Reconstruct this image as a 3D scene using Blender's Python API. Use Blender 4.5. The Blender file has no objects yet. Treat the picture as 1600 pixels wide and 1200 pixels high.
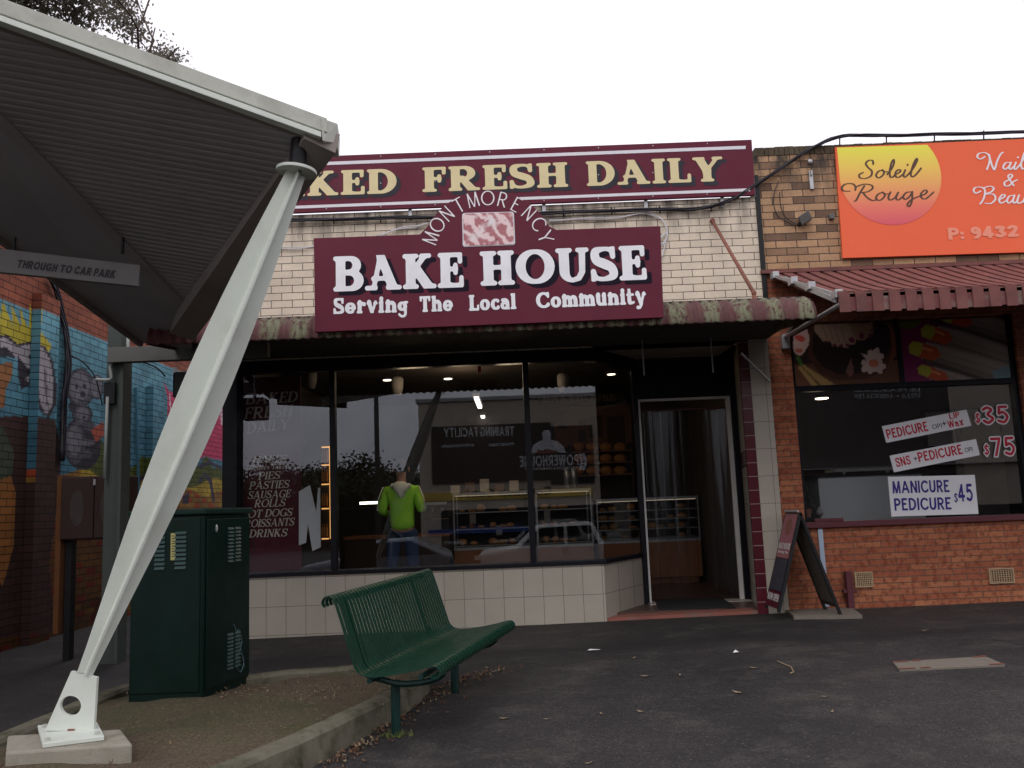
import bpy, bmesh, math, random
import numpy as np
from mathutils import Vector, Matrix, noise as mnoise
R = math.radians
random.seed(7)
scene = bpy.context.scene
COL = scene.collection
# ---------------------------------------------------------------- camera
FPX, PITCH, ROLL, HC = 1380.0, R(8.0), R(2.27), 1.4
_f = Vector((0, math.cos(PITCH), math.sin(PITCH)))
_u0 = Vector((0, -math.sin(PITCH), math.cos(PITCH)))
_x0 = Vector((1, 0, 0))
_u = _u0*math.cos(ROLL) + _x0*math.sin(ROLL)
_r = _x0*math.cos(ROLL) - _u0*math.sin(ROLL)
CAMPOS = Vector((0, 0, HC))
cam_d = bpy.data.cameras.new('camera')
cam = bpy.data.objects.new('camera', cam_d); COL.objects.link(cam)
cam_d.sensor_width = 36; cam_d.lens = 36*FPX/1600; cam_d.clip_end = 2000; cam_d.clip_start = 0.05
mw = Matrix((( _r.x, _u.x, -_f.x, 0), (_r.y, _u.y, -_f.y, 0), (_r.z, _u.z, -_f.z, HC), (0, 0, 0, 1)))
cam.matrix_world = mw
scene.camera = cam
# ---------------------------------------------------------------- world, sun, exposure
w = bpy.data.worlds.new('World'); scene.world = w; w.use_nodes = True
nt = w.node_tree; nt.nodes.clear()
sky = nt.nodes.new('ShaderNodeTexSky'); sky.sky_type = 'NISHITA'; sky.sun_disc = False
sky.sun_elevation = R(48); sky.sun_rotation = R(200); sky.air_density = 1.0; sky.dust_density = 6.0; sky.ozone_density = 1.0
hs = nt.nodes.new('ShaderNodeHueSaturation'); hs.inputs['Saturation'].default_value = 0.12
tcw = nt.nodes.new('ShaderNodeTexCoord')
nzw = nt.nodes.new('ShaderNodeTexNoise'); nzw.inputs['Scale'].default_value = 2.2; nzw.inputs['Detail'].default_value = 5
mpw = nt.nodes.new('ShaderNodeMapping'); mpw.inputs['Scale'].default_value = (1, 1, 3)
crw = nt.nodes.new('ShaderNodeValToRGB')
crw.color_ramp.elements[0].position = .3; crw.color_ramp.elements[0].color = (11.6, 11.25, 12.3, 1)
crw.color_ramp.elements[1].position = .7; crw.color_ramp.elements[1].color = (14.0, 13.6, 14.6, 1)
mxw = nt.nodes.new('ShaderNodeMix'); mxw.data_type = 'RGBA'; mxw.inputs[0].default_value = 0.75
bg = nt.nodes.new('ShaderNodeBackground'); bg.inputs['Strength'].default_value = 0.11
ow = nt.nodes.new('ShaderNodeOutputWorld')
L = nt.links.new
L(sky.outputs[0], hs.inputs['Color']); L(tcw.outputs['Generated'], mpw.inputs['Vector']); L(mpw.outputs[0], nzw.inputs['Vector'])
L(nzw.outputs['Fac'], crw.inputs['Fac']); L(hs.outputs[0], mxw.inputs[6]); L(crw.outputs[0], mxw.inputs[7])
L(mxw.outputs[2], bg.inputs['Color']); L(bg.outputs[0], ow.inputs['Surface'])
sd = bpy.data.lights.new('sun', 'SUN'); sd.energy = 0.5; sd.angle = R(25); sd.color = (1, .96, .94)
so = bpy.data.objects.new('sun', sd); COL.objects.link(so)
so.rotation_euler = (R(42), 0, R(-20))
scene.view_settings.view_transform = 'Standard'; scene.view_settings.look = 'None'
scene.view_settings.exposure = 0.0; scene.view_settings.gamma = 1.0
scene.cycles.max_bounces = 7; scene.cycles.transparent_max_bounces = 16; scene.cycles.glossy_bounces = 4
scene.cycles.caustics_reflective = False; scene.cycles.caustics_refractive = False
try: scene.cycles.sample_clamp_indirect = 4.0
except Exception: pass
# ---------------------------------------------------------------- photo ray -> point on a real plane
def ray(px, py): return _f*FPX + _r*(px-800) + _u*(600-py)
def P(px, py, Y): d = ray(px, py); return CAMPOS + d*(Y/d.y)
def PX(px, py, X): d = ray(px, py); return CAMPOS + d*(X/d.x)
def PZ(px, py, z): d = ray(px, py); return CAMPOS + d*((z-HC)/d.z)
D = 9.8; GL = 9.9
def MIR(px, py, Yv): p = P(px, py, Yv); return Vector((p.x, 2*GL-p.y, p.z))
def sstep(a, b, x): t = min(1, max(0, (x-a)/(b-a))); return t*t*(3-2*t)
def gz(x, y):
    if y < -1.5: return -0.02 - 0.68*sstep(-1.5, -4.5, y)
    return 0.0145*min(y, 10.5) + 0.0095*max(-6, min(6, x))*sstep(2, 9, y)
# ---------------------------------------------------------------- tagging and mesh building
def tag(o, label=None, cat=None, group=None, kind=None):
    if label: o['label'] = label
    if cat: o['category'] = cat
    if group: o['group'] = group
    if kind: o['kind'] = kind
    return o
def thing(name, label, cat, loc=(0, 0, 0), group=None, rz=0):
    o = bpy.data.objects.new(name, None); COL.objects.link(o); o.location = loc; o.rotation_euler = (0, 0, rz)
    o.empty_display_size = .1
    return tag(o, label, cat, group)
def rootloc(o):
    while o.parent: o = o.parent
    return Vector(o.location)
def copy_tree(o, parent=None):
    c = o.copy(); COL.objects.link(c); c.parent = parent
    for ch in list(o.children): copy_tree(ch, c)
    return c
class MB:
    def __init__(s): s.v = []; s.f = []; s.m = []; s.cur = 0
    def add(s, vs, fs):
        n = len(s.v); s.v += [tuple(v) for v in vs]
        for f in fs: s.f.append([n+i for i in f]); s.m.append(s.cur)
        return s
    def quad(s, *p): return s.add(p, [list(range(len(p)))])
    def box(s, a, b):
        x0, y0, z0 = [min(a[i], b[i]) for i in range(3)]; x1, y1, z1 = [max(a[i], b[i]) for i in range(3)]
        return s.add([(x0,y0,z0),(x1,y0,z0),(x1,y1,z0),(x0,y1,z0),(x0,y0,z1),(x1,y0,z1),(x1,y1,z1),(x0,y1,z1)],
              [[0,3,2,1],[4,5,6,7],[0,1,5,4],[1,2,6,5],[2,3,7,6],[3,0,4,7]])
    def obox(s, c, ux, uy, uz):
        c, ux, uy, uz = map(Vector, (c, ux, uy, uz))
        vs = [c+ux*a+uy*b+uz*d for d in (-1, 1) for a, b in ((-1,-1),(1,-1),(1,1),(-1,1))]
        return s.add(vs, [[0,3,2,1],[4,5,6,7],[0,1,5,4],[1,2,6,5],[2,3,7,6],[3,0,4,7]])
    def bar(s, a, b, hw, hh, up=(0, 0, 1)):
        a, b, up = Vector(a), Vector(b), Vector(up); d = (b-a); l = d.length; d.normalize()
        sd_ = d.cross(up)
        if sd_.length < 1e-4: sd_ = d.cross(Vector((1, 0, 0)))
        sd_.normalize(); u2 = sd_.cross(d)
        return s.obox((a+b)/2, d*l/2, sd_*hw, u2*hh)
    def prism(s, pts, ext):
        pts = [Vector(p) for p in pts]; ext = Vector(ext); n = len(pts)
        return s.add(pts+[p+ext for p in pts], [list(range(n))[::-1], list(range(n, 2*n))] + [[i, (i+1) % n, n+(i+1) % n, n+i] for i in range(n)])
    def tube(s, pts, r, n=8, caps=True):
        pts = [Vector(p) for p in pts]; k = len(pts); rs = r if isinstance(r, (list, tuple)) else [r]*k
        vs = []; ref = None
        for i, p in enumerate(pts):
            d = (pts[min(i+1, k-1)]-pts[max(i-1, 0)]).normalized()
            if ref is None:
                ref = Vector((0, 0, 1)) if abs(d.z) < .9 else Vector((1, 0, 0))
            a = (ref - d*ref.dot(d)).normalized(); ref = a; b = d.cross(a)
            for j in range(n):
                t = 2*math.pi*j/n; vs.append(p+(a*math.cos(t)+b*math.sin(t))*rs[i])
        fs = [[i*n+j, i*n+(j+1) % n, (i+1)*n+(j+1) % n, (i+1)*n+j] for i in range(k-1) for j in range(n)]
        if caps: fs += [list(range(n))[::-1], [(k-1)*n+j for j in range(n)]]
        return s.add(vs, fs)
    def lathe(s, prof, c, n=16, axis=(0, 0, 1)):
        ax = Vector(axis).normalized(); c = Vector(c)
        a = ax.orthogonal().normalized(); b = ax.cross(a); vs = []; k = len(prof)
        for (r, h) in prof:
            for j in range(n):
                t = 2*math.pi*j/n; vs.append(c+ax*h+(a*math.cos(t)+b*math.sin(t))*max(r, 1e-4))
        fs = [[i*n+j, i*n+(j+1) % n, (i+1)*n+(j+1) % n, (i+1)*n+j] for i in range(k-1) for j in range(n)]
        fs += [list(range(n))[::-1], [(k-1)*n+j for j in range(n)]]
        return s.add(vs, fs)
    def blob(s, c, rx, ry, rz, n=10, m=6, jit=0):
        c = Vector(c); vs = []; fs = []
        for i in range(m+1):
            a = -math.pi/2+math.pi*i/m
            for j in range(n):
                t = 2*math.pi*j/n; q = 1+random.uniform(-jit, jit)
                vs.append(c+Vector((rx*math.cos(a)*math.cos(t)*q, ry*math.cos(a)*math.sin(t)*q, rz*math.sin(a)*q)))
        for i in range(m):
            for j in range(n): fs.append([i*n+j, i*n+(j+1) % n, (i+1)*n+(j+1) % n, (i+1)*n+j])
        return s.add(vs, fs)
    def build(s, name, mat, parent=None, smooth=False, bevel=0, seg=2, merge=False):
        me = bpy.data.meshes.new(name)
        L0 = rootloc(parent) if parent else Vector((0, 0, 0))
        me.from_pydata([tuple(Vector(v)-L0) for v in s.v], [], s.f)
        mats = mat if isinstance(mat, (list, tuple)) else [mat]
        for m_ in mats: me.materials.append(m_)
        if len(mats) > 1: me.polygons.foreach_set('material_index', s.m)
        if merge:
            bm = bmesh.new(); bm.from_mesh(me); bmesh.ops.remove_doubles(bm, verts=bm.verts, dist=1e-5); bm.to_mesh(me); bm.free()
        if smooth:
            me.polygons.foreach_set('use_smooth', [True]*len(me.polygons))
        me.update()
        o = bpy.data.objects.new(name, me); COL.objects.link(o)
        if parent: o.parent = parent
        if bevel:
            b = o.modifiers.new('bevel', 'BEVEL'); b.width = bevel; b.segments = seg; b.limit_method = 'ANGLE'; b.angle_limit = R(40)
            try: b.harden_normals = False
            except Exception: pass
        return o
def catmull(pts, n=8):
    out = []; k = len(pts)
    for i in range(k-1):
        p0, p1, p2, p3 = pts[max(i-1, 0)], pts[i], pts[i+1], pts[min(i+2, k-1)]
        for j in range(n):
            t = j/n
            out.append(tuple(.5*((2*b)+(-a+c)*t+(2*a-5*b+4*c-d)*t*t+(-a+3*b-3*c+d)*t**3) for a, b, c, d in zip(p0, p1, p2, p3)))
    out.append(tuple(pts[-1])); return out
# ---------------------------------------------------------------- materials
def newmat(name):
    m = bpy.data.materials.new(name); m.use_nodes = True; n = m.node_tree.nodes
    return m, m.node_tree, n['Principled BSDF']
def node(t, kind, **kw):
    n = t.nodes.new(kind)
    for k, v in kw.items():
        if hasattr(n, k) and k not in n.inputs: setattr(n, k, v)
        else: n.inputs[k].default_value = v
    return n
def mixc(t, fac, a, b, mode='MIX'):
    n = t.nodes.new('ShaderNodeMix'); n.data_type = 'RGBA'; n.blend_type = mode
    for i, x in ((0, fac), (6, a), (7, b)):
        if hasattr(x, 'is_linked') or hasattr(x, 'links'): t.links.new(x, n.inputs[i])
        elif i == 0: n.inputs[0].default_value = x
        else: n.inputs[i].default_value = (*x[:3], 1)
    return n.outputs[2]
def ramp(t, fac, a, b, ca=(0, 0, 0), cb=(1, 1, 1)):
    n = t.nodes.new('ShaderNodeValToRGB'); e = n.color_ramp.elements
    e[0].position = a; e[1].position = b; e[0].color = (*ca, 1); e[1].color = (*cb, 1)
    t.links.new(fac, n.inputs['Fac']); return n.outputs['Color']
def math_(t, op, a, b=None, c=None):
    n = t.nodes.new('ShaderNodeMath'); n.operation = op
    for i, x in enumerate((a, b, c)):
        if x is None: continue
        if hasattr(x, 'links'): t.links.new(x, n.inputs[i])
        else: n.inputs[i].default_value = x
    return n.outputs[0]
def objco(t, sw=None, scale=(1, 1, 1)):
    tc = t.nodes.new('ShaderNodeTexCoord'); out = tc.outputs['Object']
    if sw or scale != (1, 1, 1):
        sp = t.nodes.new('ShaderNodeSeparateXYZ'); t.links.new(out, sp.inputs[0])
        cb = t.nodes.new('ShaderNodeCombineXYZ')
        for i, ch in enumerate(sw or 'xyz'):
            if ch == '0': continue
            o = sp.outputs['xyz'.index(ch)]
            if scale[i] != 1: o = math_(t, 'MULTIPLY', o, scale[i])
            t.links.new(o, cb.inputs[i])
        out = cb.outputs[0]
    return out
def nz(t, vec, scale, detail=4, rough=.55):
    n = node(t, 'ShaderNodeTexNoise', Scale=scale, Detail=detail, Roughness=rough); t.links.new(vec, n.inputs['Vector']); return n.outputs['Fac']
def bumpto(t, bs, h, strength=.3, dist=.01):
    b = node(t, 'ShaderNodeBump', Strength=strength, Distance=dist); t.links.new(h, b.inputs['Height']); t.links.new(b.outputs[0], bs.inputs['Normal'])
def mat(name, col, rough=.6, var=.2, scale=6, bump=0, metal=0, spec=None, dirt=None, dirtamt=.5, bscale=60, tint=None):
    """one plain painted or natural surface: base colour with soft mottling, optional grime patches, fine bump"""
    m, t, bs = newmat(name); v = objco(t)
    n1 = nz(t, v, scale)
    c = mixc(t, n1, tuple(x*(1-var) for x in col), tuple(min(1, x*(1+var)) for x in (tint or col)))
    if dirt:
        n2 = ramp(t, nz(t, v, scale*.6, 8, .65), .48, .72); n2 = math_(t, 'MULTIPLY', n2, dirtamt)
        c = mixc(t, n2, c, dirt)
    t.links.new(c, bs.inputs['Base Color']); bs.inputs['Metallic'].default_value = metal
    rr = ramp(t, nz(t, v, scale*2.3), .25, .75, (max(0, rough-.12),)*3, (min(1, rough+.12),)*3); t.links.new(rr, bs.inputs['Roughness'])
    bs.inputs['Specular IOR Level'].default_value = .28 if spec is None else spec
    if bump: bumpto(t, bs, nz(t, v, bscale, 3), bump, .004)
    return m
def emit(name, col, s):
    m, t, bs = newmat(name); bs.inputs['Base Color'].default_value = (*col, 1)
    bs.inputs['Emission Color'].default_value = (*col, 1); bs.inputs['Emission Strength'].default_value = s
    v = objco(t); t.links.new(mixc(t, nz(t, v, 5), tuple(x*.95 for x in col), col), bs.inputs['Base Color']); return m
def brickmat(name, c1, c2, mortar, bw, rh, ms, sw, dark=None, darkamt=.0, off=.5, smooth=.1, rough=.85, streak=0, bump=.6, mottle=.25, bias=0.0, stain=None):
    m, t, bs = newmat(name); v = objco(t, sw)
    b = node(t, 'ShaderNodeTexBrick', Scale=1.0); b.offset = off
    t.links.new(v, b.inputs['Vector'])
    b.inputs['Color1'].default_value = (*c1, 1); b.inputs['Color2'].default_value = (*c2, 1); b.inputs['Mortar'].default_value = (*mortar, 1)
    b.inputs['Brick Width'].default_value = bw; b.inputs['Row Height'].default_value = rh; b.inputs['Mortar Size'].default_value = ms
    b.inputs['Mortar Smooth'].default_value = smooth; b.inputs['Bias'].default_value = bias
    c = b.outputs['Color']; v3 = objco(t)
    if dark:
        # odd dark bricks: a second brick pattern on the same grid, thresholded
        b2 = node(t, 'ShaderNodeTexBrick', Scale=1.0); b2.offset = off
        t.links.new(v, b2.inputs['Vector'])
        b2.inputs['Color1'].default_value = (0, 0, 0, 1); b2.inputs['Color2'].default_value = (1, 1, 1, 1); b2.inputs['Mortar'].default_value = (0, 0, 0, 1)
        b2.inputs['Brick Width'].default_value = bw; b2.inputs['Row Height'].default_value = rh; b2.inputs['Mortar Size'].default_value = ms
        f = ramp(t, b2.outputs['Color'], .80-darkamt, .9-darkamt)
        f = math_(t, 'MULTIPLY', f, .8); c = mixc(t, f, c, dark)
    if streak:
        n3 = node(t, 'ShaderNodeTexNoise', Scale=1.0, Detail=2.0); 
        sp = objco(t, sw, (17, 15.6, 1)); t.links.new(sp, n3.inputs['Vector'])
        c = mixc(t, math_(t, 'MULTIPLY', ramp(t, n3.outputs['Fac'], .5, .62), streak), c, (.16, .025, .012))
    n4 = nz(t, v3, 3.5, 6); c = mixc(t, mottle, c, ramp(t, n4, .3, .7, (.25, .25, .25), (1, 1, 1)), 'MULTIPLY')
    n5 = nz(t, v3, 40, 4); c = mixc(t, mottle*.8, c, ramp(t, n5, .35, .65, (.4, .4, .4), (1, 1, 1)), 'MULTIPLY')
    if stain:   # (z0, z1, colour): weathering that runs down from the exposed top courses
        sp = t.nodes.new('ShaderNodeSeparateXYZ'); t.links.new(v3, sp.inputs[0])
        mr = node(t, 'ShaderNodeMapRange'); t.links.new(sp.outputs[2], mr.inputs[0]); mr.inputs[1].default_value = stain[0]; mr.inputs[2].default_value = stain[1]
        n6 = nz(t, objco(t, 'xyz', (5, 5, 1.2)), 1.6, 6); f = math_(t, 'MULTIPLY', mr.outputs[0], ramp(t, n6, .4, .62))
        c = mixc(t, f, c, stain[2])
    t.links.new(c, bs.inputs['Base Color']); bs.inputs['Roughness'].default_value = rough; bs.inputs['Specular IOR Level'].default_value = .5 if rough < .5 else .25
    inv = math_(t, 'SUBTRACT', 1.0, b.outputs['Fac']); h = math_(t, 'ADD', inv, math_(t, 'MULTIPLY', n5, .35))
    bumpto(t, bs, h, bump, .008); return m
def attrmat(name, rough=.6, brick=None, spec=.4, mott=.25):
    m, t, bs = newmat(name); a = t.nodes.new('ShaderNodeAttribute'); a.attribute_name = 'paint'; c = a.outputs['Color']
    v3 = objco(t); n5 = nz(t, v3, 22, 4); c = mixc(t, mott, c, ramp(t, n5, .35, .65, (.55, .55, .55), (1, 1, 1)), 'MULTIPLY')
    if brick:
        v = objco(t, brick); b = node(t, 'ShaderNodeTexBrick', Scale=1.0); t.links.new(v, b.inputs['Vector'])
        b.inputs['Brick Width'].default_value = .24; b.inputs['Row Height'].default_value = .086; b.inputs['Mortar Size'].default_value = .0045; b.inputs['Mortar Smooth'].default_value = .2
        c = mixc(t, math_(t, 'MULTIPLY', b.outputs['Fac'], .85), c, (.02, .02, .025))
        b.inputs['Color1'].default_value = (.75, .75, .75, 1); b.inputs['Color2'].default_value = (1.1, 1.1, 1.1, 1)
        c = mixc(t, .8, c, b.outputs['Color'], 'MULTIPLY')
        bumpto(t, bs, math_(t, 'SUBTRACT', 1.0, b.outputs['Fac']), .7, .008)
    t.links.new(c, bs.inputs['Base Color']); bs.inputs['Roughness'].default_value = rough; bs.inputs['Specular IOR Level'].default_value = spec
    return m
def glassmat(name, tint=(.9, .92, .9), k=.045, gl=.0):
    m = bpy.data.materials.new(name); m.use_nodes = True; t = m.node_tree; t.nodes.clear()
    lw = node(t, 'ShaderNodeLayerWeight', Blend=.5)
    f = math_(t, 'ADD', math_(t, 'MULTIPLY', math_(t, 'POWER', lw.outputs['Facing'], 5.0), .9), k)
    v = objco(t); f = math_(t, 'MULTIPLY', f, ramp(t, nz(t, v, 3.0), .3, .7, (.9, .9, .9), (1.05, 1.05, 1.05)))
    tr = t.nodes.new('ShaderNodeBsdfTransparent'); tr.inputs['Color'].default_value = (*tint, 1)
    g = t.nodes.new('ShaderNodeBsdfGlossy'); g.inputs['Roughness'].default_value = gl; g.inputs['Color'].default_value = (.88, .94, 1, 1)
    mx = t.nodes.new('ShaderNodeMixShader'); out = t.nodes.new('ShaderNodeOutputMaterial')
    t.links.new(f, mx.inputs[0]); t.links.new(tr.outputs[0], mx.inputs[1]); t.links.new(g.outputs[0], mx.inputs[2]); t.links.new(mx.outputs[0], out.inputs['Surface'])
    return m
# ---------------------------------------------------------------- lettering: strokes -> smooth outlines
def arc(cx, cy, rx, ry, a0, a1, w_, t_, n=16):
    out = []
    for i in range(n+1):
        a = R(a0+(a1-a0)*i/n); out.append((cx+rx*math.cos(a), cy+ry*math.sin(a), t_+(w_-t_)*abs(math.cos(a))**1.4))
    return out
def glyph(ch, w, t, s):
    S = []; e = s > 0; xl = s if e else w; X = .70
    def st(x, y0=0, y1=1, r=None): S.append([(x, y0, r or w), (x, y1, r or w)])
    def ln(*p): S.append(list(p))
    def sf(x, y, l=None, base=0, top=1):
        if e: l = l or s; yy = base+t if y == 0 else top-t; S.append([(x-l+t, yy, t), (x+l-t, yy, t)])
    def hb(x0, x1, y, r=None): S.append([(x0, y, r or t), (x1, y, r or t)])
    def tk(x, y0, y1):
        if e: S.append([(x, y0, t), (x, y1, t)])
    def cr(pts, n=6): S.append(catmull(pts, n))
    B, H = t, 1-t
    if ch == 'A':
        ln((s if e else w, 0, t), (.46, 1, t*1.15)); ln((.45, 1, w*.85), (.84, 0, w)); hb(.24, .68, .33)
        sf(s*.75 if e else 0, 0, s*.8); sf(.84, 0)
    elif ch in 'BPR':
        st(xl); sf(xl-.03, 1, s*.8); sf(xl-.03, 0, s*.8)
        mid = .53 if ch == 'B' else .47
        hb(xl, xl+.2, H); hb(xl, xl+.2, mid)
        cy = (H+mid)/2; S.append(arc(xl+.22, cy, .26, (H-mid)/2, 90, -90, w*.9, t))
        if ch == 'B':
            hb(xl, xl+.22, B); cy = (mid+B)/2; S.append(arc(xl+.23, cy, .31, (mid-B)/2, 90, -90, w, t))
        if ch == 'P': sf(xl, 0)
        if ch == 'R':
            sf(xl, 0, s*.9); ln((xl+.2, .5, w*.8), (xl+.52, 0, w)); sf(xl+.56, 0, s*.8)
    elif ch == 'C' or ch == 'G':
        S.append(arc(.48, .5, .48-w if not e else .42, .5-t, 48, 318, w, t, 24)); tk(.8, .7, .93)
        if ch == 'G': st(.74, .1, .42, w*.9); hb(.56, .84, .42); 
        else: tk(.82, .2, .22)
    elif ch == 'D':
        st(xl); sf(xl-.03, 1, s*.8); sf(xl-.03, 0, s*.8); hb(xl, xl+.18, H); hb(xl, xl+.18, B); S.append(arc(xl+.17, .5, .41, .5-t, 90, -90, w, t, 20))
    elif ch == 'E' or ch == 'F':
        st(xl); sf(xl-.03, 1, s*.8); sf(xl, 0); hb(xl, xl+.42, H); hb(xl, xl+.3, .53); tk(xl+.44, .74, H); tk(xl+.3, .42, .64)
        if ch == 'E': hb(xl, xl+.44, B); tk(xl+.47, B, .28)
    elif ch == 'H':
        for x in (xl, xl+.5): st(x); sf(x, 0); sf(x, 1)
        hb(xl, xl+.5, .52)
    elif ch == 'I': st(xl); sf(xl, 0); sf(xl, 1)
    elif ch == 'J': cr([(xl+.3, 1, w), (xl+.3, .3, w), (xl+.22, .06, w*.8), (xl, .12, w*.7)]); sf(xl+.3, 1)
    elif ch == 'K':
        st(xl); sf(xl, 0); sf(xl, 1); ln((xl, .4, t*1.1), (xl+.46, 1, t*1.3)); sf(xl+.44, 1, s*.75); ln((xl+.16, .56, w), (xl+.56, 0, w)); sf(xl+.57, 0, s*.8)
    elif ch == 'L': st(xl); sf(xl, 0); sf(xl, 1); hb(xl, xl+.44, B); tk(xl+.47, B, .3)
    elif ch == 'M':
        ln((xl, 0, t*1.2), (xl+.06, 1, t*1.2)); ln((xl+.06, 1, w*.9), (xl+.36, 0, t*1.2)); ln((xl+.36, 0, t), (xl+.66, 1, t*1.2)); ln((xl+.66, 1, w), (xl+.72, 0, w)); sf(xl, 0, s*.8); sf(xl+.72, 0); sf(xl, 1, s*.8); sf(xl+.74, 1, s*.8)
    elif ch == 'N':
        ln((xl, 0, t*1.2), (xl, 1, t*1.2)); ln((xl, 1, w*.9), (xl+.55, 0, w*.9)); ln((xl+.55, 0, t*1.2), (xl+.55, 1, t*1.2)); sf(xl, 0, s*.8); sf(xl-.05, 1, s*.7); sf(xl+.55, 1, s*.8)
    elif ch in 'OQ': S.append(arc(.5, .5, .5-w if not e else .41, .5-t, 0, 360, w, t, 30))
    elif ch == 'S':
        k = .85 if e else 1
        cr([(.66, .74, t*k), (.6, .9, t), (.4, 1-t, t), (.18, .86, w*.8), (.2, .62, w*.9), (.42, .5, w), (.62, .38, w*.9), (.66, .16, w*.8), (.42, t, t), (.2, .1, t), (.11, .27, t*k)], 6)
        tk(.67, .7, .96); tk(.1, .04, .3)
    elif ch == 'T': st(.38); sf(.38, 0); hb(.04, .72, H); tk(.05, .74, H); tk(.71, .74, H)
    elif ch == 'U':
        x1 = xl+.52; S.append([(xl, 1, w), (xl, .36, w)] + [(xl+.24+(-.24)*math.cos(R(a)), .34-(.34-t)*math.sin(R(a)), w*.5+t*.5+(w-t)*.5*math.cos(R(2*a))) for a in range(0, 100, 10)] + [(xl+.4, .12, t*1.2), (x1-.02, .3, t*1.3), (x1, 1, t*1.4 if e else w)]); sf(xl, 1); sf(x1, 1, s*.8)
    elif ch == 'V': ln((xl*.7, 1, w), (xl*.7+.34, 0, w*.7)); ln((xl*.7+.34, 0, t), (xl*.7+.62, 1, t*1.2)); sf(xl*.7, 1, s*.9); sf(xl*.7+.62, 1, s*.7)
    elif ch == 'W':
        ln((xl, 1, w), (xl+.25, 0, w*.8)); ln((xl+.25, 0, t), (xl+.45, 1, t*1.1)); ln((xl+.45, 1, w), (xl+.7, 0, w*.8)); ln((xl+.7, 0, t), (xl+.9, 1, t)); sf(xl, 1, s*.9); sf(xl+.9, 1, s*.7)
    elif ch == 'Y': ln((xl*.8, 1, w), (.42, .45, w)); ln((.44, .45, t), (.8, 1, t*1.2)); st(.43, 0, .46); sf(.43, 0); sf(xl*.8, 1, s*.9); sf(.78, 1, s*.8)
    elif ch == '$': cr([(.5, .78, w), (.28, .86, w), (.12, .68, w), (.5, .35, w), (.3, .14, w), (.08, .24, w)]); ln((.3, 0, w*.7), (.3, 1, w*.7))
    elif ch == '2': cr([(.08, .76, w), (.3, 1-w, w), (.54, .76, w), (.4, .45, w), (.08, w, w)]); hb(.08, .56, w, w)
    elif ch == '9': S.append(arc(.32, .68, .24-w*.3, .32-w, 0, 360, w, w)); cr([(.55, .7, w), (.52, .3, w), (.26, 0, w)])
    elif ch == '3': cr([(.08, .82, w), (.3, 1-w, w), (.52, .78, w), (.3, .54, w), (.56, .3, w), (.3, w, w), (.06, .2, w)])
    elif ch == '4': ln((.42, 0, w), (.42, 1, w)); ln((.42, .96, w), (.06, .3, w)); hb(.06, .58, .3, w)
    elif ch == '5': hb(.16, .55, 1-w, w); ln((.16, 1-w, w), (.12, .56, w)); cr([(.12, .56, w), (.36, .62, w), (.56, .36, w), (.36, w, w), (.06, .16, w)])
    elif ch == '7': hb(.06, .56, 1-w, w); ln((.56, 1-w, w), (.24, 0, w))
    elif ch == '+': hb(.05, .55, .45, w); ln((.3, .2, w), (.3, .7, w))
    elif ch == '&': cr([(.7, 0, w), (.22, .72, w), (.32, 1-w, w), (.46, .78, w), (.12, .34, w), (.3, w, w), (.68, .42, w)])
    elif ch == 'a': S.append(arc(.3, X*.36, .2, X*.36-t, 0, 360, w*.9, t)); cr([(.12, X*.85, t*1.2), (.32, X-t, t*1.2), (.5, X*.7, w*.8), (.5, .1, w*.9), (.6, .04, t)])
    elif ch == 'b': st(.17, 0, 1); S.append(arc(.36, X*.5, .22, X*.5-t, 0, 360, w, t)); sf(.13, 1, s*.6)
    elif ch == 'c': S.append(arc(.34, X*.5, .24, X*.5-t, 50, 315, w, t)); 
    elif ch == 'd': S.append(arc(.32, X*.5, .22, X*.5-t, 0, 360, w, t)); st(.54, 0, 1); sf(.5, 1, s*.7); sf(.58, 0, s*.6)
    elif ch == 'e': S.append(arc(.34, X*.5, .25, X*.5-t, 0, 310, w, t)); hb(.14, .56, X*.5, t)
    elif ch == 'g': S.append(arc(.32, X*.55, .2, X*.42-t, 0, 360, w, t)); cr([(.5, X*.8, w*.7), (.54, .0, w*.7), (.48, -.2, w*.6), (.26, -.24, t), (.1, -.12, t)]); hb(.5, .66, X-t*.9)
    elif ch == 'h' or ch == 'n' or ch == 'u':
        if ch == 'u': cr([(xl, X, w), (xl, .25, w), (xl+.16, t*1.1, t*1.2), (xl+.4, .2, t)]); st(xl+.42, 0, X); sf(xl-.03, 1, s*.7, 0, X); sf(xl+.39, 1, s*.6, 0, X); sf(xl+.46, 0, s*.7)
        else:
            st(xl, 0, 1 if ch == 'h' else X); sf(xl-.04, 1, s*.7, 0, 1 if ch == 'h' else X); sf(xl, 0); cr([(xl, X*.6, t), (xl+.2, X-t, t*1.4), (xl+.42, X*.72, w), (xl+.44, 0, w)]); sf(xl+.44, 0, s*.9)
    elif ch == 'i': st(xl, 0, X); sf(xl-.03, 1, s*.7, 0, X); sf(xl, 0); ln((xl, .9, w*.95), (xl+.01, .9, w*.95))
    elif ch == 'k': st(xl); sf(xl-.04, 1, s*.7); sf(xl, 0); ln((xl, .26, t), (xl+.36, X, t*1.2)); ln((xl+.12, .38, w*.8), (xl+.42, 0, w*.9)); sf(xl+.44, 0, s*.7)
    elif ch == 'l': st(xl); sf(xl-.04, 1, s*.7); sf(xl, 0)
    elif ch == 'm':
        st(xl, 0, X); sf(xl-.04, 1, s*.7, 0, X); sf(xl, 0, s*.9)
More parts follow.
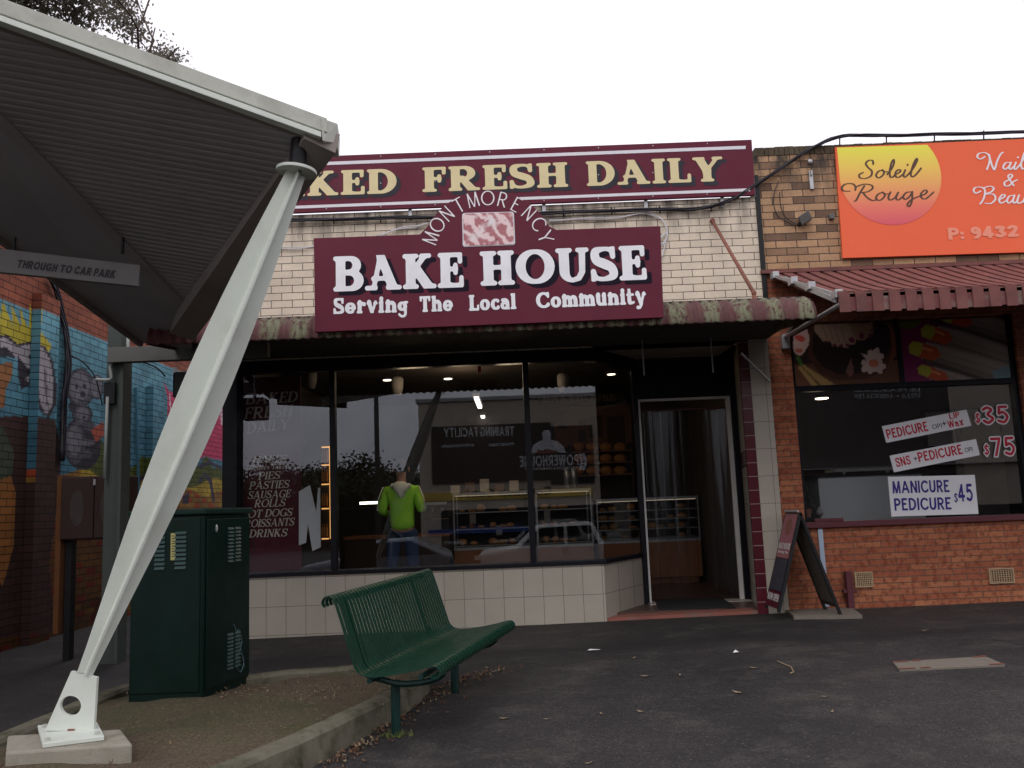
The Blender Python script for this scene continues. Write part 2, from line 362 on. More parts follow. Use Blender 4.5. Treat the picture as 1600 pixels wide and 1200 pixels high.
        for q in (0, .4): cr([(xl+q, X*.6, t), (xl+q+.18, X-t, t*1.4), (xl+q+.38, X*.72, w), (xl+q+.4, 0, w)]); sf(xl+q+.4, 0, s*.9)
    elif ch == 'o': S.append(arc(.34, X*.5, .24, X*.5-t, 0, 360, w, t))
    elif ch == 'p': st(xl, -.28, X); S.append(arc(xl+.2, X*.5, .2, X*.5-t, 0, 360, w, t))
    elif ch == 'r': st(xl, 0, X); sf(xl-.04, 1, s*.7, 0, X); sf(xl, 0); cr([(xl, X*.55, t), (xl+.16, X-t*1.3, t*1.3), (xl+.32, X*.82, w*.9)])
    elif ch == 's': cr([(.44, X*.72, t), (.28, X-t, t), (.12, X*.7, w*.8), (.28, X*.5, w), (.46, X*.3, w*.8), (.28, t, t), (.08, X*.24, t)])
    elif ch == 't': cr([(xl, 1, w*.7), (xl, .2, w), (xl+.12, t*1.2, t*1.2), (xl+.3, .14, t)]); hb(xl-.14, xl+.26, X-t)
    elif ch == 'v' or ch == 'y':
        ln((xl*.8, X, w), (xl*.8+.22, 0, w*.8)); ln((xl*.8+.22, 0, t), (xl*.8+.46, X, t*1.2)); sf(xl*.8, 1, s*.8, 0, X); sf(xl*.8+.46, 1, s*.7, 0, X)
        if ch == 'y': cr([(xl*.8+.26, .08, t*1.2), (xl*.8+.14, -.18, t*1.2), (xl*.8-.02, -.2, w*.8)])
    elif ch == 'w': ln((xl, X, w), (xl+.18, 0, w)); ln((xl+.18, 0, w), (xl+.34, X*.8, w)); ln((xl+.34, X*.8, w), (xl+.5, 0, w)); ln((xl+.5, 0, w), (xl+.68, X, w))
    elif ch == 'x': ln((.08, X, w), (.48, 0, w)); ln((.48, X, w), (.08, 0, w))
    elif ch == '.': ln((.1, w, w), (.11, w, w))
    elif ch == ':': ln((.1, w, w), (.11, w, w)); ln((.1, .5, w), (.11, .5, w))
    elif ch == '(': S.append(arc(.5, .45, .35, .6, 120, 240, w, w))
    elif ch == ')': S.append(arc(-.1, .45, .35, .6, 60, -60, w, w))
    lo, hi = (0, 1)
    if ch in 'gpy()': lo = -.5
    if ch == 'i' or ch in '()': hi = 1.1
    return S, lo, hi
def stroke_field(S, GX, GY, k=.0):
    F = np.full(GX.shape, 9.0)
    for stf in S:
        fs = np.full(GX.shape, 9.0)
        for (ax, ay, ar), (bx, by, br) in zip(stf[:-1], stf[1:]):
            dx, dy = bx-ax, by-ay; l2 = dx*dx+dy*dy+1e-12
            tt = np.clip(((GX-ax)*dx+(GY-ay)*dy)/l2, 0, 1)
            fs = np.minimum(fs, np.hypot(GX-ax-tt*dx, GY-ay-tt*dy)-(ar+(br-ar)*tt))
        if k > 0:
            h = np.clip(.5+.5*(F-fs)/k, 0, 1); F = F*(1-h)+fs*h-k*h*(1-h)
        else: F = np.minimum(F, fs)
    return F
def msquares(F, x0, y0, h):
    ins = F < 0; ny, nx = F.shape; polys = []
    c = ins[:-1, :-1].astype(int)+ins[:-1, 1:]+ins[1:, 1:]+ins[1:, :-1]
    for j in range(ny-1):
        i = 0; row = c[j]
        while i < nx-1:
            if row[i] == 4:
                a = i
                while i < nx-1 and row[i] == 4: i += 1
                polys.append([(x0+a*h, y0+j*h), (x0+i*h, y0+j*h), (x0+i*h, y0+(j+1)*h), (x0+a*h, y0+(j+1)*h)])
            else: i += 1
    for j, i in np.argwhere((c > 0) & (c < 4)):
        q = [(i, j), (i+1, j), (i+1, j+1), (i, j+1)]; out = []
        for n in range(4):
            (ia, ja), (ib, jb) = q[n], q[(n+1) % 4]; fa, fb = F[ja, ia], F[jb, ib]
            if fa < 0: out.append((x0+ia*h, y0+ja*h))
            if (fa < 0) != (fb < 0):
                tt = fa/(fa-fb); out.append((x0+(ia+(ib-ia)*tt)*h, y0+(ja+(jb-ja)*tt)*h))
        if len(out) > 2: polys.append(out)
    return polys
_gc = {}
def gpolys(ch, w, t, s, grow=0, h=.025):
    key = (ch, w, t, s, grow, h)
    if key in _gc: return _gc[key]
    S, lo, hi = glyph(ch, w, t, s)
    gx = np.arange(-.4, 1.6, h); gy = np.arange(-.6, 1.3, h); GX, GY = np.meshgrid(gx, gy)
    F = stroke_field(S, GX, GY, .05 if s > 0 else .0)
    F = np.maximum(np.maximum(F, lo-GY), GY-hi)-grow
    pl = msquares(F, gx[0], gy[0], h)
    xs = [p[0] for q in pl for p in q] or [0, .3]
    _gc[key] = (pl, min(xs), max(xs)); return _gc[key]
def text_polys(txt, w, t, s, grow=0, h=.025, gap=.06, space=.38):
    """polygons of a whole line in cap-height units, left edge at 0; returns polys, width"""
    out = []; x = 0
    for ch in txt:
        if ch == ' ': x += space; continue
        if ch == '\x01': x += space*2; continue
        pl, a, b = gpolys(ch, w, t, s, 0, h); gl = gpolys(ch, w, t, s, grow, h)[0] if grow else pl
        out += [[(px-a+x, py) for px, py in q] for q in gl]; x += b-a+gap
    return out, x-gap
def lettering(mb, txt, o, rt, upv, cap, width=None, w=.12, t=.06, s=.2, shear=0, grow=0, h=.025, gap=.06, space=.38, bend=None):
    """o: world origin of the baseline start; rt: unit direction of reading; upv: unit up; cap height and total width in metres"""
    o, rt, upv = Vector(o), Vector(rt).normalized(), Vector(upv).normalized()
    pl, W = text_polys(txt, w, t, s, grow, h, gap, space); sx = (width/W) if width else cap
    for q in pl:
        vs = []
        for (x, y) in q:
            X_, Y_ = x*sx+shear*y*cap, y*cap
            if bend: Y_ += bend*(1-(2*x/W-1)**2)
            vs.append(o+rt*X_+upv*Y_)
        mb.quad(*vs)
    return mb
def text_px(mb, txt, a, b, cap_px, Y, off=.0, **kw):
    """a, b: photo positions of the baseline's ends, on the vertical plane at depth Y"""
    A, Bp = P(a[0], a[1], Y), P(b[0], b[1], Y); rt = (Bp-A); wd = rt.length
    cap = cap_px/FPX*Y; up = Vector((0, 0, 1)); up = (up - rt.normalized()*up.dot(rt.normalized())).normalized()
    A = A+Vector((0, -off, 0)); return lettering(mb, txt, A, rt, up, cap, wd, **kw)
def ribbon(mb, pts2, tow, h=None):
    """brush-script word: stroke list in photo pixels [(x,y,r)...] -> outlines on a plane via tow(px,py)"""
    xs = [p[0] for s_ in pts2 for p in s_]; ys = [p[1] for s_ in pts2 for p in s_]
    h = h or .35; gx = np.arange(min(xs)-4, max(xs)+4, h); gy = np.arange(min(ys)-4, max(ys)+4, h); GX, GY = np.meshgrid(gx, gy)
    F = stroke_field(pts2, GX, GY)
    for q in msquares(F, gx[0], gy[0], h): mb.quad(*[tow(x, y) for x, y in q][::-1])
    return mb
# ---------------------------------------------------------------- painted panels: colour carried by a fine grid
def pip(poly, X, Y):
    inside = np.zeros(X.shape, bool); n = len(poly)
    for i in range(n):
        x1, y1 = poly[i]; x2, y2 = poly[(i+1) % n]
        if y1 == y2: continue
        c = ((y1 > Y) != (y2 > Y)) & (X < (x2-x1)*(Y-y1)/(y2-y1)+x1); inside ^= c
    return inside
def ell(cx, cy, rx, ry, rot=0, n=28):
    c, s_ = math.cos(R(rot)), math.sin(R(rot)); out = []
    for i in range(n):
        a = 2*math.pi*i/n; x, y = rx*math.cos(a), ry*math.sin(a); out.append((cx+x*c-y*s_, cy+x*s_+y*c))
    return out
def paint_grid(name, o, u, v, W, Hh, step, base, shapes, m, parent=None, mask=None):
    """o corner, u/v unit axes, W x Hh metres; base(U,V)->(n,3); shapes: [(poly in uv metres, rgb), ...] painted in order"""
    o, u, v = Vector(o), Vector(u), Vector(v); nu, nv = int(W/step)+1, int(Hh/step)+1
    us = np.linspace(0, W, nu); vs = np.linspace(0, Hh, nv); U, V = np.meshgrid(us, vs)
    C = base(U, V).astype(float)
    for poly, col in shapes:
        k = pip(poly, U, V); C[k] = col(U[k], V[k]) if callable(col) else col
    L0 = rootloc(parent) if parent else Vector((0, 0, 0))
    co = (np.array(o-L0)[None, None, :]+U[..., None]*np.array(u)+V[..., None]*np.array(v)).reshape(-1, 3)
    idx = np.arange(nu*nv).reshape(nv, nu)
    F = np.stack([idx[:-1, :-1], idx[:-1, 1:], idx[1:, 1:], idx[1:, :-1]], -1).reshape(-1, 4)
    me = bpy.data.meshes.new(name); me.from_pydata(co.tolist(), [], F.tolist())
    at = me.color_attributes.new('paint', 'FLOAT_COLOR', 'POINT')
    at.data.foreach_set('color', np.concatenate([C.reshape(-1, 3), np.ones((nu*nv, 1))], 1).ravel())
    me.materials.append(m); ob = bpy.data.objects.new(name, me); COL.objects.link(ob)
    if parent: ob.parent = parent
    return ob
# ================================================================ MATERIALS
M = {}
M['cream_brick'] = brickmat('cream_painted_brick', (.83, .72, .575), (.75, .645, .515), (.065, .05, .042), .24, .086, .0042, 'xz0', stain=(4.2, 4.72, (.10, .085, .075)), mottle=.2, smooth=.3)
M['tan_brick'] = brickmat('tan_brick', (.58, .365, .21), (.48, .28, .16), (.07, .055, .045), .24, .086, .005, 'xz0', dark=(.15, .095, .07), darkamt=.07, stain=(4.55, 5.1, (.05, .042, .036)), mottle=.4)
M['red_brick'] = brickmat('orange_red_brick', (.47, .175, .085), (.35, .105, .056), (.15, .098, .068), .30, .064, .005, 'xz0', streak=.5, mottle=.3)
M['plinth_tile'] = brickmat('cream_wall_tile', (.47, .425, .355), (.44, .395, .325), (.13, .10, .085), .215, .30, .0025, 'xz0', off=0, rough=.25, bump=.25, mottle=.10)
M['tile_side'] = brickmat('cream_wall_tile_side', (.45, .405, .34), (.42, .375, .31), (.13, .10, .085), .215, .30, .0025, 'yz0', off=0, rough=.25, bump=.25, mottle=.12)
M['maroon_tile'] = brickmat('maroon_glazed_tile', (.10, .013, .022), (.08, .011, .02), (.36, .30, .28), 60, .15, .003, 'xz0', off=0, rough=.2, bump=.3, mottle=.1)
M['mural'] = attrmat('mural_on_brick', .8, 'yz0', .2)
M['paintp'] = attrmat('printed_panel', .35, None, .3, .08)
M['plain_brick_y'] = brickmat('old_brown_brick', (.25, .12, .07), (.2, .1, .06), (.05, .04, .035), .24, .086, .006, 'yz0')
M['maroon'] = mat('maroon_sign_paint', (.118, .0135, .032), .5, .12, 2.5, spec=.2, dirt=(.075, .018, .03), dirtamt=.35)
M['white_letter'] = mat('white_letter_paint', (.86, .86, .89), .5, .05, 9, dirt=(.62, .62, .64), dirtamt=.35)
M['shadow_letter'] = mat('dark_letter_shadow', (.012, .008, .018), .6, .1, 5, spec=.1)
M['cream_letter'] = mat('cream_letter_paint', (.70, .60, .34), .5, .06, 9, dirt=(.55, .46, .28), dirtamt=.3)
M['grey_letter'] = mat('grey_letter_shadow', (.042, .04, .05), .6, .1, 5, spec=.1)
M['white_line'] = mat('white_line_paint', (.72, .70, .74), .5, .1, 9)
M['dark_frame'] = mat('dark_blue_black_joinery', (.006, .006, .010), .4, .25, 4, spec=.18)
M['soffit'] = mat('dark_soffit_board', (.06, .055, .05), .8, .2, 3)
M['soffit_pale'] = mat('pale_soffit_board', (.30, .27, .25), .8, .2, 3)
M['rust_pipe'] = mat('rusty_red_pipe', (.22, .085, .06), .7, .25, 12, dirt=(.12, .05, .03))
M['canopy_pale'] = mat('pale_green_grey_paint', (.65, .69, .63), .5, .05, 4, dirt=(.47, .48, .41), dirtamt=.45)
M['canopy_fascia'] = mat('weathered_grey_metal', (.50, .51, .45), .65, .12, 7, dirt=(.30, .30, .25), dirtamt=.6)
M['canopy_soffit'] = mat('grey_soffit_metal', (.40, .375, .39), .75, .12, 2.5, dirt=(.30, .285, .29), dirtamt=.5)
M['canopy_beam'] = mat('brown_grey_beam_paint', (.26, .225, .205), .75, .15, 3, dirt=(.17, .12, .10), dirtamt=.4)
M['concrete'] = mat('weathered_concrete', (.30, .28, .23), .9, .2, 9, bump=.5, bscale=90, dirt=(.13, .13, .075), dirtamt=.7)
M['kerb'] = mat('old_kerb_concrete', (.145, .135, .10), .9, .35, 9, bump=.8, bscale=60, spec=.1, dirt=(.034, .037, .015), dirtamt=.95)
M['pit_lid'] = mat('concrete_pit_lid', (.17, .145, .12), .9, .15, 14, bump=.5, bscale=120)
M['orange_paint'] = mat('orange_marking', (.20, .065, .04), .8, .3, 30)
M['cabinet'] = mat('dark_green_cabinet_paint', (.002, .0125, .009), .42, .25, 3, spec=.16, dirt=(.006, .025, .020), dirtamt=.5)
M['cabinet_top'] = mat('green_cabinet_lid', (.004, .02, .015), .5, .2, 3, spec=.2)
M['louvre'] = mat('louvre_green_metal', (.035, .07, .066), .4, .15, 10)
M['bench'] = mat('bench_green_paint', (.004, .034, .019), .36, .2, 6, spec=.35, dirt=(.009, .05, .034), dirtamt=.4)
M['bench_leg'] = mat('bench_dark_green_paint', (.006, .028, .024), .4, .2, 8)
M['yellow_tag'] = mat('yellow_sticker', (.45, .42, .16), .5, .15, 60)
M['chalk'] = mat('pale_scribble', (.10, .17, .18), .8, .2, 40)
M['black'] = mat('matt_black_paint', (.012, .012, .014), .5, .2, 10)
M['cable'] = mat('black_cable_sheath', (.018, .016, .022), .5, .2, 20)
M['steel'] = mat('dull_galvanised_steel', (.42, .42, .43), .4, .15, 20, metal=.6)
M['wire'] = mat('silver_wire', (.6, .6, .62), .4, .1, 20)
M['light_box'] = mat('grey_plastic_box', (.12, .115, .11), .5, .2, 20)
M['awning2'] = mat('faded_red_awning_metal', (.185, .074, .066), .65, .25, 7, spec=.15, dirt=(.10, .052, .05), dirtamt=.9)
M['post'] = mat('dark_grey_green_post_paint', (.06, .072, .064), .6, .2, 4)
M['beam_dark'] = mat('dull_grey_cross_beam_paint', (.13, .13, .12), .7, .2, 4)
M['blade'] = mat('grey_blade_sign_paint', (.20, .19, .19), .6, .12, 4)
M['awning2b'] = mat('dark_red_awning_metal', (.17, .055, .055), .65, .25, 6, dirt=(.30, .32, .26), dirtamt=.75)
M['sill_red'] = mat('maroon_sill_paint', (.10, .028, .036), .45, .15, 8)
M['step_red'] = mat('worn_red_step_paint', (.27, .10, .075), .75, .25, 7, dirt=(.18, .15, .13), dirtamt=.8)
M['mat_black'] = mat('black_rubber_mat', (.02, .02, .022), .9, .2, 60, bump=.6, bscale=200)
M['sill_pale'] = mat('pale_threshold_paint', (.42, .38, .33), .6, .2, 14, dirt=(.2, .15, .11))
M['white_paint'] = mat('white_gloss_paint', (.70, .69, .66), .4, .06, 6, dirt=(.5, .46, .4), dirtamt=.35)
M['white_card'] = mat('white_corflute', (.74, .74, .76), .45, .04, 6)
M['red_ink'] = mat('red_sign_paint', (.50, .018, .045), .5, .1, 12)
M['blue_ink'] = mat('navy_sign_paint', (.045, .03, .22), .5, .1, 12)
M['black_ink'] = mat('black_sign_vinyl', (.03, .028, .035), .5, .1, 12)
M['white_ink'] = mat('white_sign_vinyl', (.80, .76, .78), .5, .05, 12)
M['pale_orange'] = mat('faded_pale_vinyl', (.84, .30, .20), .5, .08, 30)
M['poster_text'] = mat('pale_gold_poster_lettering', (.66, .60, .52), .6, .1, 12)
M['poster_maroon'] = mat('maroon_poster_board', (.085, .009, .020), .6, .15, 3)
M['glass'] = glassmat('shop_window_glass', (.78, .80, .80), .084)
M['glass_case'] = glassmat('display_case_glass', (.92, .93, .92), .05)
M['strip_pvc'] = glassmat('pvc_strip', (.80, .80, .82), .018, .12)
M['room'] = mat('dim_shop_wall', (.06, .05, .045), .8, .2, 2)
M['room_brown'] = mat('brown_menu_panel', (.17, .085, .05), .7, .2, 3)
M['room_dark'] = mat('dark_menu_text_panel', (.05, .035, .03), .7, .2, 3)
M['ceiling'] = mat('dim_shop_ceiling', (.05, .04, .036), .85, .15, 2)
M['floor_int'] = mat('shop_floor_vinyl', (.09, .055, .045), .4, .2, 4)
M['wood'] = mat('counter_wood_veneer', (.24, .10, .045), .45, .25, 3, dirt=(.15, .06, .03))
M['bread'] = mat('baked_crust', (.42, .19, .06), .7, .3, 25)
M['bun'] = mat('pale_bun_crust', (.40, .20, .08), .7, .25, 25)
M['tray'] = mat('tray_steel', (.35, .35, .36), .35, .1, 20, metal=.7)
M['lamp'] = emit('downlight_glow', (1, .82, .6), 7.0)
M['tube'] = emit('tube_glow', (1, .95, .82), 4.0)
M['warm_strip'] = emit('warm_strip_glow', (1, .5, .16), 1.1)
M['case_strip'] = emit('case_lamp_glow', (1, .8, .6), .35)
M['white_pot'] = mat('pale_pendant_shade', (.20, .19, .185), .5, .1, 8)
M['skin'] = mat('skin', (.42, .22, .15), .55, .08, 30)
M['hair'] = mat('dark_hair', (.025, .018, .014), .6, .3, 60)
M['jacket'] = mat('lime_green_jacket_cloth', (.40, .84, .07), .75, .10, 14, bump=.3, bscale=30)
M['hood'] = mat('pale_grey_hood_cloth', (.70, .71, .62), .8, .1, 14, bump=.3, bscale=40)
M['jeans'] = mat('blue_jeans_denim', (.045, .07, .14), .85, .25, 20, bump=.3, bscale=60)
M['cup'] = mat('dark_red_cup', (.16, .03, .03), .5, .1, 20)
M['bark'] = mat('grey_brown_bark', (.10, .075, .06), .9, .3, 6, bump=.5, bscale=20)
M['leaf'] = mat('eucalypt_leaf', (.13, .13, .095), .6, .35, 1.2, tint=(.21, .17, .14))
def leafmat():
    m, t, bs = newmat('gum_leaf'); v = objco(t); c = mixc(t, nz(t, v, 1.3), (.10, .105, .07), (.20, .16, .13)); t.links.new(c, bs.inputs['Base Color']); bs.inputs['Roughness'].default_value = .6
    tl = t.nodes.new('ShaderNodeBsdfTranslucent'); t.links.new(c, tl.inputs['Color']); mx = t.nodes.new('ShaderNodeMixShader'); mx.inputs[0].default_value = .5
    t.links.new(bs.outputs[0], mx.inputs[1]); t.links.new(tl.outputs[0], mx.inputs[2]); t.links.new(mx.outputs[0], t.nodes['Material Output'].inputs['Surface']); return m
M['leaf'] = leafmat()
M['leaf_dark'] = mat('dark_tree_leaf', (.035, .05, .025), .6, .4, 1.0)
M['litter'] = mat('dry_leaf', (.13, .07, .04), .85, .5, 40)
M['litter_pale'] = mat('pale_dry_leaf', (.24, .18, .11), .85, .4, 40)
M['paper'] = mat('white_paper_scrap', (.75, .75, .75), .7, .05, 20)
M['opp_wall'] = mat('grey_beige_render', (.62, .53, .43), .8, .12, .8)
M['opp_dark'] = mat('dark_shopfront_glass', (.012, .012, .015), .15, .2, 1)
M['opp_sign'] = mat('black_sign_board', (.025, .02, .025), .5, .2, 1)
M['opp_yellow'] = mat('yellow_banner_vinyl', (.80, .55, .10), .5, .1, 1)
M['opp_blue'] = mat('blue_banner_vinyl', (.03, .08, .30), .5, .1, 1)
M['opp_white'] = mat('white_sign_paint', (.72, .72, .74), .5, .08, 1)
M['opp_roof'] = mat('pale_roof_sheet', (.5, .48, .47), .6, .12, .8)
M['car_white'] = mat('white_car_paint', (.72, .71, .68), .25, .03, 2)
M['car_silver'] = mat('silver_car_paint', (.30, .31, .33), .3, .05, 2, metal=.5)
M['tyre'] = mat('tyre_rubber', (.02, .02, .02), .85, .2, 20)
M['rim'] = mat('alloy_rim', (.4, .4, .42), .35, .1, 20, metal=.8)
M['pole'] = mat('dark_steel_pole', (.06, .065, .06), .5, .2, 5)
M['pale_panel'] = mat('pale_reception_desk', (.62, .63, .65), .5, .05, 3)
# lichen stained awning, striped in bands along x
def lichen():
    m, t, bs = newmat('lichen_striped_awning'); v = objco(t)
    sp = t.nodes.new('ShaderNodeSeparateXYZ'); t.links.new(v, sp.inputs[0])
    s1 = math_(t, 'SINE', math_(t, 'MULTIPLY', sp.outputs[0], 2*math.pi/.29)); n0 = nz(t, v, 2.0, 3)
    band = ramp(t, math_(t, 'ADD', math_(t, 'MULTIPLY', s1, .22), n0), .40, .58)
    ve = objco(t, 'xyz', (1, 1, .45)); n1 = nz(t, ve, 26, 8, .7); n2 = nz(t, v, 90, 4)
    lf = math_(t, 'MULTIPLY', ramp(t, n1, .41, .50), math_(t, 'ADD', math_(t, 'MULTIPLY', band, .85), .10))
    mrx = node(t, 'ShaderNodeMapRange'); t.links.new(sp.outputs[0], mrx.inputs[0]); mrx.inputs[1].default_value = -2.35; mrx.inputs[2].default_value = -1.95
    lf = math_(t, 'MULTIPLY', lf, mrx.outputs[0])  # bare maroon left end; leaving lichen out also stands in for canopy shade
    base = mixc(t, nz(t, v, 7, 5), (.065, .016, .022), (.125, .040, .040))
    base = mixc(t, ramp(t, nz(t, ve, 60, 5), .58, .66), base, (.03, .02, .02))
    li = mixc(t, n2, (.06, .065, .035), (.27, .275, .17))
    t.links.new(mixc(t, lf, base, li), bs.inputs['Base Color']); bs.inputs['Roughness'].default_value = .85
    bumpto(t, bs, math_(t, 'ADD', lf, math_(t, 'MULTIPLY', n2, .4)), .6, .008); return m
M['lichen'] = lichen()
def asphalt():
    m, t, bs = newmat('old_asphalt'); v = objco(t)
    big = nz(t, v, .55, 5, .6); mid = nz(t, v, 2.6, 6, .65); fine = nz(t, v, 130, 3, .7)
    c = mixc(t, ramp(t, big, .35, .68), (.017, .0155, .0165), (.036, .032, .032))
    c = mixc(t, math_(t, 'MULTIPLY', ramp(t, mid, .52, .72), .55), c, (.070, .063, .056))
    vo = node(t, 'ShaderNodeTexVoronoi', Scale=120.0); t.links.new(v, vo.inputs['Vector'])
    wn = t.nodes.new('ShaderNodeTexWhiteNoise'); t.links.new(vo.outputs['Color'], wn.inputs['Vector'])
    c = mixc(t, .75, c, ramp(t, wn.outputs['Value'], 0, 1, (.45, .45, .45), (1.5, 1.47, 1.45)), 'MULTIPLY')
    c = mixc(t, math_(t, 'MULTIPLY', ramp(t, wn.outputs['Value'], .965, .985), .5), c, (.12, .11, .10))
    vs_ = node(t, 'ShaderNodeTexVoronoi', Scale=2.6); t.links.new(v, vs_.inputs['Vector'])
    spot = math_(t, 'MULTIPLY', ramp(t, vs_.outputs['Distance'], .035, .06, (1, 1, 1), (0, 0, 0)), .45); c = mixc(t, spot, c, (.085, .08, .075))
    pt_ = ramp(t, nz(t, objco(t, 'xyz', (1, 1.7, 1)), 1.1, 8, .6), .56, .63); c = mixc(t, math_(t, 'MULTIPLY', pt_, .35), c, (.075, .067, .055))
    vg = node(t, 'ShaderNodeTexVoronoi', Scale=48.0); t.links.new(v, vg.inputs['Vector']); wg = t.nodes.new('ShaderNodeTexWhiteNoise'); t.links.new(vg.outputs['Color'], wg.inputs['Vector'])
    c = mixc(t, .7, c, ramp(t, wg.outputs['Value'], 0, 1, (.72, .72, .72), (1.3, 1.28, 1.27)), 'MULTIPLY')
    # damp, grimy band where the footpath meets the car park surface, and grime against the plinth
    sp = t.nodes.new('ShaderNodeSeparateXYZ'); t.links.new(v, sp.inputs[0])
    yy = math_(t, 'ADD', sp.outputs[1], math_(t, 'MULTIPLY', math_(t, 'SUBTRACT', nz(t, v, .9, 3), .5), 1.0))
    d = math_(t, 'ABSOLUTE', math_(t, 'SUBTRACT', yy, 8.25))
    band = ramp(t, d, .05, .42, (1, 1, 1), (0, 0, 0)); c = mixc(t, math_(t, 'MULTIPLY', band, .85), c, (.014, .013, .014))
    t.links.new(c, bs.inputs['Base Color']); bs.inputs['Specular IOR Level'].default_value = .35
    t.links.new(ramp(t, mid, .3, .7, (.62,)*3, (.88,)*3), bs.inputs['Roughness'])
    bumpto(t, bs, math_(t, 'ADD', vo.outputs['Distance'], fine), .55, .006); return m
M['asphalt'] = asphalt()
def soil():
    m, t, bs = newmat('bare_soil_with_moss'); v = objco(t)
    a = nz(t, v, 2.2, 6, .6); f = nz(t, v, 70, 4, .7)
    c = mixc(t, ramp(t, a, .35, .65), (.085, .060, .036), (.115, .088, .052))
    c = mixc(t, math_(t, 'MULTIPLY', ramp(t, nz(t, v, 1.1, 5), .48, .62), .75), c, (.058, .062, .022))
    c = mixc(t, .8, c, ramp(t, f, .35, .65, (.35, .35, .35), (1.6, 1.55, 1.5)), 'MULTIPLY')
    vo = node(t, 'ShaderNodeTexVoronoi', Scale=55.0); t.links.new(v, vo.inputs['Vector'])
    wn = t.nodes.new('ShaderNodeTexWhiteNoise'); t.links.new(vo.outputs['Color'], wn.inputs['Vector'])
    c = mixc(t, math_(t, 'MULTIPLY', ramp(t, wn.outputs['Value'], .94, .97), .6), c, (.17, .13, .085))
    t.links.new(c, bs.inputs['Base Color']); bs.inputs['Roughness'].default_value = .95
    bumpto(t, bs, math_(t, 'ADD', f, vo.outputs['Distance']), .9, .012); return m
M['soil'] = soil()
def picture():
    m, t, bs = newmat('pastry_picture'); v = objco(t)
    wv = node(t, 'ShaderNodeTexWave', Scale=4.2, Distortion=9.0, Detail=3.0); wv.bands_direction = 'DIAGONAL'; wv.inputs['Detail Scale'].default_value = 1.6; t.links.new(v, wv.inputs['Vector'])
    n = nz(t, v, 9, 6)
    c = mixc(t, ramp(t, wv.outputs['Fac'], .2, .75), (.42, .14, .16), (.80, .60, .60)); c = mixc(t, ramp(t, n, .52, .68), c, (.75, .70, .70))
    c = mixc(t, ramp(t, nz(t, v, 16, 4), .6, .7), c, (.28, .06, .09))
    t.links.new(c, bs.inputs['Base Color']); return m
M['picture'] = picture()

# ================================================================ GROUND
def build_ground():
    xs = sorted(set([-900, -400, -180, 180, 400, 900, -80, -50, -30, -20, -15] + [i*.5 for i in range(-24, 25)] + [15, 20, 30, 50, 80]))
    ys = sorted(set([-900, -400, -200, 200, 400, 900, -90, -60, -40, -30, -22, -15, -10, -7] + [i*.5 for i in range(-12, 30)] + [16, 20, 30, 45, 70, 110]))
    mb = MB(); vs = [(x, y, gz(x, y)) for y in ys for x in xs]; n = len(xs)
    mb.add(vs, [[j*n+i, j*n+i+1, (j+1)*n+i+1, (j+1)*n+i] for j in range(len(ys)-1) for i in range(n-1)])
    o = mb.build('ground', M['asphalt'], smooth=True); tag(o, 'dark old asphalt footpath and car park surface', 'ground', kind='structure')
build_ground()
# ================================================================ GARDEN BED
ZK = .235
kerb_px = [(250, 1240), (310, 1210), (400, 1176), (480, 1143), (560, 1105), (620, 1076), (652, 1055), (655, 1043), (630, 1037), (560, 1040), (460, 1047), (390, 1054), (300, 1062), (200, 1070), (100, 1108), (0, 1150), (-120, 1205)]
kp = [PZ(a, b, ZK) for a, b in kerb_px]
kc = [Vector(p) for p in catmull([tuple(p) for p in kp], 5)]
def build_bed():
    mb = MB(); prof = [(-.065, -.28), (-.065, -.022), (-.047, 0), (.045, 0), (.065, -.025), (.075, -.28)]
    n = len(prof); k = len(kc); vs = []
    for i, p in enumerate(kc):
        d = (kc[min(i+1, k-1)]-kc[max(i-1, 0)]); d.z = 0; d.normalize(); nrm = Vector((-d.y, d.x, 0))   # inward = left of travel
        jz = .008*mnoise.noise(p*3)
        for (a, h) in prof: vs.append(p - nrm*a + Vector((0, 0, h+jz)))
    mb.add(vs, [[i*n+j, i*n+j+1, (i+1)*n+j+1, (i+1)*n+j] for i in range(k-1) for j in range(n-1)] + [list(range(n)), [(k-1)*n+j for j in range(n)][::-1]])
    o = mb.build('garden_kerb', M['kerb']); tag(o, 'mossy concrete kerb edging the bare garden bed', 'kerb', kind='structure')
    poly = [(p.x, p.y) for p in kc] + [(-7.5, 3.2), (-5, 2.0)]
    st = .06; x0, x1 = min(p[0] for p in poly), max(p[0] for p in poly); y0, y1 = min(p[1] for p in poly), max(p[1] for p in poly)
    gx = np.arange(x0, x1, st); gy = np.arange(y0, y1, st); GX, GY = np.meshgrid(gx, gy); ins = pip(poly, GX, GY)
    mb = MB(); idx = {}
    vs = []; fs = []
    def vid(i, j):
        if (i, j) not in idx:
            x, y = gx[i], gy[j]; dc = math.hypot(x+2.1, y-6.1)
            z = .175 + .035*mnoise.noise(Vector((x*1.7, y*1.7, 0))) + .014*mnoise.noise(Vector((x*6, y*6, 3))) + .05*math.exp(-dc*dc/.5) + .055*math.exp(-((x+2.3)**2+(y-4.45)**2)/.6)
            idx[(i, j)] = len(vs); vs.append((x, y, z))
        return idx[(i, j)]
    for j in range(len(gy)-1):
        for i in range(len(gx)-1):
            if ins[j, i] and ins[j+1, i] and ins[j, i+1] and ins[j+1, i+1]: fs.append([vid(i, j), vid(i+1, j), vid(i+1, j+1), vid(i, j+1)])
    mb.add(vs, fs); o = mb.build('garden_bed', M['soil'], smooth=True); tag(o, 'bare brown soil bed with patches of moss', 'garden bed', kind='structure')
    return poly
bedpoly = build_bed()
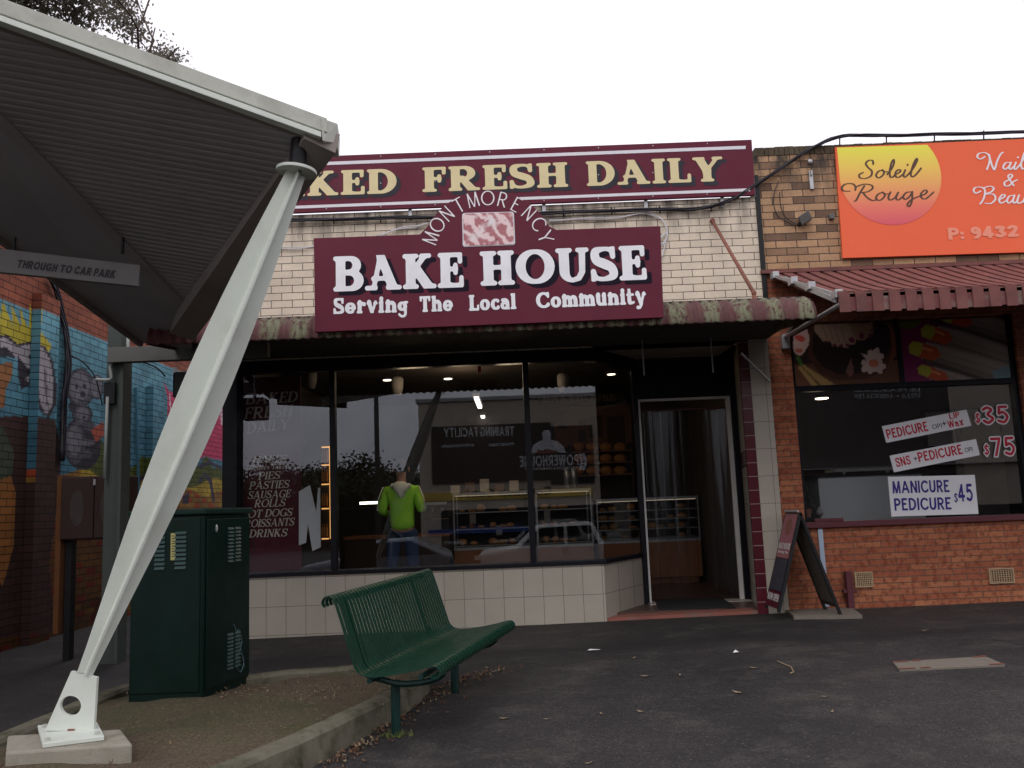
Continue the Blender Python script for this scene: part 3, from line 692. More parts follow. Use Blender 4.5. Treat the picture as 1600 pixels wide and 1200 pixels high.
def leafpoly(mb, c, l, wd, rot, curl=.01):
    c = Vector(c); d = Vector((math.cos(rot), math.sin(rot), 0)); s_ = Vector((-d.y, d.x, 0)); z = Vector((0, 0, 1))
    p = [c-d*l/2+z*curl, c-d*l*.1+s_*wd/2+z*.002, c+d*l*.2+s_*wd*.4, c+d*l/2+z*curl*1.5, c+d*l*.15-s_*wd/2+z*.004, c-d*l*.2-s_*wd*.45]
    mb.add(p, [[0, 1, 5], [1, 2, 4, 5], [2, 3, 4]])
def build_litter():
    mb = MB(); rnd = random.Random(5)
    rt = [PZ(a, b, .1) for a, b in ((480, 1195), (545, 1158), (600, 1125), (640, 1095), (690, 1070), (720, 1060), (760, 1050))]
    for i in range(330):
        k = rnd.random()*(len(rt)-1); a = int(k); p = rt[a].lerp(rt[a+1], k-a)
        x, y = p.x+abs(rnd.gauss(0, .11))+.02, p.y+rnd.gauss(0, .08); mb.cur = rnd.choice([0, 0, 0, 1])
        leafpoly(mb, (x, y, gz(x, y)+.006+rnd.random()*.012), rnd.uniform(.015, .06), rnd.uniform(.008, .02), rnd.random()*6.3, rnd.uniform(0, .02))
    for i in range(330):
        x, y = rnd.uniform(-3.6, -.6), rnd.uniform(3.6, 6.9)
        if not pip(bedpoly, np.array([x]), np.array([y]))[0]: continue
        if rnd.random() < .6: x, y = rnd.gauss(-1.75, .35), rnd.gauss(6.3, .25)
        mb.cur = rnd.choice([0, 1, 1]); leafpoly(mb, (x, y, .200+.025*rnd.random()), rnd.uniform(.012, .045), rnd.uniform(.006, .016), rnd.random()*6.3, rnd.uniform(0, .02))
    o = mb.build('leaf_litter', [M['litter'], M['litter_pale']]); tag(o, 'scattered dry leaf litter along the kerb and over the soil', 'leaf litter', kind='stuff')
    # single leaves and scraps on the open asphalt
    first = None
    for (px, py, rot, l) in [(1010, 1056, .2, .11), (990, 1028, 1.0, .08), (1062, 1055, 1.4, .06), (1002, 1112, 2.4, .07), (1155, 1082, 2.7, .10), (1290, 1088, .1, .07), (855, 1123, .4, .06), (940, 1115, 2.0, .05), (1445, 985, .3, .1), (700, 1045, .4, .12), (790, 1122, .2, .09), (1180, 1043, .1, .1), (1300, 1112, 1.1, .06), (920, 1192, .6, .06)]:
        p = PZ(px, py, gz(*PZ(px, py, .1).xy)+.008)
        if first is None:
            mb = MB(); leafpoly(mb, (0, 0, 0), .09, .022, 0, .008); o = mb.build('fallen_leaf', M['litter_pale']); first = o
        else: o = first.copy(); COL.objects.link(o)
        o.location = p; o.rotation_euler = (0, 0, rot); o.scale = (l/.09,)*3
        tag(o, 'small dry leaf lying alone on the dark asphalt', 'leaf', 'single leaves on the asphalt')
    mb = MB(); p = PZ(1150, 1020, .13); mb.add([p+Vector(q) for q in ((-.025, -.012, .004), (.02, -.02, .01), (.03, .012, .004), (0, .022, .022), (-.02, .012, .006))], [[0, 1, 3], [1, 2, 3], [0, 3, 4]])
    tag(mb.build('paper_scrap', M['paper']), 'crumpled white scrap on the asphalt in front of the shop door', 'litter')
    mb = MB(); p = PZ(928, 1016, .13); mb.add([p+Vector(q) for q in ((-.06, -.012, .003), (.05, -.02, .006), (.06, .008, .004), (-.035, .02, .01))], [[0, 1, 2, 3]])
    tag(mb.build('paper_scrap', M['paper']), 'flat pale scrap on the asphalt beyond the green bench', 'litter')
    mb = MB(); p = PZ(612, 1118, .1); mb.add([p+Vector(q) for q in ((-.03, -.01, .004), (.02, -.02, .012), (.03, .02, .02), (-.02, .02, .035))], [[0, 1, 2, 3]])
    tag(mb.build('paper_scrap', M['paper']), 'white scrap lying by the kerb under the green bench', 'litter')
    mb = MB(); mb.tube([PZ(a, b, gz(*PZ(a, b, .1).xy)+.008) for a, b in ((1215, 1033), (1226, 1038), (1236, 1042), (1240, 1050), (1235, 1052))], .006, 5)
    tag(mb.build('twig', M['litter_pale']), 'thin curved straw coloured twig on the asphalt', 'twig')
build_litter()
def pit_lid():
    mb = MB(); q = [PZ(a, b, gz(*PZ(a, b, .1).xy)+.012) for a, b in ((1395, 1034), (1540, 1025), (1570, 1038), (1405, 1046))]
    root = thing('pit_lid', 'flat concrete service pit lid set into the asphalt', 'pit lid', (q[0]+q[2])/2)
    mb.prism(q, (0, 0, -.05)); mb.build('lid', M['pit_lid'], root, bevel=.004)
    for a, b in ((0, .16), (.2, .3), (.86, 1)):
        for e0, e1 in ((q[3], q[2]), (q[0], q[1])):
            s_, f_ = e0.lerp(e1, a), e0.lerp(e1, b); s_.z += .004; f_.z += .004
            d = (q[0]-q[3]).normalized()*.03*(1 if e0 is q[3] else -1); mb = MB(); mb.quad(s_, f_, f_+d, s_+d); mb.build('marking', M['orange_paint'], root)
pit_lid()
# ================================================================ BAKERY BUILDING
FL = .21                                     # shop floor level
XL, XR = -3.24, P(1187, 400, D).x            # parapet ends
ZPT = P(800, 322.5, D).z                       # parapet top
bk = thing('bakery_building', 'cream brick bakery shop with dark glazed shopfront and tiled plinth', 'shop building', ((XL+XR)/2, D, gz(0, D)))
mb = MB(); mb.box((XL, D, 3.16), (XR, D+.25, ZPT)); mb.build('parapet_wall', M['cream_brick'], bk)
mb = MB(); mb.box((XL, D+.25, -.1), (XL+.2, 18, 3.9)); mb.box((XR-.05, D+.25, -.1), (XR+.13, 18, 3.9)); mb.box((XL+.2, 17.8, -.1), (XR-.05, 18, 3.9))
mb.build('side_wall', M['plain_brick_y'], bk)
mb = MB(); mb.box((XL+.2, D+.25, 3.7), (XR-.05, 17.8, 3.8)); mb.build('roof', M['soffit'], bk)
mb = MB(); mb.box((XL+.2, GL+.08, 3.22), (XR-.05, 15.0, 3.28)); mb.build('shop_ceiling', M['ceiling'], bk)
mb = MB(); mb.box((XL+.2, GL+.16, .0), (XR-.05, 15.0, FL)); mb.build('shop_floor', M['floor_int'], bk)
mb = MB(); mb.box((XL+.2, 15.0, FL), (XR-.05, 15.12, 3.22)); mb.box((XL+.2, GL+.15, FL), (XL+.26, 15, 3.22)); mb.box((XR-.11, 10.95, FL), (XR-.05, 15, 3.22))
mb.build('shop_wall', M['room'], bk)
# plinth: straight run and splayed return to the recessed door
ZS = P(680, 886, GL).z                       # sill height
XP0, XP1 = XL, P(943, 900, GL).x
YD = 10.8; XD0, XD1 = P(1005, 780, YD).x, P(1152, 780, YD).x
XPI = P(1165, 700, D).x                      # pillar inner edge
mb = MB(); mb.box((XP0, D, -.05), (XP1, GL+.16, ZS-.03))
mb.build('plinth', M['plinth_tile'], bk)
mb = MB(); mb.prism([(XP1, D, -.05), (XD0-.06, YD-.02, -.05), (XD0-.06, YD+.1, -.05), (XP1, GL+.16, -.05)], (0, 0, ZS+.02)); mb.build('plinth_return', M['plinth_tile'], bk)
mb = MB(); mb.box((XP0, D-.03, ZS-.03), (XP1-.01, GL+.1, ZS+.012)); mb.prism([(XP1-.012, D-.03, ZS-.03), (XP1+.03, D-.03, ZS-.03), (XD0-.03, YD-.03, ZS-.03), (XD0-.06, YD+.08, ZS-.03), (XP1-.012, GL+.1, ZS-.03)], (0, 0, .042))
mb.build('window_sill', M['dark_frame'], bk, bevel=.005)
# window frame: head, mullions
ZH = 3.12; xm = [P(521, 700, GL).x, P(826, 700, GL).x]; xc = XP1+.02
XW0 = P(375, 750, GL).x
mb = MB(); mb.box((XL, GL-.06, ZH-.10), (xc, GL+.06, ZH+.1))
for x in xm: mb.box((x-.033, GL-.05, ZS+.012), (x+.033, GL+.05, ZH-.1))
mb.box((xc-.02, GL-.05, ZS+.012), (xc+.02, GL+.04, ZH-.1)) if 0 else None
mb.prism([(xc, GL-.06, ZH-.1), (XD0, YD-.05, ZH-.1), (XD0-.05, YD+.05, ZH-.1), (xc, GL+.06, ZH-.1)], (0, 0, .2))
mb.build('window_frame', M['dark_frame'], bk, bevel=.006)
mb = MB(); mb.box((XL, D-.02, -.05), (XW0, GL+.12, ZH-.1)); mb.build('corner_post', M['dark_frame'], bk, bevel=.006)
edges = [XW0, xm[0]-.033, xm[0]+.033, xm[1]-.033, xm[1]+.033, xc-.004]
for i in range(3):
    a, b = edges[2*i], edges[2*i+1]; mb = MB(); mb.quad((a, GL, ZS+.012), (b, GL, ZS+.012), (b, GL, ZH-.1), (a, GL, ZH-.1)); mb.build('window_pane', M['glass'], bk)
mb = MB(); mb.quad((xc, GL, ZS+.012), (XD0-.06, YD, ZS+.012), (XD0-.06, YD, ZH-.1), (xc, GL, ZH-.1)); mb.build('window_pane', M['glass'], bk)
# recess: jambs, transom, soffit, return wall, threshold
ZT = P(1065, 628, YD).z
mb = MB(); mb.box((XD0-.06, YD-.05, FL-.06), (XD0+.0, YD+.08, ZH+.1)); mb.box((XD1, YD-.04, FL-.06), (XD1+.07, YD+.08, ZH+.1)); mb.box((XD0, YD-.03, ZT+.05), (XD1, YD+.06, ZH+.1))
mb.build('door_surround', M['dark_frame'], bk, bevel=.005)
mb = MB(); mb.box((XL, 8.32, 3.17), (XR, D, 3.2)); mb.build('soffit', M['soffit'], bk)
mb = MB(); mb.box((XP1, D, 3.16), (XPI, YD+.1, 3.22)); mb.build('recess_soffit', M['soffit_pale'], bk)
for px in (1003, 1110): p = P(px, 545, 9.6); mb = MB(); mb.bar((p.x, 9.55, 3.17), (p.x, 9.55, 2.78), .006, .006); mb.build('hanging_rod', M['steel'], bk)
XRW = XD1+.075
def rw(y): return XPI+.004+(XRW-XPI)*(y-D)/(YD-D)
mb = MB(); mb.prism([(rw(D+.02), D+.02, -.05), (rw(YD-.045), YD-.045, -.05), (XRW+.25, YD-.045, -.05), (XPI+.14, D+.02, -.05)], (0, 0, 3.21)); mb.build('recess_wall', M['tile_side'], bk)
zb0, zb1 = P(1160, 730, 10.2).z, P(1160, 705, 10.2).z; mb = MB(); mb.prism([(rw(D+.03)-.006, D+.03, zb0), (rw(YD-.05)-.006, YD-.05, zb0), (rw(YD-.05)+.02, YD-.05, zb0), (rw(D+.03)+.02, D+.03, zb0)], (0, 0, zb1-zb0)); mb.build('tile_band', M['maroon_tile'], bk)
# pillar with maroon edging tiles and cream tiles
XS = P(1176, 640, D).x
ZPL = P(1195, 516, D).z
mb = MB(); mb.box((XPI, D-.015, -.05), (XS, D+.02, ZPL)); mb.build('pillar_edge_tiles', M['maroon_tile'], bk)
XE = P(1207, 640, D).x
mb = MB(); mb.box((XS, D-.018, -.05), (XE, D+.02, ZPL)); mb.build('pillar_tiles', M['plinth_tile'], bk)
mb = MB(); mb.box((XPI, D-.012, ZPL), (XE, D+.03, 3.17)); mb.build('pillar_head', M['dark_frame'], bk)
mb = MB(); mb.tube([P(1158, 552, 9.5), P(1203, 596, D-.03)], .012, 6); mb.build('stay_rod', M['steel'], bk)
# step and threshold
mb = MB(); mb.prism([(XP1+.01, D+.01, gz(1, D)-.02), (XPI, D+.01, gz(2.5, D)-.02), (XPI, YD, gz(2.5, D)-.02), (XD0-.05, YD, gz(1.5, D)-.02)], (0, 0, .055)); mb.build('step', M['step_red'], bk)
mb = MB(); mb.box((XD0-.02, YD-.16, .1), (XD1+.05, YD+.1, FL+.012)); mb.build('threshold', M['sill_pale'], bk, bevel=.01)
# door opening: thin pale frame, rail, clear plastic strips
door = MB()
door.box((XD0+.002, YD-.02, FL+.01), (XD0+.028, YD+.03, ZT+.05)); door.box((XD1-.055, YD-.02, FL+.01), (XD1-.002, YD+.03, ZT+.05)); door.box((XD0+.028, YD-.02, ZT+.02), (XD1-.055, YD+.03, ZT+.05))
dfr = door.build('door_frame', M['white_paint'], bk, bevel=.004)
mb = MB(); mb.box((XD0+.03, YD+.0, ZT-.10), (XD1-.06, YD+.03, ZT-.08)); mb.build('curtain_rail', M['sill_red'], dfr)
nst = 9; wst = (XD1-XD0-.1)/nst
for i in range(nst):
    mb = MB(); x = XD0+.04+i*wst; k = 7; vs = []
    for j in range(k+1):
        z = ZT-.1-(ZT-.12-FL-.02)*j/k
        for q in range(5): vs.append((x+wst*1.12*q/4, YD+.035+.012*(i % 2)+.018*math.sin(q/4*math.pi+i)+.01*math.sin(j*.8+i*2), z))
    mb.add(vs, [[j*5+q, j*5+q+1, (j+1)*5+q+1, (j+1)*5+q] for j in range(k) for q in range(4)])
    mb.build('plastic_strip', M['strip_pvc'], dfr, smooth=True)
mb = MB(); a = PZ(1022, 940, .185); 
dm = [PZ(1022, 941, .19), PZ(1128, 938, .19), PZ(1150, 953, .19), PZ(1030, 956, .19)]
zst = max(gz(1, D)+.035, gz(2.5, D)+.035)
dm = [Vector((p.x, p.y, zst+.012)) for p in dm]; mb.prism(dm, (0, 0, .012))
tag(mb.build('doormat', M['mat_black'], bevel=.003), 'black rubber doormat on the worn red step', 'doormat')
# fixed writing inside the left pane
def poster():
    Yp = GL+.12; x0, x1 = XW0+.01, P(470, 750, Yp).x
    root = thing('window_poster', 'maroon bakery menu board behind the left shop window', 'poster', ((x0+x1)/2, Yp, ZS))
    mb = MB(); mb.box((x0, Yp, ZS+.02), (x1, Yp+.02, ZH-.12)); mb.build('board', M['poster_maroon'], root)
    st = dict(w=.085, t=.035, s=.15, shear=.22, h=.045, gap=.05)
    for txt, a, b, cap, bd in [('BAKED', (383, 632), (464, 628), 17, 0), ('FRESH', (381, 655), (456, 650), 18, 0), ('DAILY', (385, 678), (452, 670), 17, 0),
        ('CAKES', (395, 724), (447, 722), 11.5, 0), ('Orders Taken', (389, 735), (452, 732), 8, 0), ('PIES', (403, 750), (437, 748), 12, 0), ('PASTIES', (389, 765), (451, 762), 12, 0), ('SAUSAGE', (387, 780), (453, 777), 12, 0), ('ROLLS', (397, 793), (445, 791), 12, 0), ('HOT DOGS', (377, 810), (456, 806), 12, 0), ('CROISSANTS', (372, 825), (459, 821), 12, 0), ('DRINKS', (389, 840), (448, 838), 12, 0)]:
        mb = MB(); text_px(mb, txt, a, b, cap, Yp, off=.004, **st); mb.build('lettering', M['poster_text'], root)
poster()
def window_n():
    Yp = GL+.10
    root = thing('cutout_letter', 'large tilted white cut-out letter standing inside the left window pane', 'window sign', P(485, 880, Yp))
    mb = MB(); pts = [(467, 768), (484, 758), (494, 800), (497, 762), (500, 762), (501, 855), (488, 861), (481, 818), (478, 848), (467, 852)]
    mb.prism([P(a, b, Yp) for a, b in pts], (0, .012, 0)); mb.build('letter_board', M['white_card'], root)
window_n()
# ---------------------------------------------------------------- verandah awning of corrugated iron
YA = 7.9
def bak_awning():
    xa, xb = P(230, 510, YA).x, P(1276, 475, YA).x
    root = thing('bakery_awning', 'lichen streaked maroon corrugated bullnose awning over the bakery shopfront', 'awning', ((xa+xb)/2, YA, 2.85))
    ztop = 3.215; zb = P(800, 516.5, YA).z; n = int((xb-xa)/.0115); mb = MB(); vs = []
    rr = .30; prof = [(D-.01, 3.46), (YA+rr+.9, 3.35), (YA+rr+.45, 3.30)]
    for i in range(9):
        a = R(90)*i/8; prof.append((YA+rr-rr*math.sin(a), zb+(ztop+.04-zb)*(.06+.94*math.cos(a))))
    prof.append((YA+.002, zb)); k = len(prof)
    for i in range(n+1):
        x = xa+(xb-xa)*i/n; c = .013*math.cos(2*math.pi*x/.092)
        for j, (y, z) in enumerate(prof):
            y0, z0 = prof[max(0, j-1)]; y1, z1 = prof[min(k-1, j+1)]; ty, tz = y1-y0, z1-z0; l = math.hypot(ty, tz)
            vs.append((x, y+c*tz/l, z-c*ty/l - (.006*math.cos(2*math.pi*x/.092) if j == k-1 else 0)))
    mb.add(vs, [[i*k+j, (i+1)*k+j, (i+1)*k+j+1, i*k+j+1] for i in range(n) for j in range(k-1)])
    o = mb.build('corrugated_sheet', M['lichen'], root, smooth=True); sm = o.modifiers.new('thick', 'SOLIDIFY'); sm.thickness = .004
    mb = MB(); mb.box((xa+.05, YA+.30, zb+.1), (xb-.05, YA+.36, zb+.28)); mb.build('fascia_batten', M['soffit'], root)
    for side, cp in ((xa+.004, 1), (xb-.004, -1)):
        mb = MB(); pts = [(side, y, z) for (y, z) in prof]+[(side, D-.02, 3.2), (side, YA+.1, 3.2)]; mb.prism(pts, (.006*cp, 0, 0)); mb.build('end_plate', M['lichen'], root)
    for (a, b) in (((1113, 345), (1178, 458)), ((409, 356), (334, 481))):
        p0 = P(*a, D-.01); p1 = P(*b, YA+.30); mb = MB(); mb.tube([p0, p1], .019, 8); mb.tube([p1, p1+Vector((0, 0, -.13))], .02, 8)
        mb.blob(p1, .026, .026, .03); mb.lathe([(.03, 0), (.03, .012)], p0+Vector((0, -.012, 0)), 10, (0, 1, 0)); mb.build('tie_rod', M['rust_pipe'], root, smooth=True)
bak_awning()
# ---------------------------------------------------------------- BAKE HOUSE sign
def house_sign():
    Ys = 7.82; q = [(492, 519), (1037, 496), (1032, 353)]
    root = thing('shop_sign', 'big maroon shop sign with arched top and white lettering fixed on the awning front', 'sign', P(765, 508, Ys))
    arch = []
    for a in range(-18, 199, 9):
        arch.append((763+107*math.cos(R(a)), 401-104*math.sin(R(a))))
    arch = [p for p in arch if p[1] < 361-.036*(p[0]-763)-1]
    pts = q+[(870, 359)]+arch+[(656, 366), (490, 372)]
    mb = MB(); mb.prism([P(a, b, Ys) for a, b in pts], (0, .05, 0)); mb.build('board', M['maroon'], root, bevel=.004)
    for f in (.12, .38, .62, .88): p = P(492+545*f, 510-23*f, Ys); mb = MB(); mb.box((p.x-.025, Ys+.052, p.z+.05), (p.x+.025, YA+.28, p.z+.09)); mb.build('bracket', M['black'], root)
    st = dict(w=.142, t=.066, s=.235, h=.02, gap=.035, space=.30)
    for txt, a, b, cap in (('BAKE', (521, 456), (725, 449), 58), ('HOUSE', (751, 447), (1011, 437), 57)):
        sh = MB(); text_px(sh, txt, (a[0]+8, a[1]+6), (b[0]+8, b[1]+6), cap, Ys, off=.002, **st); sh.build('letter_shadow', M['shadow_letter'], root)
        mb = MB(); text_px(mb, txt, a, b, cap, Ys, off=.005, **st); mb.build('lettering', M['white_letter'], root)
    st = dict(w=.145, t=.08, s=.215, h=.03, gap=.05)
    for txt, a, b in (('Serving', (521, 491), (638, 488)), ('The', (656, 488), (708, 486)), ('Local', (733, 486), (807, 483)), ('Community', (838, 482), (1010, 475))):
        mb = MB(); text_px(mb, txt, a, b, 26, Ys, off=.005, **st); mb.build('lettering', M['white_letter'], root)
    # arched place name, drawn letter by letter round the arch
    mb = MB(); cx, cy, rad = 763, 402, 81; letters = 'MONTMORENCY'
    hs_ = [.5, .45, .42, .36, .5, .45, .36, .36, .42, .42, .4]; ang0, ang1 = 161, 20
    for i, ch in enumerate(letters):
        a = R(ang0+(ang1-ang0)*i/(len(letters)-1)); pl, x0, x1 = gpolys(ch, .052, .034, 0, 0, .04)
        s_ = 23; 
        for poly in pl:
            vs = []
            for (x, y) in poly:
                lx, ly = (x-(x0+x1)/2)*s_*.92, y*s_+rad
                vs.append(P(cx+lx*math.sin(a)+ly*math.cos(a)*1.03, cy+lx*math.cos(a)-ly*math.sin(a), Ys)+Vector((0, -.004, 0)))
            mb.quad(*vs)
    mb.build('lettering', M['white_ink'], root)
    mb = MB(); rr = 4; pts = []
    for (a, b, s0) in ((727, 382, 180), (801, 379, 270), (799, 335, 0), (726, 337, 90)):
        for e in range(0, 91, 30): pts.append(P(a+rr*math.cos(R(s0+e)), b-rr*math.sin(R(s0+e)), Ys))
    c = sum(pts, Vector())/len(pts)
    mb.quad(*[p+Vector((0, -.004, 0)) for p in pts]); pic = mb.build('picture_border', M['white_line'], root)
    mb = MB(); mb.quad(*[c+(p-c)*.955+Vector((0, -.008, 0)) for p in pts]); mb.build('picture', M['picture'], pic)
house_sign()
# ---------------------------------------------------------------- BAKED FRESH DAILY sign along the parapet
def daily_sign():
    Ys = D-.06
    def top(x): return 218+(1174-x)*.0385
    def bot(x): return 304.5+(1180-x)*.0385
    root = thing('parapet_sign', 'long maroon sign with cream lettering along the top of the parapet', 'sign', P(760, 320, Ys))
    mb = MB(); mb.prism([P(318, bot(318), Ys), P(1180, bot(1180), Ys), P(1174.5, top(1174), Ys), P(316, top(316), Ys)], (0, .045, 0)); mb.build('board', M['maroon'], root, bevel=.003)
    for x in (420, 640, 850, 1010, 1130): p = P(x, bot(x)+2, Ys); mb = MB(); mb.box((p.x-.02, Ys+.048, p.z-.10), (p.x+.02, Ys+.059, p.z+.5)); mb.build('bracket', M['steel'], root)
    mb = MB()
    for d0, d1, xr in ((9.5, 14.5, 1165), (-10.5, -6.0, 1172)):
        f = top if d0 > 0 else bot
        mb.quad(*[p+Vector((0, -.003, 0)) for p in (P(330, f(330)+d1, Ys), P(xr, f(xr)+d1, Ys), P(xr, f(xr)+d0, Ys), P(330, f(330)+d0, Ys))])
    mb.build('painted_line', M['white_line'], root)
    st = dict(w=.135, t=.058, s=.22, h=.022, gap=.07)
    for txt, a, b in (('BAKED', (375, 310), (620, 302)), ('FRESH', (660, 300.5), (888, 292)), ('DAILY', (917, 291), (1131, 283))):
        cap = 42
        sh = MB(); text_px(sh, txt, (a[0]+6, a[1]+5), (b[0]+6, b[1]+5), cap, Ys, off=.0025, grow=.02, **st); sh.build('letter_shadow', M['grey_letter'], root)
        mb = MB(); text_px(mb, txt, a, b, cap, Ys, off=.005, **st); mb.build('lettering', M['cream_letter'], root)
    for x in range(340, 1180, 85):
        for f, d in ((top, 4), (bot, -4), (top, 46)): 
            p = P(x, f(x)+d, Ys); mb = MB(); mb.lathe([(.007, 0), (.007, .006)], p+Vector((0, -.006, 0)), 6, (0, 1, 0)); mb.build('screw', M['steel'], root)
daily_sign()
# ---------------------------------------------------------------- cables
def cables():
    mb = MB(); Yc = D-.03
    pts = [(300, 352), (420, 345), (520, 343), (640, 340), (760, 338), (850, 333), (960, 329), (1050, 327), (1098, 325), (1140, 313), (1160, 302), (1200, 276), (1234, 253), (1262, 235), (1284, 224), (1308, 214), (1340, 211), (1385, 212), (1460, 210), (1537, 208), (1660, 204)]
    for k in range(3):
        path = []
        for i, (a, b) in enumerate(catmull(pts, 3)):
            ph = i*.55+k*2.1; path.append(P(a, b+1.7*math.sin(ph), Yc-.02+.012*math.cos(ph)))
        mb.tube(path, .013 if k < 2 else .010, 6)
    tag(mb.build('power_cable', M['cable'], smooth=True), 'thick twisted black cable run along the parapets and over the salon roof', 'cable')
    for x in (522, 595, 880, 955, 1030, 1110):
        mb = MB(); p = P(x, 338-(x-640)*.033, D-.01); mb.box((p.x-.008, D-.05, p.z-.012), (p.x+.008, D+.0, p.z+.012)); mb.tube([p+Vector((0, -.03, 0)), p+Vector((0, -.035, -.05)), p+Vector((0, -.01, -.065))], .008, 5)
        tag(mb.build('cable_clip', M['black']), 'small dark iron hook holding the black cable to the cream parapet', 'cable clip', 'hooks along the parapet cable')
    for nm, pp, lab in ((0, [(405, 392), (430, 388), (470, 386), (494, 384)], 'silver wire crossing the cream wall left of the big shop sign'), (1, [(588, 368), (620, 358), (650, 352), (668, 349)], 'silver wire rising behind the left shoulder of the sign arch'),
          (2, [(858, 343), (900, 342), (960, 339), (1008, 333), (1030, 339), (1040, 352), (1043, 366), (1036, 380), (1031, 374), (1042, 362), (1040, 378), (1034, 402)], 'looped silver wires hanging beside the right end of the big shop sign')):
        mb = MB()
        for k in range(2):
            mb.tube([P(a, b+1.6*k+math.sin(i*.9+k), D-.03) for i, (a, b) in enumerate(catmull(pp, 4))], .006, 5)
        tag(mb.build('wire', M['wire'], smooth=True), lab, 'wire')
cables()
# ================================================================ SALON BUILDING
def W2(p): return P(p[0], p[1], D)
XSL, XSR = XR+.02, 8.2
ZTP = P(1400, 235.5, D).z; ZB1 = P(1400, 413, D).z
XPR = P(1247, 680, D).x; ZSI = P(1420, 812, D).z; XWR = P(1592, 640, D).x
sal = thing('salon_building', 'tan and red brick nail salon with wide window and maroon sill', 'shop building', (5, D, gz(4, D)))
mb = MB(); mb.box((XSL, D, ZB1), (XSR, D+.25, ZTP)); mb.build('upper_wall', M['tan_brick'], sal)
mb = MB(); mb.box((XSL, D+.003, 3.36), (XSR, D+.25, ZB1)); mb.box((XE, D+.003, -.1), (XPR, D+.25, 3.36)); mb.box((XPR, D+.003, -.1), (XSR, D+.25, ZSI-.05)); mb.box((XWR+.06, D+.003, ZSI-.05), (XSR, D+.25, 3.36))
mb.build('lower_wall', M['red_brick'], sal)
mb = MB(); mb.box((XSR-.2, D+.25, -.1), (XSR, 17, 4)); mb.box((XSL+.12, 16.8, -.1), (XSR-.2, 17, 4)); mb.build('side_wall', M['plain_brick_y'], sal)
mb = MB(); mb.box((XSL+.12, D+.25, 3.9), (XSR-.2, 16.8, 4.0)); mb.build('roof', M['soffit'], sal)
mb = MB(); mb.box((XPR-.06, D-.05, ZSI-.05), (XWR+.1, D+.1, ZSI+.012)); mb.box((XPR+.1, D-.02, ZSI+.012), (P(1317, 810, D).x, D+.03, ZSI+.05)); mb.build('window_sill', M['sill_red'], sal, bevel=.006)
ZPB, ZWT = P(1400, 601, D).z, 3.36
mb = MB(); mb.box((XPR, D+.05, ZSI), (XPR+.04, D+.15, ZWT)); mb.box((XWR, D+.05, ZSI), (XWR+.06, D+.15, ZWT)); mb.box((XPR+.04, D+.05, ZPB-.03), (XWR, D+.15, ZPB+.03)); xmid = P(1408, 540, D).x; mb.box((xmid-.03, D+.05, ZPB+.03), (xmid+.03, D+.15, ZWT))
mb.build('window_frame', M['dark_frame'], sal, bevel=.004)
mb = MB(); mb.quad((XPR+.04, D+.1, ZSI), (XWR, D+.1, ZSI), (XWR, D+.1, ZPB-.03), (XPR+.04, D+.1, ZPB-.03)); mb.build('window_pane', M['glass'], sal)
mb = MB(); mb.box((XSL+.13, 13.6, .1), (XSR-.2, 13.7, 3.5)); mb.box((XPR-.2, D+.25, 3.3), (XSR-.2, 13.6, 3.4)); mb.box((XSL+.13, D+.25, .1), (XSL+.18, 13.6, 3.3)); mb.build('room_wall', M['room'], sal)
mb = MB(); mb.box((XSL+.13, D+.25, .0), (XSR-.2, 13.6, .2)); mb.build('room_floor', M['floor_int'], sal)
mb = MB(); n = 46
for i in range(n):   # soldier-course capping bricks
    x = XSL+.02+(XSR-XSL)*i/n; mb.box((x, D-.008, ZTP+.001-.0), (x+(XSR-XSL)/n-.008, D+.26, ZTP+.10+random.uniform(-.004, .004)))
    if P(1308, 220, D).x < x: pass
mb.build('capping', brickmat('sooty_capping_brick', (.16, .12, .07), (.10, .075, .05), (.04, .03, .03), .12, .3, .004, 'xz0', mottle=.4), sal)
mb = MB(); mb.box((XR+.002, D-.03, 3.3), (XR+.05, D+.2, ZPT+.25)); mb.build('downpipe', M['black'], sal)
M['vent_dark'] = mat('dark_vent_hole', (.06, .022, .01), .9, .2, 20); M['vent_grille'] = mat('tan_vent_grille', (.42, .30, .18), .8, .2, 20)
# air bricks
for (x0, x1, y0, y1) in ((1336, 1362, 893, 918), (1546, 1582, 887, 912)):
    a, b = P(x0, y1, D), P(x1, y0, D); mb = MB(); fr = .011; xw, zh = b.x-a.x, b.z-a.z
    mb.box((a.x, D-.02, a.z), (b.x, D+.01, a.z+fr)); mb.box((a.x, D-.02, b.z-fr), (b.x, D+.01, b.z)); mb.box((a.x, D-.02, a.z+fr), (a.x+fr, D+.01, b.z-fr)); mb.box((b.x-fr, D-.02, a.z+fr), (b.x, D+.01, b.z-fr))
    vt = mb.build('air_vent', M['vent_grille'], sal)
    mb = MB()
    for i in range(1, 10): x = a.x+xw*i/10; mb.box((x-.0028, D-.012, a.z+fr), (x+.004, D-.002, b.z-fr))
    for i in range(1, 7): z = a.z+zh*i/7; mb.box((a.x+fr, D-.0125, z-.0028), (b.x-fr, D-.0015, z+.0028))
    mb.build('grille', M['vent_grille'], vt)
    mb = MB(); mb.box((a.x+fr, D-.001, a.z+fr), (b.x-fr, D+.006, b.z-fr)); mb.build('vent_back', M['vent_dark'], vt)
mb = MB(); a, b = P(1331, 951, D-.1), P(1329, 893, D-.1); mb.box((a.x-.033, D-.11, a.z-.02), (a.x+.033, D-.03, b.z)); z = P(1330, 924, D-.1).z; mb.box((a.x-.07, D-.1, z-.02), (a.x+.075, D-.04, z+.02))
tag(mb.build('iron_bracket', M['sill_red'], bevel=.006), 'short maroon iron post with cross piece against the brick wall beside the vent', 'post')
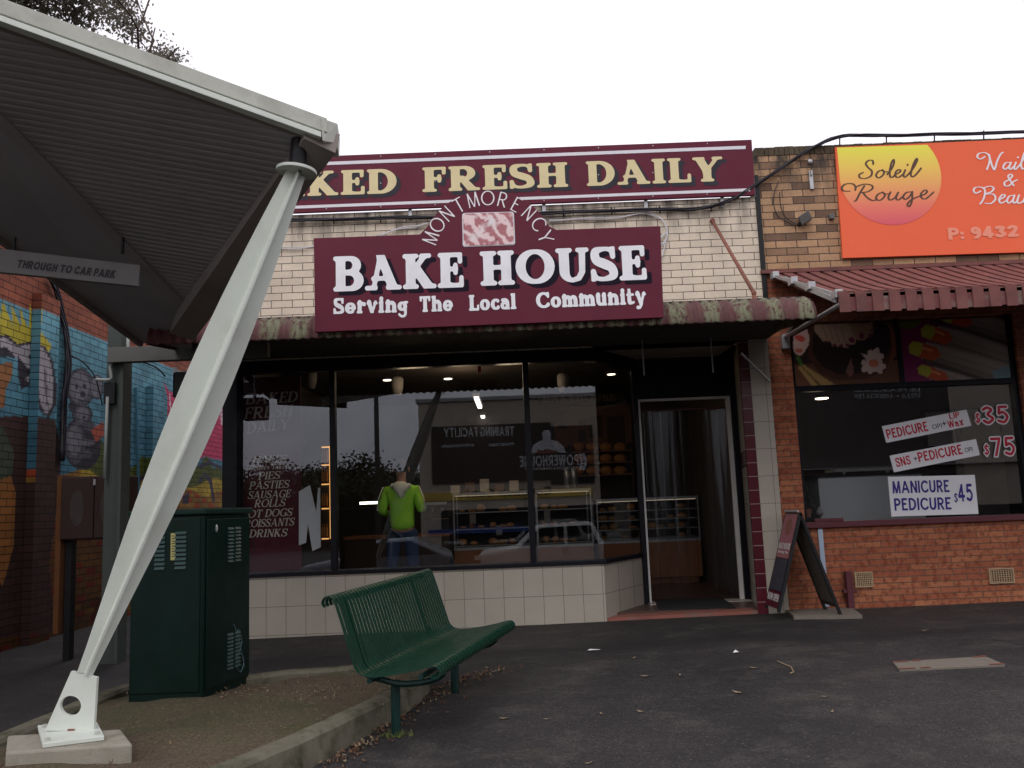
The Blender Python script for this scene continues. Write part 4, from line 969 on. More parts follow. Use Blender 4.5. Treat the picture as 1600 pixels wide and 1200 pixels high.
mb = MB(); a, b = P(1277, 826, D), P(1287, 948, D); mb.box((a.x, D-.02, b.z), (a.x+.05, D+.001, a.z)); mb.build('downpipe_strip', mat('pale_blue_plastic', (.38, .45, .56), .5, .1, 9), sal)
mb = MB(); mb.prism([PZ(1225, 951, .2), PZ(1330, 948, .2), PZ(1347, 961, .2), PZ(1240, 962, .2)], (0, 0, -.04)); tag(mb.build('concrete_apron', M['pit_lid']), 'pale concrete patch under the sandwich board', 'paving', kind='structure')
# ---------------------------------------------------------------- salon sign board
def salon_sign():
    Ys = D-.05
    def edge(f): return 228-(f-1306)*.0345
    tl, bl = (1305, 230), (1317, 403); tr, br = (1690, 213), (1694, 391)
    root = thing('salon_sign', 'orange sign with a yellow sun disc and script lettering on the tan brick wall', 'sign', P(1480, 400, Ys))
    c = [P(*q, Ys) for q in (bl, br, tr, tl)]; mb = MB(); mb.prism(c, (0, .03, 0)); mb.build('board', mat('orange_sign_vinyl', (.84, .135, .050), .35, .04, 2), root)
    o = c[0]+Vector((0, -.003, 0)); u = (c[1]-c[0]).normalized(); v = Vector((0, 0, 1)); v = (v-u*u.dot(v)).normalized(); n_ = u.cross(v)
    W_, H_ = (c[1]-c[0]).length, (c[3]-c[0]).length
    ph = P(1391, 275, Ys)-c[0]; cu, cv = ph.dot(u), ph.dot(v); rad = 82.5/FPX*Ys
    # sun disc: two-tone printed gradient, clipped at the board's edge
    def disc():
        mb_ = MB(); N = 60
        o2 = c[0]; pts = []
        me = bpy.data.meshes.new('sun_disc'); step = .016; gu = np.arange(max(cu-rad, 0.0), cu+rad+step, step); gv = np.arange(cv-rad, min(cv+rad, H_-.004)+step*.2, step)
        GU, GV = np.meshgrid(gu, gv); F = np.hypot(GU-cu, GV-cv)-rad; F[(GU < cu) & (GV > cv)] = -.1; F = np.maximum(F, .006-(GU-(GV/H_)*0))
        polys = msquares_uv(F, gu[0], gv[0], step); vs = []; fs = []; cs = []
        stops = [(0, (.70, .10, .14)), (.24, (.82, .20, .13)), (.42, (.84, .33, .13)), (.72, (.86, .58, .11)), (1, (.82, .80, .08))]
        def colr(q):
            q = min(1, max(0, q))
            for (a, ca), (b, cb) in zip(stops, stops[1:]):
                if q <= b: k = (q-a)/(b-a); return [x+(y-x)*k for x, y in zip(ca, cb)]
            return stops[-1][1]
        vlo, vhi = cv-rad, min(cv+rad, H_)
        for q in polys:
            fs.append(list(range(len(vs), len(vs)+len(q))))
            for (a, b) in q: vs.append(tuple(o+u*a+v*b-rootloc(root))); cs.append((*colr((b-vlo)/(vhi-vlo)), 1))
        me.from_pydata(vs, [], fs); at = me.color_attributes.new('paint', 'FLOAT_COLOR', 'POINT'); at.data.foreach_set('color', np.array(cs).ravel())
        me.materials.append(attrmat('sun_disc_print', .35, None, .3, .0)); ob = bpy.data.objects.new('sun_disc', me); COL.objects.link(ob); ob.parent = root
    def msquares_uv(F, x0, y0, h):
        out = []; 
        for q in msquares(F, x0, y0, h):
            ys = [p[1] for p in q]; xs = [p[0] for p in q]
            if max(xs)-min(xs) > 2*h:   # split runs so the printed gradient stays smooth
                pass
            out.append(q)
        return out
    disc()
    def c1(x, y): return (1160+x/3.636, 190+y/3.636)
    def tw(x, y): return P(x, y, Ys)+Vector((0, -.006, 0))
    def word(strokes, r):
        out = []
        for s_ in strokes:
            pts = catmull([c1(*p) for p in s_], 6); nn = len(pts); lst = []
            for i, p in enumerate(pts):
                q = pts[min(i+1, nn-1)]; pr = pts[max(i-1, 0)]; dx, dy = q[0]-pr[0], q[1]-pr[1]; a = abs(dy)/(math.hypot(dx, dy)+1e-6)
                lst.append((p[0], p[1], r*(.45+.75*a)))
            out.append(lst)
        return out
    soleil = [[(742, 240), (738, 222), (715, 222), (700, 240), (714, 262), (734, 282), (730, 308), (700, 323), (668, 320), (663, 302), (685, 290)],
      [(795, 276), (772, 284), (758, 306), (772, 320), (794, 308), (804, 290), (795, 276), (806, 284), (828, 286)],
      [(822, 300), (846, 270), (860, 236), (858, 217), (846, 235), (836, 280), (838, 312), (852, 316), (870, 298)],
      [(868, 300), (890, 290), (897, 278), (884, 274), (868, 292), (872, 314), (890, 315), (918, 294)],
      [(924, 276), (914, 302), (922, 316), (946, 296)], [(936, 248), (939, 245)],
      [(944, 298), (974, 258), (992, 220), (986, 213), (968, 250), (956, 296), (964, 314), (984, 302), (1014, 266)]]
    rouge = [[(612, 396), (575, 394), (564, 376), (584, 356), (624, 354), (642, 372), (640, 388)],
      [(692, 366), (668, 404), (646, 446), (634, 452)], [(642, 372), (690, 356), (732, 362), (738, 380), (712, 398), (676, 404)], [(684, 404), (706, 430), (736, 448), (764, 444)],
      [(796, 402), (772, 412), (758, 434), (774, 448), (798, 436), (808, 416), (796, 402), (812, 412), (836, 410)],
      [(840, 402), (828, 432), (840, 446), (866, 432), (884, 404)], [(882, 406), (872, 434), (884, 446), (908, 428)],
      [(956, 400), (930, 404), (912, 428), (926, 442), (950, 424), (964, 400)], [(964, 400), (962, 450), (948, 482), (936, 470), (960, 444), (1000, 426)],
      [(1000, 426), (1036, 412), (1048, 396), (1034, 390), (1014, 410), (1018, 434), (1042, 438), (1084, 402)]]
    mb = MB()
    for wd in (soleil, rouge): ribbon(mb, word(wd, 1.3), tw)
    mb.build('lettering', mat('brown_grey_script', (.10, .055, .035), .5, .1, 9), root)
    nail = [[(1376, 200), (1352, 214), (1334, 204), (1340, 184), (1376, 178), (1400, 196), (1402, 230), (1388, 272)], [(1400, 190), (1412, 236), (1424, 268), (1432, 270), (1448, 220), (1466, 186), (1480, 176)],
      [(1520, 234), (1494, 236), (1480, 260), (1492, 272), (1514, 254), (1524, 234)], [(1524, 234), (1514, 262), (1522, 272), (1546, 250)], [(1552, 234), (1542, 262), (1550, 272), (1572, 250)], [(1562, 206), (1565, 203)], [(1572, 252), (1596, 210), (1606, 180), (1598, 184), (1582, 240), (1588, 270), (1606, 262)],
      [(1634, 240), (1620, 250), (1636, 262), (1622, 274), (1606, 266)]]
    amp = [[(1540, 364), (1516, 330), (1508, 312), (1520, 300), (1532, 310), (1514, 330), (1488, 346), (1490, 364), (1512, 366), (1536, 344), (1560, 332)]]
    beau = [[(1352, 396), (1326, 408), (1312, 394), (1322, 376), (1356, 374), (1376, 392), (1370, 436), (1350, 468)], [(1364, 380), (1404, 368), (1426, 380), (1412, 400), (1382, 412), (1424, 414), (1436, 440), (1410, 466), (1376, 464)],
      [(1452, 446), (1480, 434), (1490, 420), (1476, 416), (1458, 440), (1466, 464), (1496, 452)], [(1540, 420), (1514, 426), (1502, 450), (1514, 464), (1536, 444), (1544, 420)], [(1544, 420), (1536, 452), (1546, 464), (1564, 446)], [(1570, 420), (1560, 450), (1570, 466), (1596, 448), (1606, 420)], [(1606, 420), (1598, 456), (1612, 464), (1634, 440)],
      [(1646, 380), (1630, 440), (1640, 466), (1660, 448)], [(1628, 412), (1664, 406)], [(1668, 420), (1660, 456), (1680, 460), (1700, 420), (1690, 480), (1662, 500)]]
    mb = MB()
    for wd in (nail, amp, beau): ribbon(mb, word(wd, 1.25), tw)
    mb.build('lettering', M['white_ink'], root)
    mb = MB(); text_px(mb, 'P: 9432', (1482, 375), (1592, 370), 20, Ys, off=.006, w=.13, t=.12, s=0, h=.04); mb.build('lettering', M['pale_orange'], root)
salon_sign()
# ---------------------------------------------------------------- salon awning, slatted metal on side arms
def salon_awning():
    Yf = 7.78; pw0 = P(1206, 428, D-.02); pf0 = P(1311, 458, Yf); xr_ = 8.0
    root = thing('salon_awning', 'faded red slatted metal awning over the salon window', 'awning', (5.4, Yf, 3.0))
    x0 = pf0.x; zw, zf = pw0.z-.02, pf0.z-.01; n = int((xr_-x0)/.075); k = 9
    def pt(x, j, dz):
        t = j/k; return (x+.10*math.sin(t*math.pi), D-.03+(Yf-D+.03)*t, zw+(zf-zw)*t-.10*math.sin(t*math.pi)*1.0+dz)
    for part, par, m_ in (('raised_slats', 0, M['awning2']), ('sunk_slats', 1, M['awning2b'])):
        mb = MB()
        for i in range(n):
            if i % 2 != par: continue
            xa_, xb_ = x0+i*.075, x0+(i+1)*.075; dz = .028 if par == 0 else 0; e = .012 if par == 0 else 0
            vs = []
            for j in range(k+1):
                for (x, d) in ((xa_-e, dz), (xb_+e, dz), (xb_+e*.6, dz-.03), (xa_-e*.6, dz-.03)): vs.append(pt(x, j, d))
            mb.add(vs, [[j*4+q, (j+1)*4+q, (j+1)*4+(q+1) % 4, j*4+(q+1) % 4] for j in range(k) for q in range(4)]+[[0, 1, 2, 3], [k*4+3, k*4+2, k*4+1, k*4]])
            zl = zf-.01; zb_ = zl-(.165 if par == 0 else .150); yy = Yf-(.022 if par == 0 else .0)
            mb.box((xa_-e, yy, zb_+random.uniform(-.006, .006)), (xb_+e, yy+.012, zl+.02))
        mb.build(part, m_, root)
    mb = MB(); mb.bar((x0-.1, D-.03, zw+.04), (xr_, D-.03, zw+.04), .03, .02); mb.bar((x0, Yf+.03, zf-.06), (xr_, Yf+.03, zf-.06), .015, .025); mb.build('rail', M['awning2'], root)
    mb = MB(); A_ = P(1206, 430, D-.04); B_ = P(1312, 462, Yf+.02); mb.bar(A_, B_, .012, .018); mb.bar(A_+Vector((.03, -.35, -.13)), B_+Vector((-.02, .05, -.03)), .010, .025)
    for t in (.05, .36, .62, .97): c_ = A_.lerp(B_, t); mb.box(c_+Vector((-.035, -.06, -.035)), c_+Vector((.035, .06, .04)))
    mb.build('side_arm', M['steel'], root, bevel=.004)
    mb = MB(); wl = P(1226, 527, D-.04); fr = B_+Vector((0, 0, -.08)); mb.tube([fr, wl], .022, 8); mb.tube([P(1248, 489, 8.9), wl+Vector((.02, 0, .02))], .016, 8); mb.box(wl+Vector((-.04, -.03, -.13)), wl+Vector((.04, .04, .03))); mb.build('support_strut', M['steel'], root, smooth=False)
salon_awning()
# ---------------------------------------------------------------- posters over the salon window
def rel(o, u, v): return lambda x, y: ((P(x, y, D+.06)-o).dot(u), (P(x, y, D+.06)-o).dot(v))
def posters():
    def c6(x, y): return (1190+x/5.333, 390+y/5.333)
    def c2(x, y): return (1160+x/3.636, 440+y/3.636)
    zt = 3.33
    def mk(name, label, xa, xb, base, shapes, step=.011):
        o = Vector((xa, D+.06, ZPB+.035)); u, v = Vector((1, 0, 0)), Vector((0, 0, 1)); f = rel(o, u, v)
        root = thing(name, label, 'poster', ((xa+xb)/2, D+.06, ZPB+.035))
        mb = MB(); mb.box((xa, D+.062, ZPB+.033), (xb, D+.08, zt)); mb.build('backing', M['black'], root)
        paint_grid('print', o, u, v, xb-xa, zt-ZPB-.035, step, base, [([f(*p) for p in s_], c_) for s_, c_ in shapes], M['paintp'], root)
    sk, sk2 = (.40, .26, .18), (.28, .16, .11); nail = (.16, .02, .05); wd = (.075, .03, .018)
    bowl = [c6(*p) for p in ((380, 700), (430, 560), (560, 480), (900, 480), (1080, 560), (1130, 720), (1120, 880), (1030, 1010), (860, 1080), (640, 1090), (480, 1030), (390, 900))]
    inner = [c6(*p) for p in ((430, 700), (480, 580), (900, 540), (1060, 640), (1080, 800), (1000, 960), (840, 1030), (640, 1040), (500, 970), (420, 850))]
    foot1 = [c6(*p) for p in ((440, 540), (520, 440), (640, 500), (720, 620), (790, 740), (780, 790), (730, 790), (720, 815), (690, 820), (660, 800), (640, 810), (590, 805), (570, 760), (540, 778), (510, 760), (440, 680))]
    foot2 = [c6(*p) for p in ((640, 500), (700, 430), (900, 430), (930, 580), (930, 690), (915, 730), (880, 735), (860, 755), (800, 758), (740, 690))]
    fl1 = [c6(*p) for p in ((270, 720), (330, 690), (380, 660), (400, 740), (390, 800), (360, 850), (330, 885), (280, 870), (260, 820))]
    def flower(cx, cy, r): 
        out = []
        for a in range(0, 360, 12): q = r*(.62+.38*abs(math.cos(R(a*2.5)))); out.append(c6(cx+q*math.cos(R(a)), cy+q*math.sin(R(a))))
        return out
    shapes = [(bowl, wd), (inner, (.022, .012, .012)), ([c6(*p) for p in ((1060, 620), (1130, 720), (1120, 880), (1050, 980), (1090, 820))], (.20, .06, .03)), (foot2, sk2), (foot1, sk)]
    for (x, y, r) in ((540, 768, 14), (610, 795, 16), (664, 800, 16), (714, 795, 17), (752, 752, 26)): shapes.append(([c6(*p) for p in ell(x, y, r, r*.8, 20)], nail))
    for (x, y, r) in ((834, 715, 26), (905, 712, 18), (918, 672, 13), (920, 634, 12)): shapes.append(([c6(*p) for p in ell(x, y, r, r*.85, 60)], nail))
    for a, b in (((560, 640), (600, 760)), ((610, 640), (650, 780)), ((660, 640), (700, 780)), ((500, 620), (545, 740))):
        shapes.append(([c6(a[0]-5, a[1]), c6(a[0]+5, a[1]), c6(b[0]+6, b[1]), c6(b[0]-4, b[1])], sk2))
    shapes += [(fl1, (.62, .40, .34)), ([c6(*p) for p in ell(320, 740, 45, 25, 20)], (.55, .08, .06)), ([c6(*p) for p in ell(310, 840, 30, 18, 0)], (.55, .14, .08)),
       ([c6(*p) for p in ((280, 900), (310, 880), (350, 960), (330, 980))], (.06, .14, .03)), ([c6(*p) for p in ((300, 980), (350, 960), (620, 1130), (420, 1135))], (.42, .27, .10)),
       ([c6(*p) for p in ((330, 975), (338, 970), (500, 1130), (470, 1132))], (.16, .09, .03)), (flower(945, 890, 75), (.66, .50, .44)), (flower(890, 970, 70), (.66, .50, .44)), (flower(975, 975, 65), (.62, .46, .40)), ([c6(*p) for p in ((830, 865), (900, 880), (880, 930))], (.6, .48, .42)),
       ([c6(*p) for p in ell(935, 945, 42, 34)], (.62, .20, .12)), ([c6(*p) for p in ((700, 1020), (748, 900), (770, 1030), (740, 1065))], (.20, .09, .08))]
    def base1(U, V): 
        C = np.zeros(U.shape+(3,)); C[:] = (.030, .016, .014); k = (V < .25); C[k] = (.13, .055, .03); return C
    mk('salon_poster', 'dark poster of bare feet with painted toenails in a bowl with pink flowers', XPR+.045, xmid-.03, base1, shapes)
    fin = (.24, .20, .17); tip = (.40, .38, .04); red = (.46, .07, .02); sh2 = []
    def finger(x, y, L_, wv, ang):
        c, s_ = math.cos(R(ang)), math.sin(R(ang)); loc = lambda a, b: c2(x+a*c-b*s_, y+a*s_+b*c)
        body = [loc(a, b) for a, b in ((60, -wv*.8), (200, -wv*1.02), (L_, -wv*1.1), (L_, wv*1.1), (200, wv*1.05), (70, wv*.9), (40, 0))]
        redp = [loc(a, b) for a, b in ((40, -wv*.62), (130, -wv*.6), (165, 0), (130, wv*.6), (40, wv*.62), (20, 0))]
        tipp = [loc(a, b) for a, b in ((-10, -wv*.55), (45, -wv*.62), (55, 0), (45, wv*.62), (-10, wv*.55), (-28, 0))]
        sh2.extend([(body, fin), ([loc(a, b) for a, b in ((70, wv*.55), (L_, wv*.75), (L_, wv*1.1), (200, wv*1.05), (70, wv*.9))], (.06, .045, .04)), ([loc(a, b) for a, b in ((60, wv*.15), (L_, wv*.2), (L_, wv*.76), (70, wv*.56))], (.15, .12, .10)), ([loc(a, b) for a, b in ((60, -wv*.75), (L_, -wv*.95), (L_, -wv*.45), (70, -wv*.4))], (.30, .255, .22)), (redp, red), (tipp, tip), ([loc(a, b) for a, b in ((50, -wv*.35), (110, -wv*.32), (110, -wv*.1), (50, -wv*.14))], (.70, .26, .12))])
    finger(1150, 190, 460, 62, 16); finger(1040, 280, 560, 66, 19); finger(970, 375, 560, 66, 17); finger(1020, 500, 480, 50, 20)
    sh2.insert(0, ([c2(*p) for p in ell(935, 210, 80, 60)], (.10, .12, .01))); sh2.append(([c2(*p) for p in ((1420, 510), (1530, 470), (1530, 560), (1430, 560))], (.16, .26, .30)))
    def base2(U, V):
        C = np.zeros(U.shape+(3,)); C[:] = (.07, .010, .05); k = U < .35; C[k] = (.17, .012, .075); C[V > .75] = (.075, .010, .03); return C
    mk('salon_poster', 'poster of fingers with long orange and yellow painted nails', xmid+.03, XWR-.01, base2, sh2)
posters()
# ---------------------------------------------------------------- price cards on the salon glass
def cards():
    Yc = D+.085
    def card(name, label, q, lines):
        root = thing(name, label, 'price sign', P(sum(p[0] for p in q)/4, max(p[1] for p in q), Yc))
        mb = MB(); mb.prism([P(*p, Yc) for p in q], (0, .006, 0)); mb.build('card', M['white_card'], root)
        for txt, a, b, cap, m_, wt in lines:
            A, Bp = P(*a, Yc), P(*b, Yc); rt = (Bp-A); up = Vector((0, 0, 1)); n_ = rt.normalized(); up = (up-n_*n_.dot(up)).normalized()
            mb = MB(); lettering(mb, txt, A+Vector((0, -.003, 0)), rt, up, cap/FPX*Yc, rt.length, w=wt, t=wt*.85, s=0, h=.035, gap=.12)
            mb.build('lettering', m_, root)
    r_, b_, k_ = M['red_ink'], M['blue_ink'], M['black_ink']
    card('price_card', 'topmost tilted white card with red writing on the salon window', [(1385, 692), (1518, 665), (1510, 640), (1378, 666)],
         [('PEDICURE', (1387, 686), (1451, 673), 15, r_, .10), ('OPI', (1457, 671), (1472, 668), 7, k_, .07), ('+', (1473, 667), (1480, 665), 10, k_, .07), ('LIP', (1484, 655), (1500, 652), 9, r_, .10), ('Wax', (1482, 669), (1506, 664), 11, r_, .10)])
    card('price_card', 'middle tilted white card with red writing on the salon window', [(1397, 738), (1531, 711), (1525, 686), (1390, 712)],
         [('SNS', (1401, 730), (1424, 725), 14, r_, .10), ('+', (1428, 721), (1434, 720), 9, k_, .07), ('PEDICURE', (1436, 722), (1505, 709), 15, r_, .10), ('OPI', (1508, 707), (1520, 705), 7, k_, .07)])
    card('price_card', 'largest white card with navy writing low on the salon window', [(1393, 807), (1529, 803), (1523, 742), (1387, 745)],
         [('MANICURE', (1395, 771), (1484, 769), 19, b_, .10), ('PEDICURE', (1398, 798), (1487, 796), 19, b_, .10), ('$', (1491, 786), (1497, 786), 16, b_, .06), ('45', (1498, 784), (1521, 783), 27, b_, .085)])
    for txt, a, b, cap, lab in (('35', (1536, 663), (1577, 661), 28, 'red thirty five dollar price painted on the salon glass'), ('75', (1550, 713), (1587, 711), 29, 'red seventy five dollar price painted on the salon glass')):
        root = thing('painted_price', lab, 'painted price', P((a[0]+b[0])/2, a[1], Yc))
        for grow, m_, off in ((.075, M['white_card'], .0), (0, r_, .003)):
            mb = MB(); text_px(mb, txt, a, b, cap, Yc, off=off, w=.075, t=.07, s=0, h=.03, gap=.16, grow=grow)
            mb.build('outline' if grow else 'numeral', m_, root); mb = MB()
            text_px(mb, '$', (a[0]-12, a[1]-1), (a[0]-4, a[1]-1), cap*.62, Yc, off=off, w=.07, t=.06, s=0, h=.03, grow=grow*1.2); mb.build('outline' if grow else 'dollar_sign', m_, root)
cards()
def salon_inside():
    root = thing('reception_desk', 'pale grey reception desk inside the salon window', 'desk', P(1335, 815, 10.7))
    Yr = 10.7; a, b = P(1284, 818, Yr), P(1440, 740, Yr); mb = MB(); mb.box((a.x, Yr, .2), (b.x, Yr+.6, b.z)); mb.build('desk_panel', M['pale_panel'], root, bevel=.01)
    mb = MB(); mb.box((a.x-.03, Yr-.03, b.z), (b.x+.03, Yr+.63, b.z+.03)); mb.build('desk_top', M['dark_frame'], root)
    Yr = 11.6; a = P(1305, 733, Yr); b = P(1400, 728, Yr); mb = MB(); mb.box((a.x, Yr, a.z-.04), (b.x, Yr+.4, a.z)); mb.box((a.x+.1, Yr, .2), (a.x+.13, Yr+.03, a.z-.04)); mb.box((b.x-.13, Yr, .2), (b.x-.1, Yr+.03, a.z-.04))
    tag(mb.build('manicure_table', M['pale_panel']), 'thin pale table standing behind the reception desk', 'table')
    p = P(1284, 622, 11.5); mb = MB(); mb.lathe([(.09, .0), (.085, .03), (.03, .09)], p, 16); root = thing('ceiling_lamp', 'small lit dome lamp inside the salon at the upper left of its window', 'lamp', p)
    mb.build('lamp_shade', M['white_pot'], root, smooth=True); ld = bpy.data.lights.new('salon_light', 'POINT'); ld.energy = 5; ld.color = (1, .8, .6); ld.shadow_soft_size = .1; lo = bpy.data.objects.new('salon_light', ld); COL.objects.link(lo); lo.location = p+Vector((0, .3, -.15))
    mb = MB(); mb.lathe([(.08, -.012), (.085, -.001)], p, 16); mb.build('bulb', M['lamp'], root)
    mb = MB(); mb.tube([p+Vector((0, 0, .09)), Vector((p.x, p.y, 3.3))], .008, 5); mb.build('cord', M['black'], root)
    # sill clutter: pot plant and jar
    p = P(1262, 808, 10.05); root = thing('pot_plant', 'small potted plant on the left end of the salon window sill', 'plant', p)
    mb = MB(); mb.lathe([(.035, 0), (.05, .09), (.045, .09)], p, 12); mb.build('pot', M['step_red'], root)
    mb = MB(); rnd = random.Random(3)
    for i in range(70):
        d = Vector((rnd.gauss(0, .05), rnd.gauss(0, .03), .1+abs(rnd.gauss(0, .10)))); s_ = Vector((rnd.uniform(-.03, .03), rnd.uniform(-.02, .02), rnd.uniform(-.01, .03))); mb.quad(p+d, p+d+s_, p+d+s_+Vector((.012, 0, .012)), p+d+Vector((.012, .005, 0)))
    mb.build('foliage', M['leaf_dark'], root)
    p = P(1281, 806, 10.02); mb = MB(); mb.lathe([(.03, 0), (.04, .03), (.035, .06), (.015, .075), (.02, .09), (.005, .10)], p, 12); tag(mb.build('ornament', M['white_pot'], smooth=True), 'small pale ornament on the salon sill beside the pot plant', 'ornament')
    Yr = 13.5; a, b = P(1440, 640, Yr), P(1500, 700, Yr); mb = MB(); mb.box((a.x, Yr, b.z), (b.x, Yr+.03, a.z)); root = thing('wall_picture', 'framed picture on the back wall of the salon', 'picture', (a.x, Yr, b.z)); mb.build('frame', M['black'], root)
    mb = MB(); mb.box((a.x+.05, Yr-.004, b.z+.05), (b.x-.05, Yr, a.z-.05)); mb.build('picture_print', M['pale_panel'], root)
    Yr = 13.3; a, b = P(1500, 640, Yr), P(1590, 900, Yr); mb = MB(); mb.box((a.x, Yr, .2), (b.x, Yr+.05, 2.6)); tag(mb.build('partition', M['soffit_pale']), 'pale partition panel at the right of the salon room', 'partition')
salon_inside()
def light_fixture():
    c = P(1258, 341, D-.08); root = thing('security_light', 'small grey security light on the tan brick wall', 'light', c)
    mb = MB(); mb.obox(c, Vector((.055, -.02, .03)), Vector((.015, .05, .01)), Vector((-.02, -.01, .05))); mb.build('lamp_housing', M['light_box'], root, bevel=.01)
    mb = MB(); mb.bar(c+Vector((-.03, .02, -.04)), P(1248, 352, D), .02, .015); mb.build('arm', M['black'], root)
    mb = MB(); mb.tube([P(*q, D-.02) for q in catmull([(1245, 354), (1232, 348), (1216, 338), (1209, 320), (1210, 300), (1217, 282)], 4)], .005, 5); mb.tube([P(*q, D-.02) for q in catmull([(1243, 350), (1228, 340), (1220, 322), (1218, 300)], 4)], .005, 5); mb.build('lead', M['cable'], root)
    p = P(1299, 339, D-.02); mb = MB(); mb.box(p+Vector((-.03, -.03, -.03)), p+Vector((.03, .03, .03))); tag(mb.build('junction_box', M['light_box'], bevel=.008), 'tiny grey junction box on the bricks at the left edge of the orange sign', 'junction box')
    mb = MB(); a, b = P(1266, 268, D-.01), P(1267, 296, D-.01); mb.box((a.x-.022, D-.025, b.z), (a.x+.022, D+.0, a.z)); mb.box((a.x-.008, D-.06, a.z-.06), (a.x+.008, D-.025, a.z)); mb.blob(P(1266, 252, D-.03), .03, .02, .03); tag(mb.build('wall_bracket', M['steel'], bevel=.003), 'grey metal wall bracket above the security light', 'bracket')
    for x, y0, y1 in ((1312, 216, 226), (1385, 212, 222), (1460, 210, 220), (1537, 207, 216)):
        mb = MB(); mb.bar(P(x, y1+4, D), P(x, y0-3, D), .006, .006); tag(mb.build('cable_standoff', M['black']), 'thin black peg holding the cable above the orange sign', 'cable peg', 'pegs under the cable above the orange sign')
light_fixture()
# ---------------------------------------------------------------- sandwich board
def aframe():
    Yn, Yb = 9.22, 9.70
    zt = P(1235, 801, Yn).z; b0 = P(1215, 957, Yn); b1 = P(1318, 964, Yn); t0 = P(1251, 802, Yn)
    root = thing('sandwich_board', 'open black sandwich board standing beside the tiled pillar', 'sandwich board', ((b0.x+b1.x)/2, (Yn+Yb)/2, b0.z))
    for nm, bx, bz in (('front_panel', b0.x, b0.z), ('rear_panel', b1.x, b1.z)):
        sgn = 1 if bx < t0.x else -1; tx = t0.x-.012*sgn
        d = Vector((bx-tx, 0, bz-zt)); L_ = d.length; d.normalize(); n_ = Vector((d.z, 0, -d.x)); 
        if n_.x*sgn > 0: n_ = -n_
        o = Vector((tx, 0, zt)); th = .018
        mb = MB()
        def bx_(y0, y1, l0, l1, thick, off=0): 
            pts = [o+d*l0+n_*off, o+d*l1+n_*off, o+d*l1+n_*(off-thick), o+d*l0+n_*(off-thick)]
            mb.prism([Vector((p.x, y0, p.z)) for p in pts], (0, y1-y0, 0))
        bx_(Yn, Yn+.035, 0, L_, .03); bx_(Yb-.035, Yb, 0, L_, .03); bx_(Yn+.035, Yb-.035, 0, .03, .03); bx_(Yn+.035, Yb-.035, L_-.14, L_-.11, .03)
        fr = mb.build('frame', M['black'], root, bevel=.003)
        mb = MB(); bx_(Yn+.035, Yb-.035, .03, L_-.14, .012, -.008); mb.build(nm, mat('dark_grey_board', (.09, .09, .08), .6, .15, 5) if sgn < 0 else M['poster_maroon'], root)
        if sgn > 0:
            face = lambda y, l: Vector(((o+d*l+n_*.002).x, y, (o+d*l+n_*.002).z))
            mb = MB(); mb.quad(face(Yn+.03, .02), face(Yb-.03, .02), face(Yb-.03, L_*.47), face(Yn+.03, L_*.47)); mb.build('header_print', mat('faded_pink_print', (.34, .13, .15), .6, .1, 6), root)
            mb = MB(); mb.quad(face(Yn+.03, L_*.48), face(Yb-.03, L_*.48), face(Yb-.03, L_*.80), face(Yn+.03, L_*.80)); mb.build('chalkboard', mat('slate_board', (.045, .045, .06), .7, .25, 8), root)
            rt = Vector((0, -1, 0)); up = -d
            for txt, l, cap, m_, wd in (('BAKE HOUSE', .38, .062, M['white_ink'], .40), ('Serving The', .425, .03, M['white_ink'], .34), ('NOW OPEN', .905, .075, M['white_ink'], .38)):
                mb = MB(); lettering(mb, txt, face((Yn+Yb)/2+wd/2, L_*l)+n_*.004, rt, up, cap, wd, w=.12, t=.07, s=.18 if l < .5 else 0, h=.04); mb.build('lettering', m_, root)
            mb = MB(); mb.quad(face(Yn+.03, L_*.81), face(Yb-.03, L_*.81), face(Yb-.03, L_*.97), face(Yn+.03, L_*.97)); mb.build('footer_print', M['poster_maroon'], root)
            mb = MB(); cz = face((Yn+Yb)/2, .16); mb.quad(*[cz+n_*.003+Vector((0, .10*math.cos(R(a)), 0))+(-d)*.09*math.sin(R(a)) for a in range(0, 360, 24)]); mb.build('emblem', M['step_red'], root)
    mb = MB(); mb.tube([(t0.x-.02, Yn+.02, zt+.01), (t0.x-.02, Yb-.02, zt+.01)], .012, 8); mb.build('hinge', M['steel'], root)
aframe()
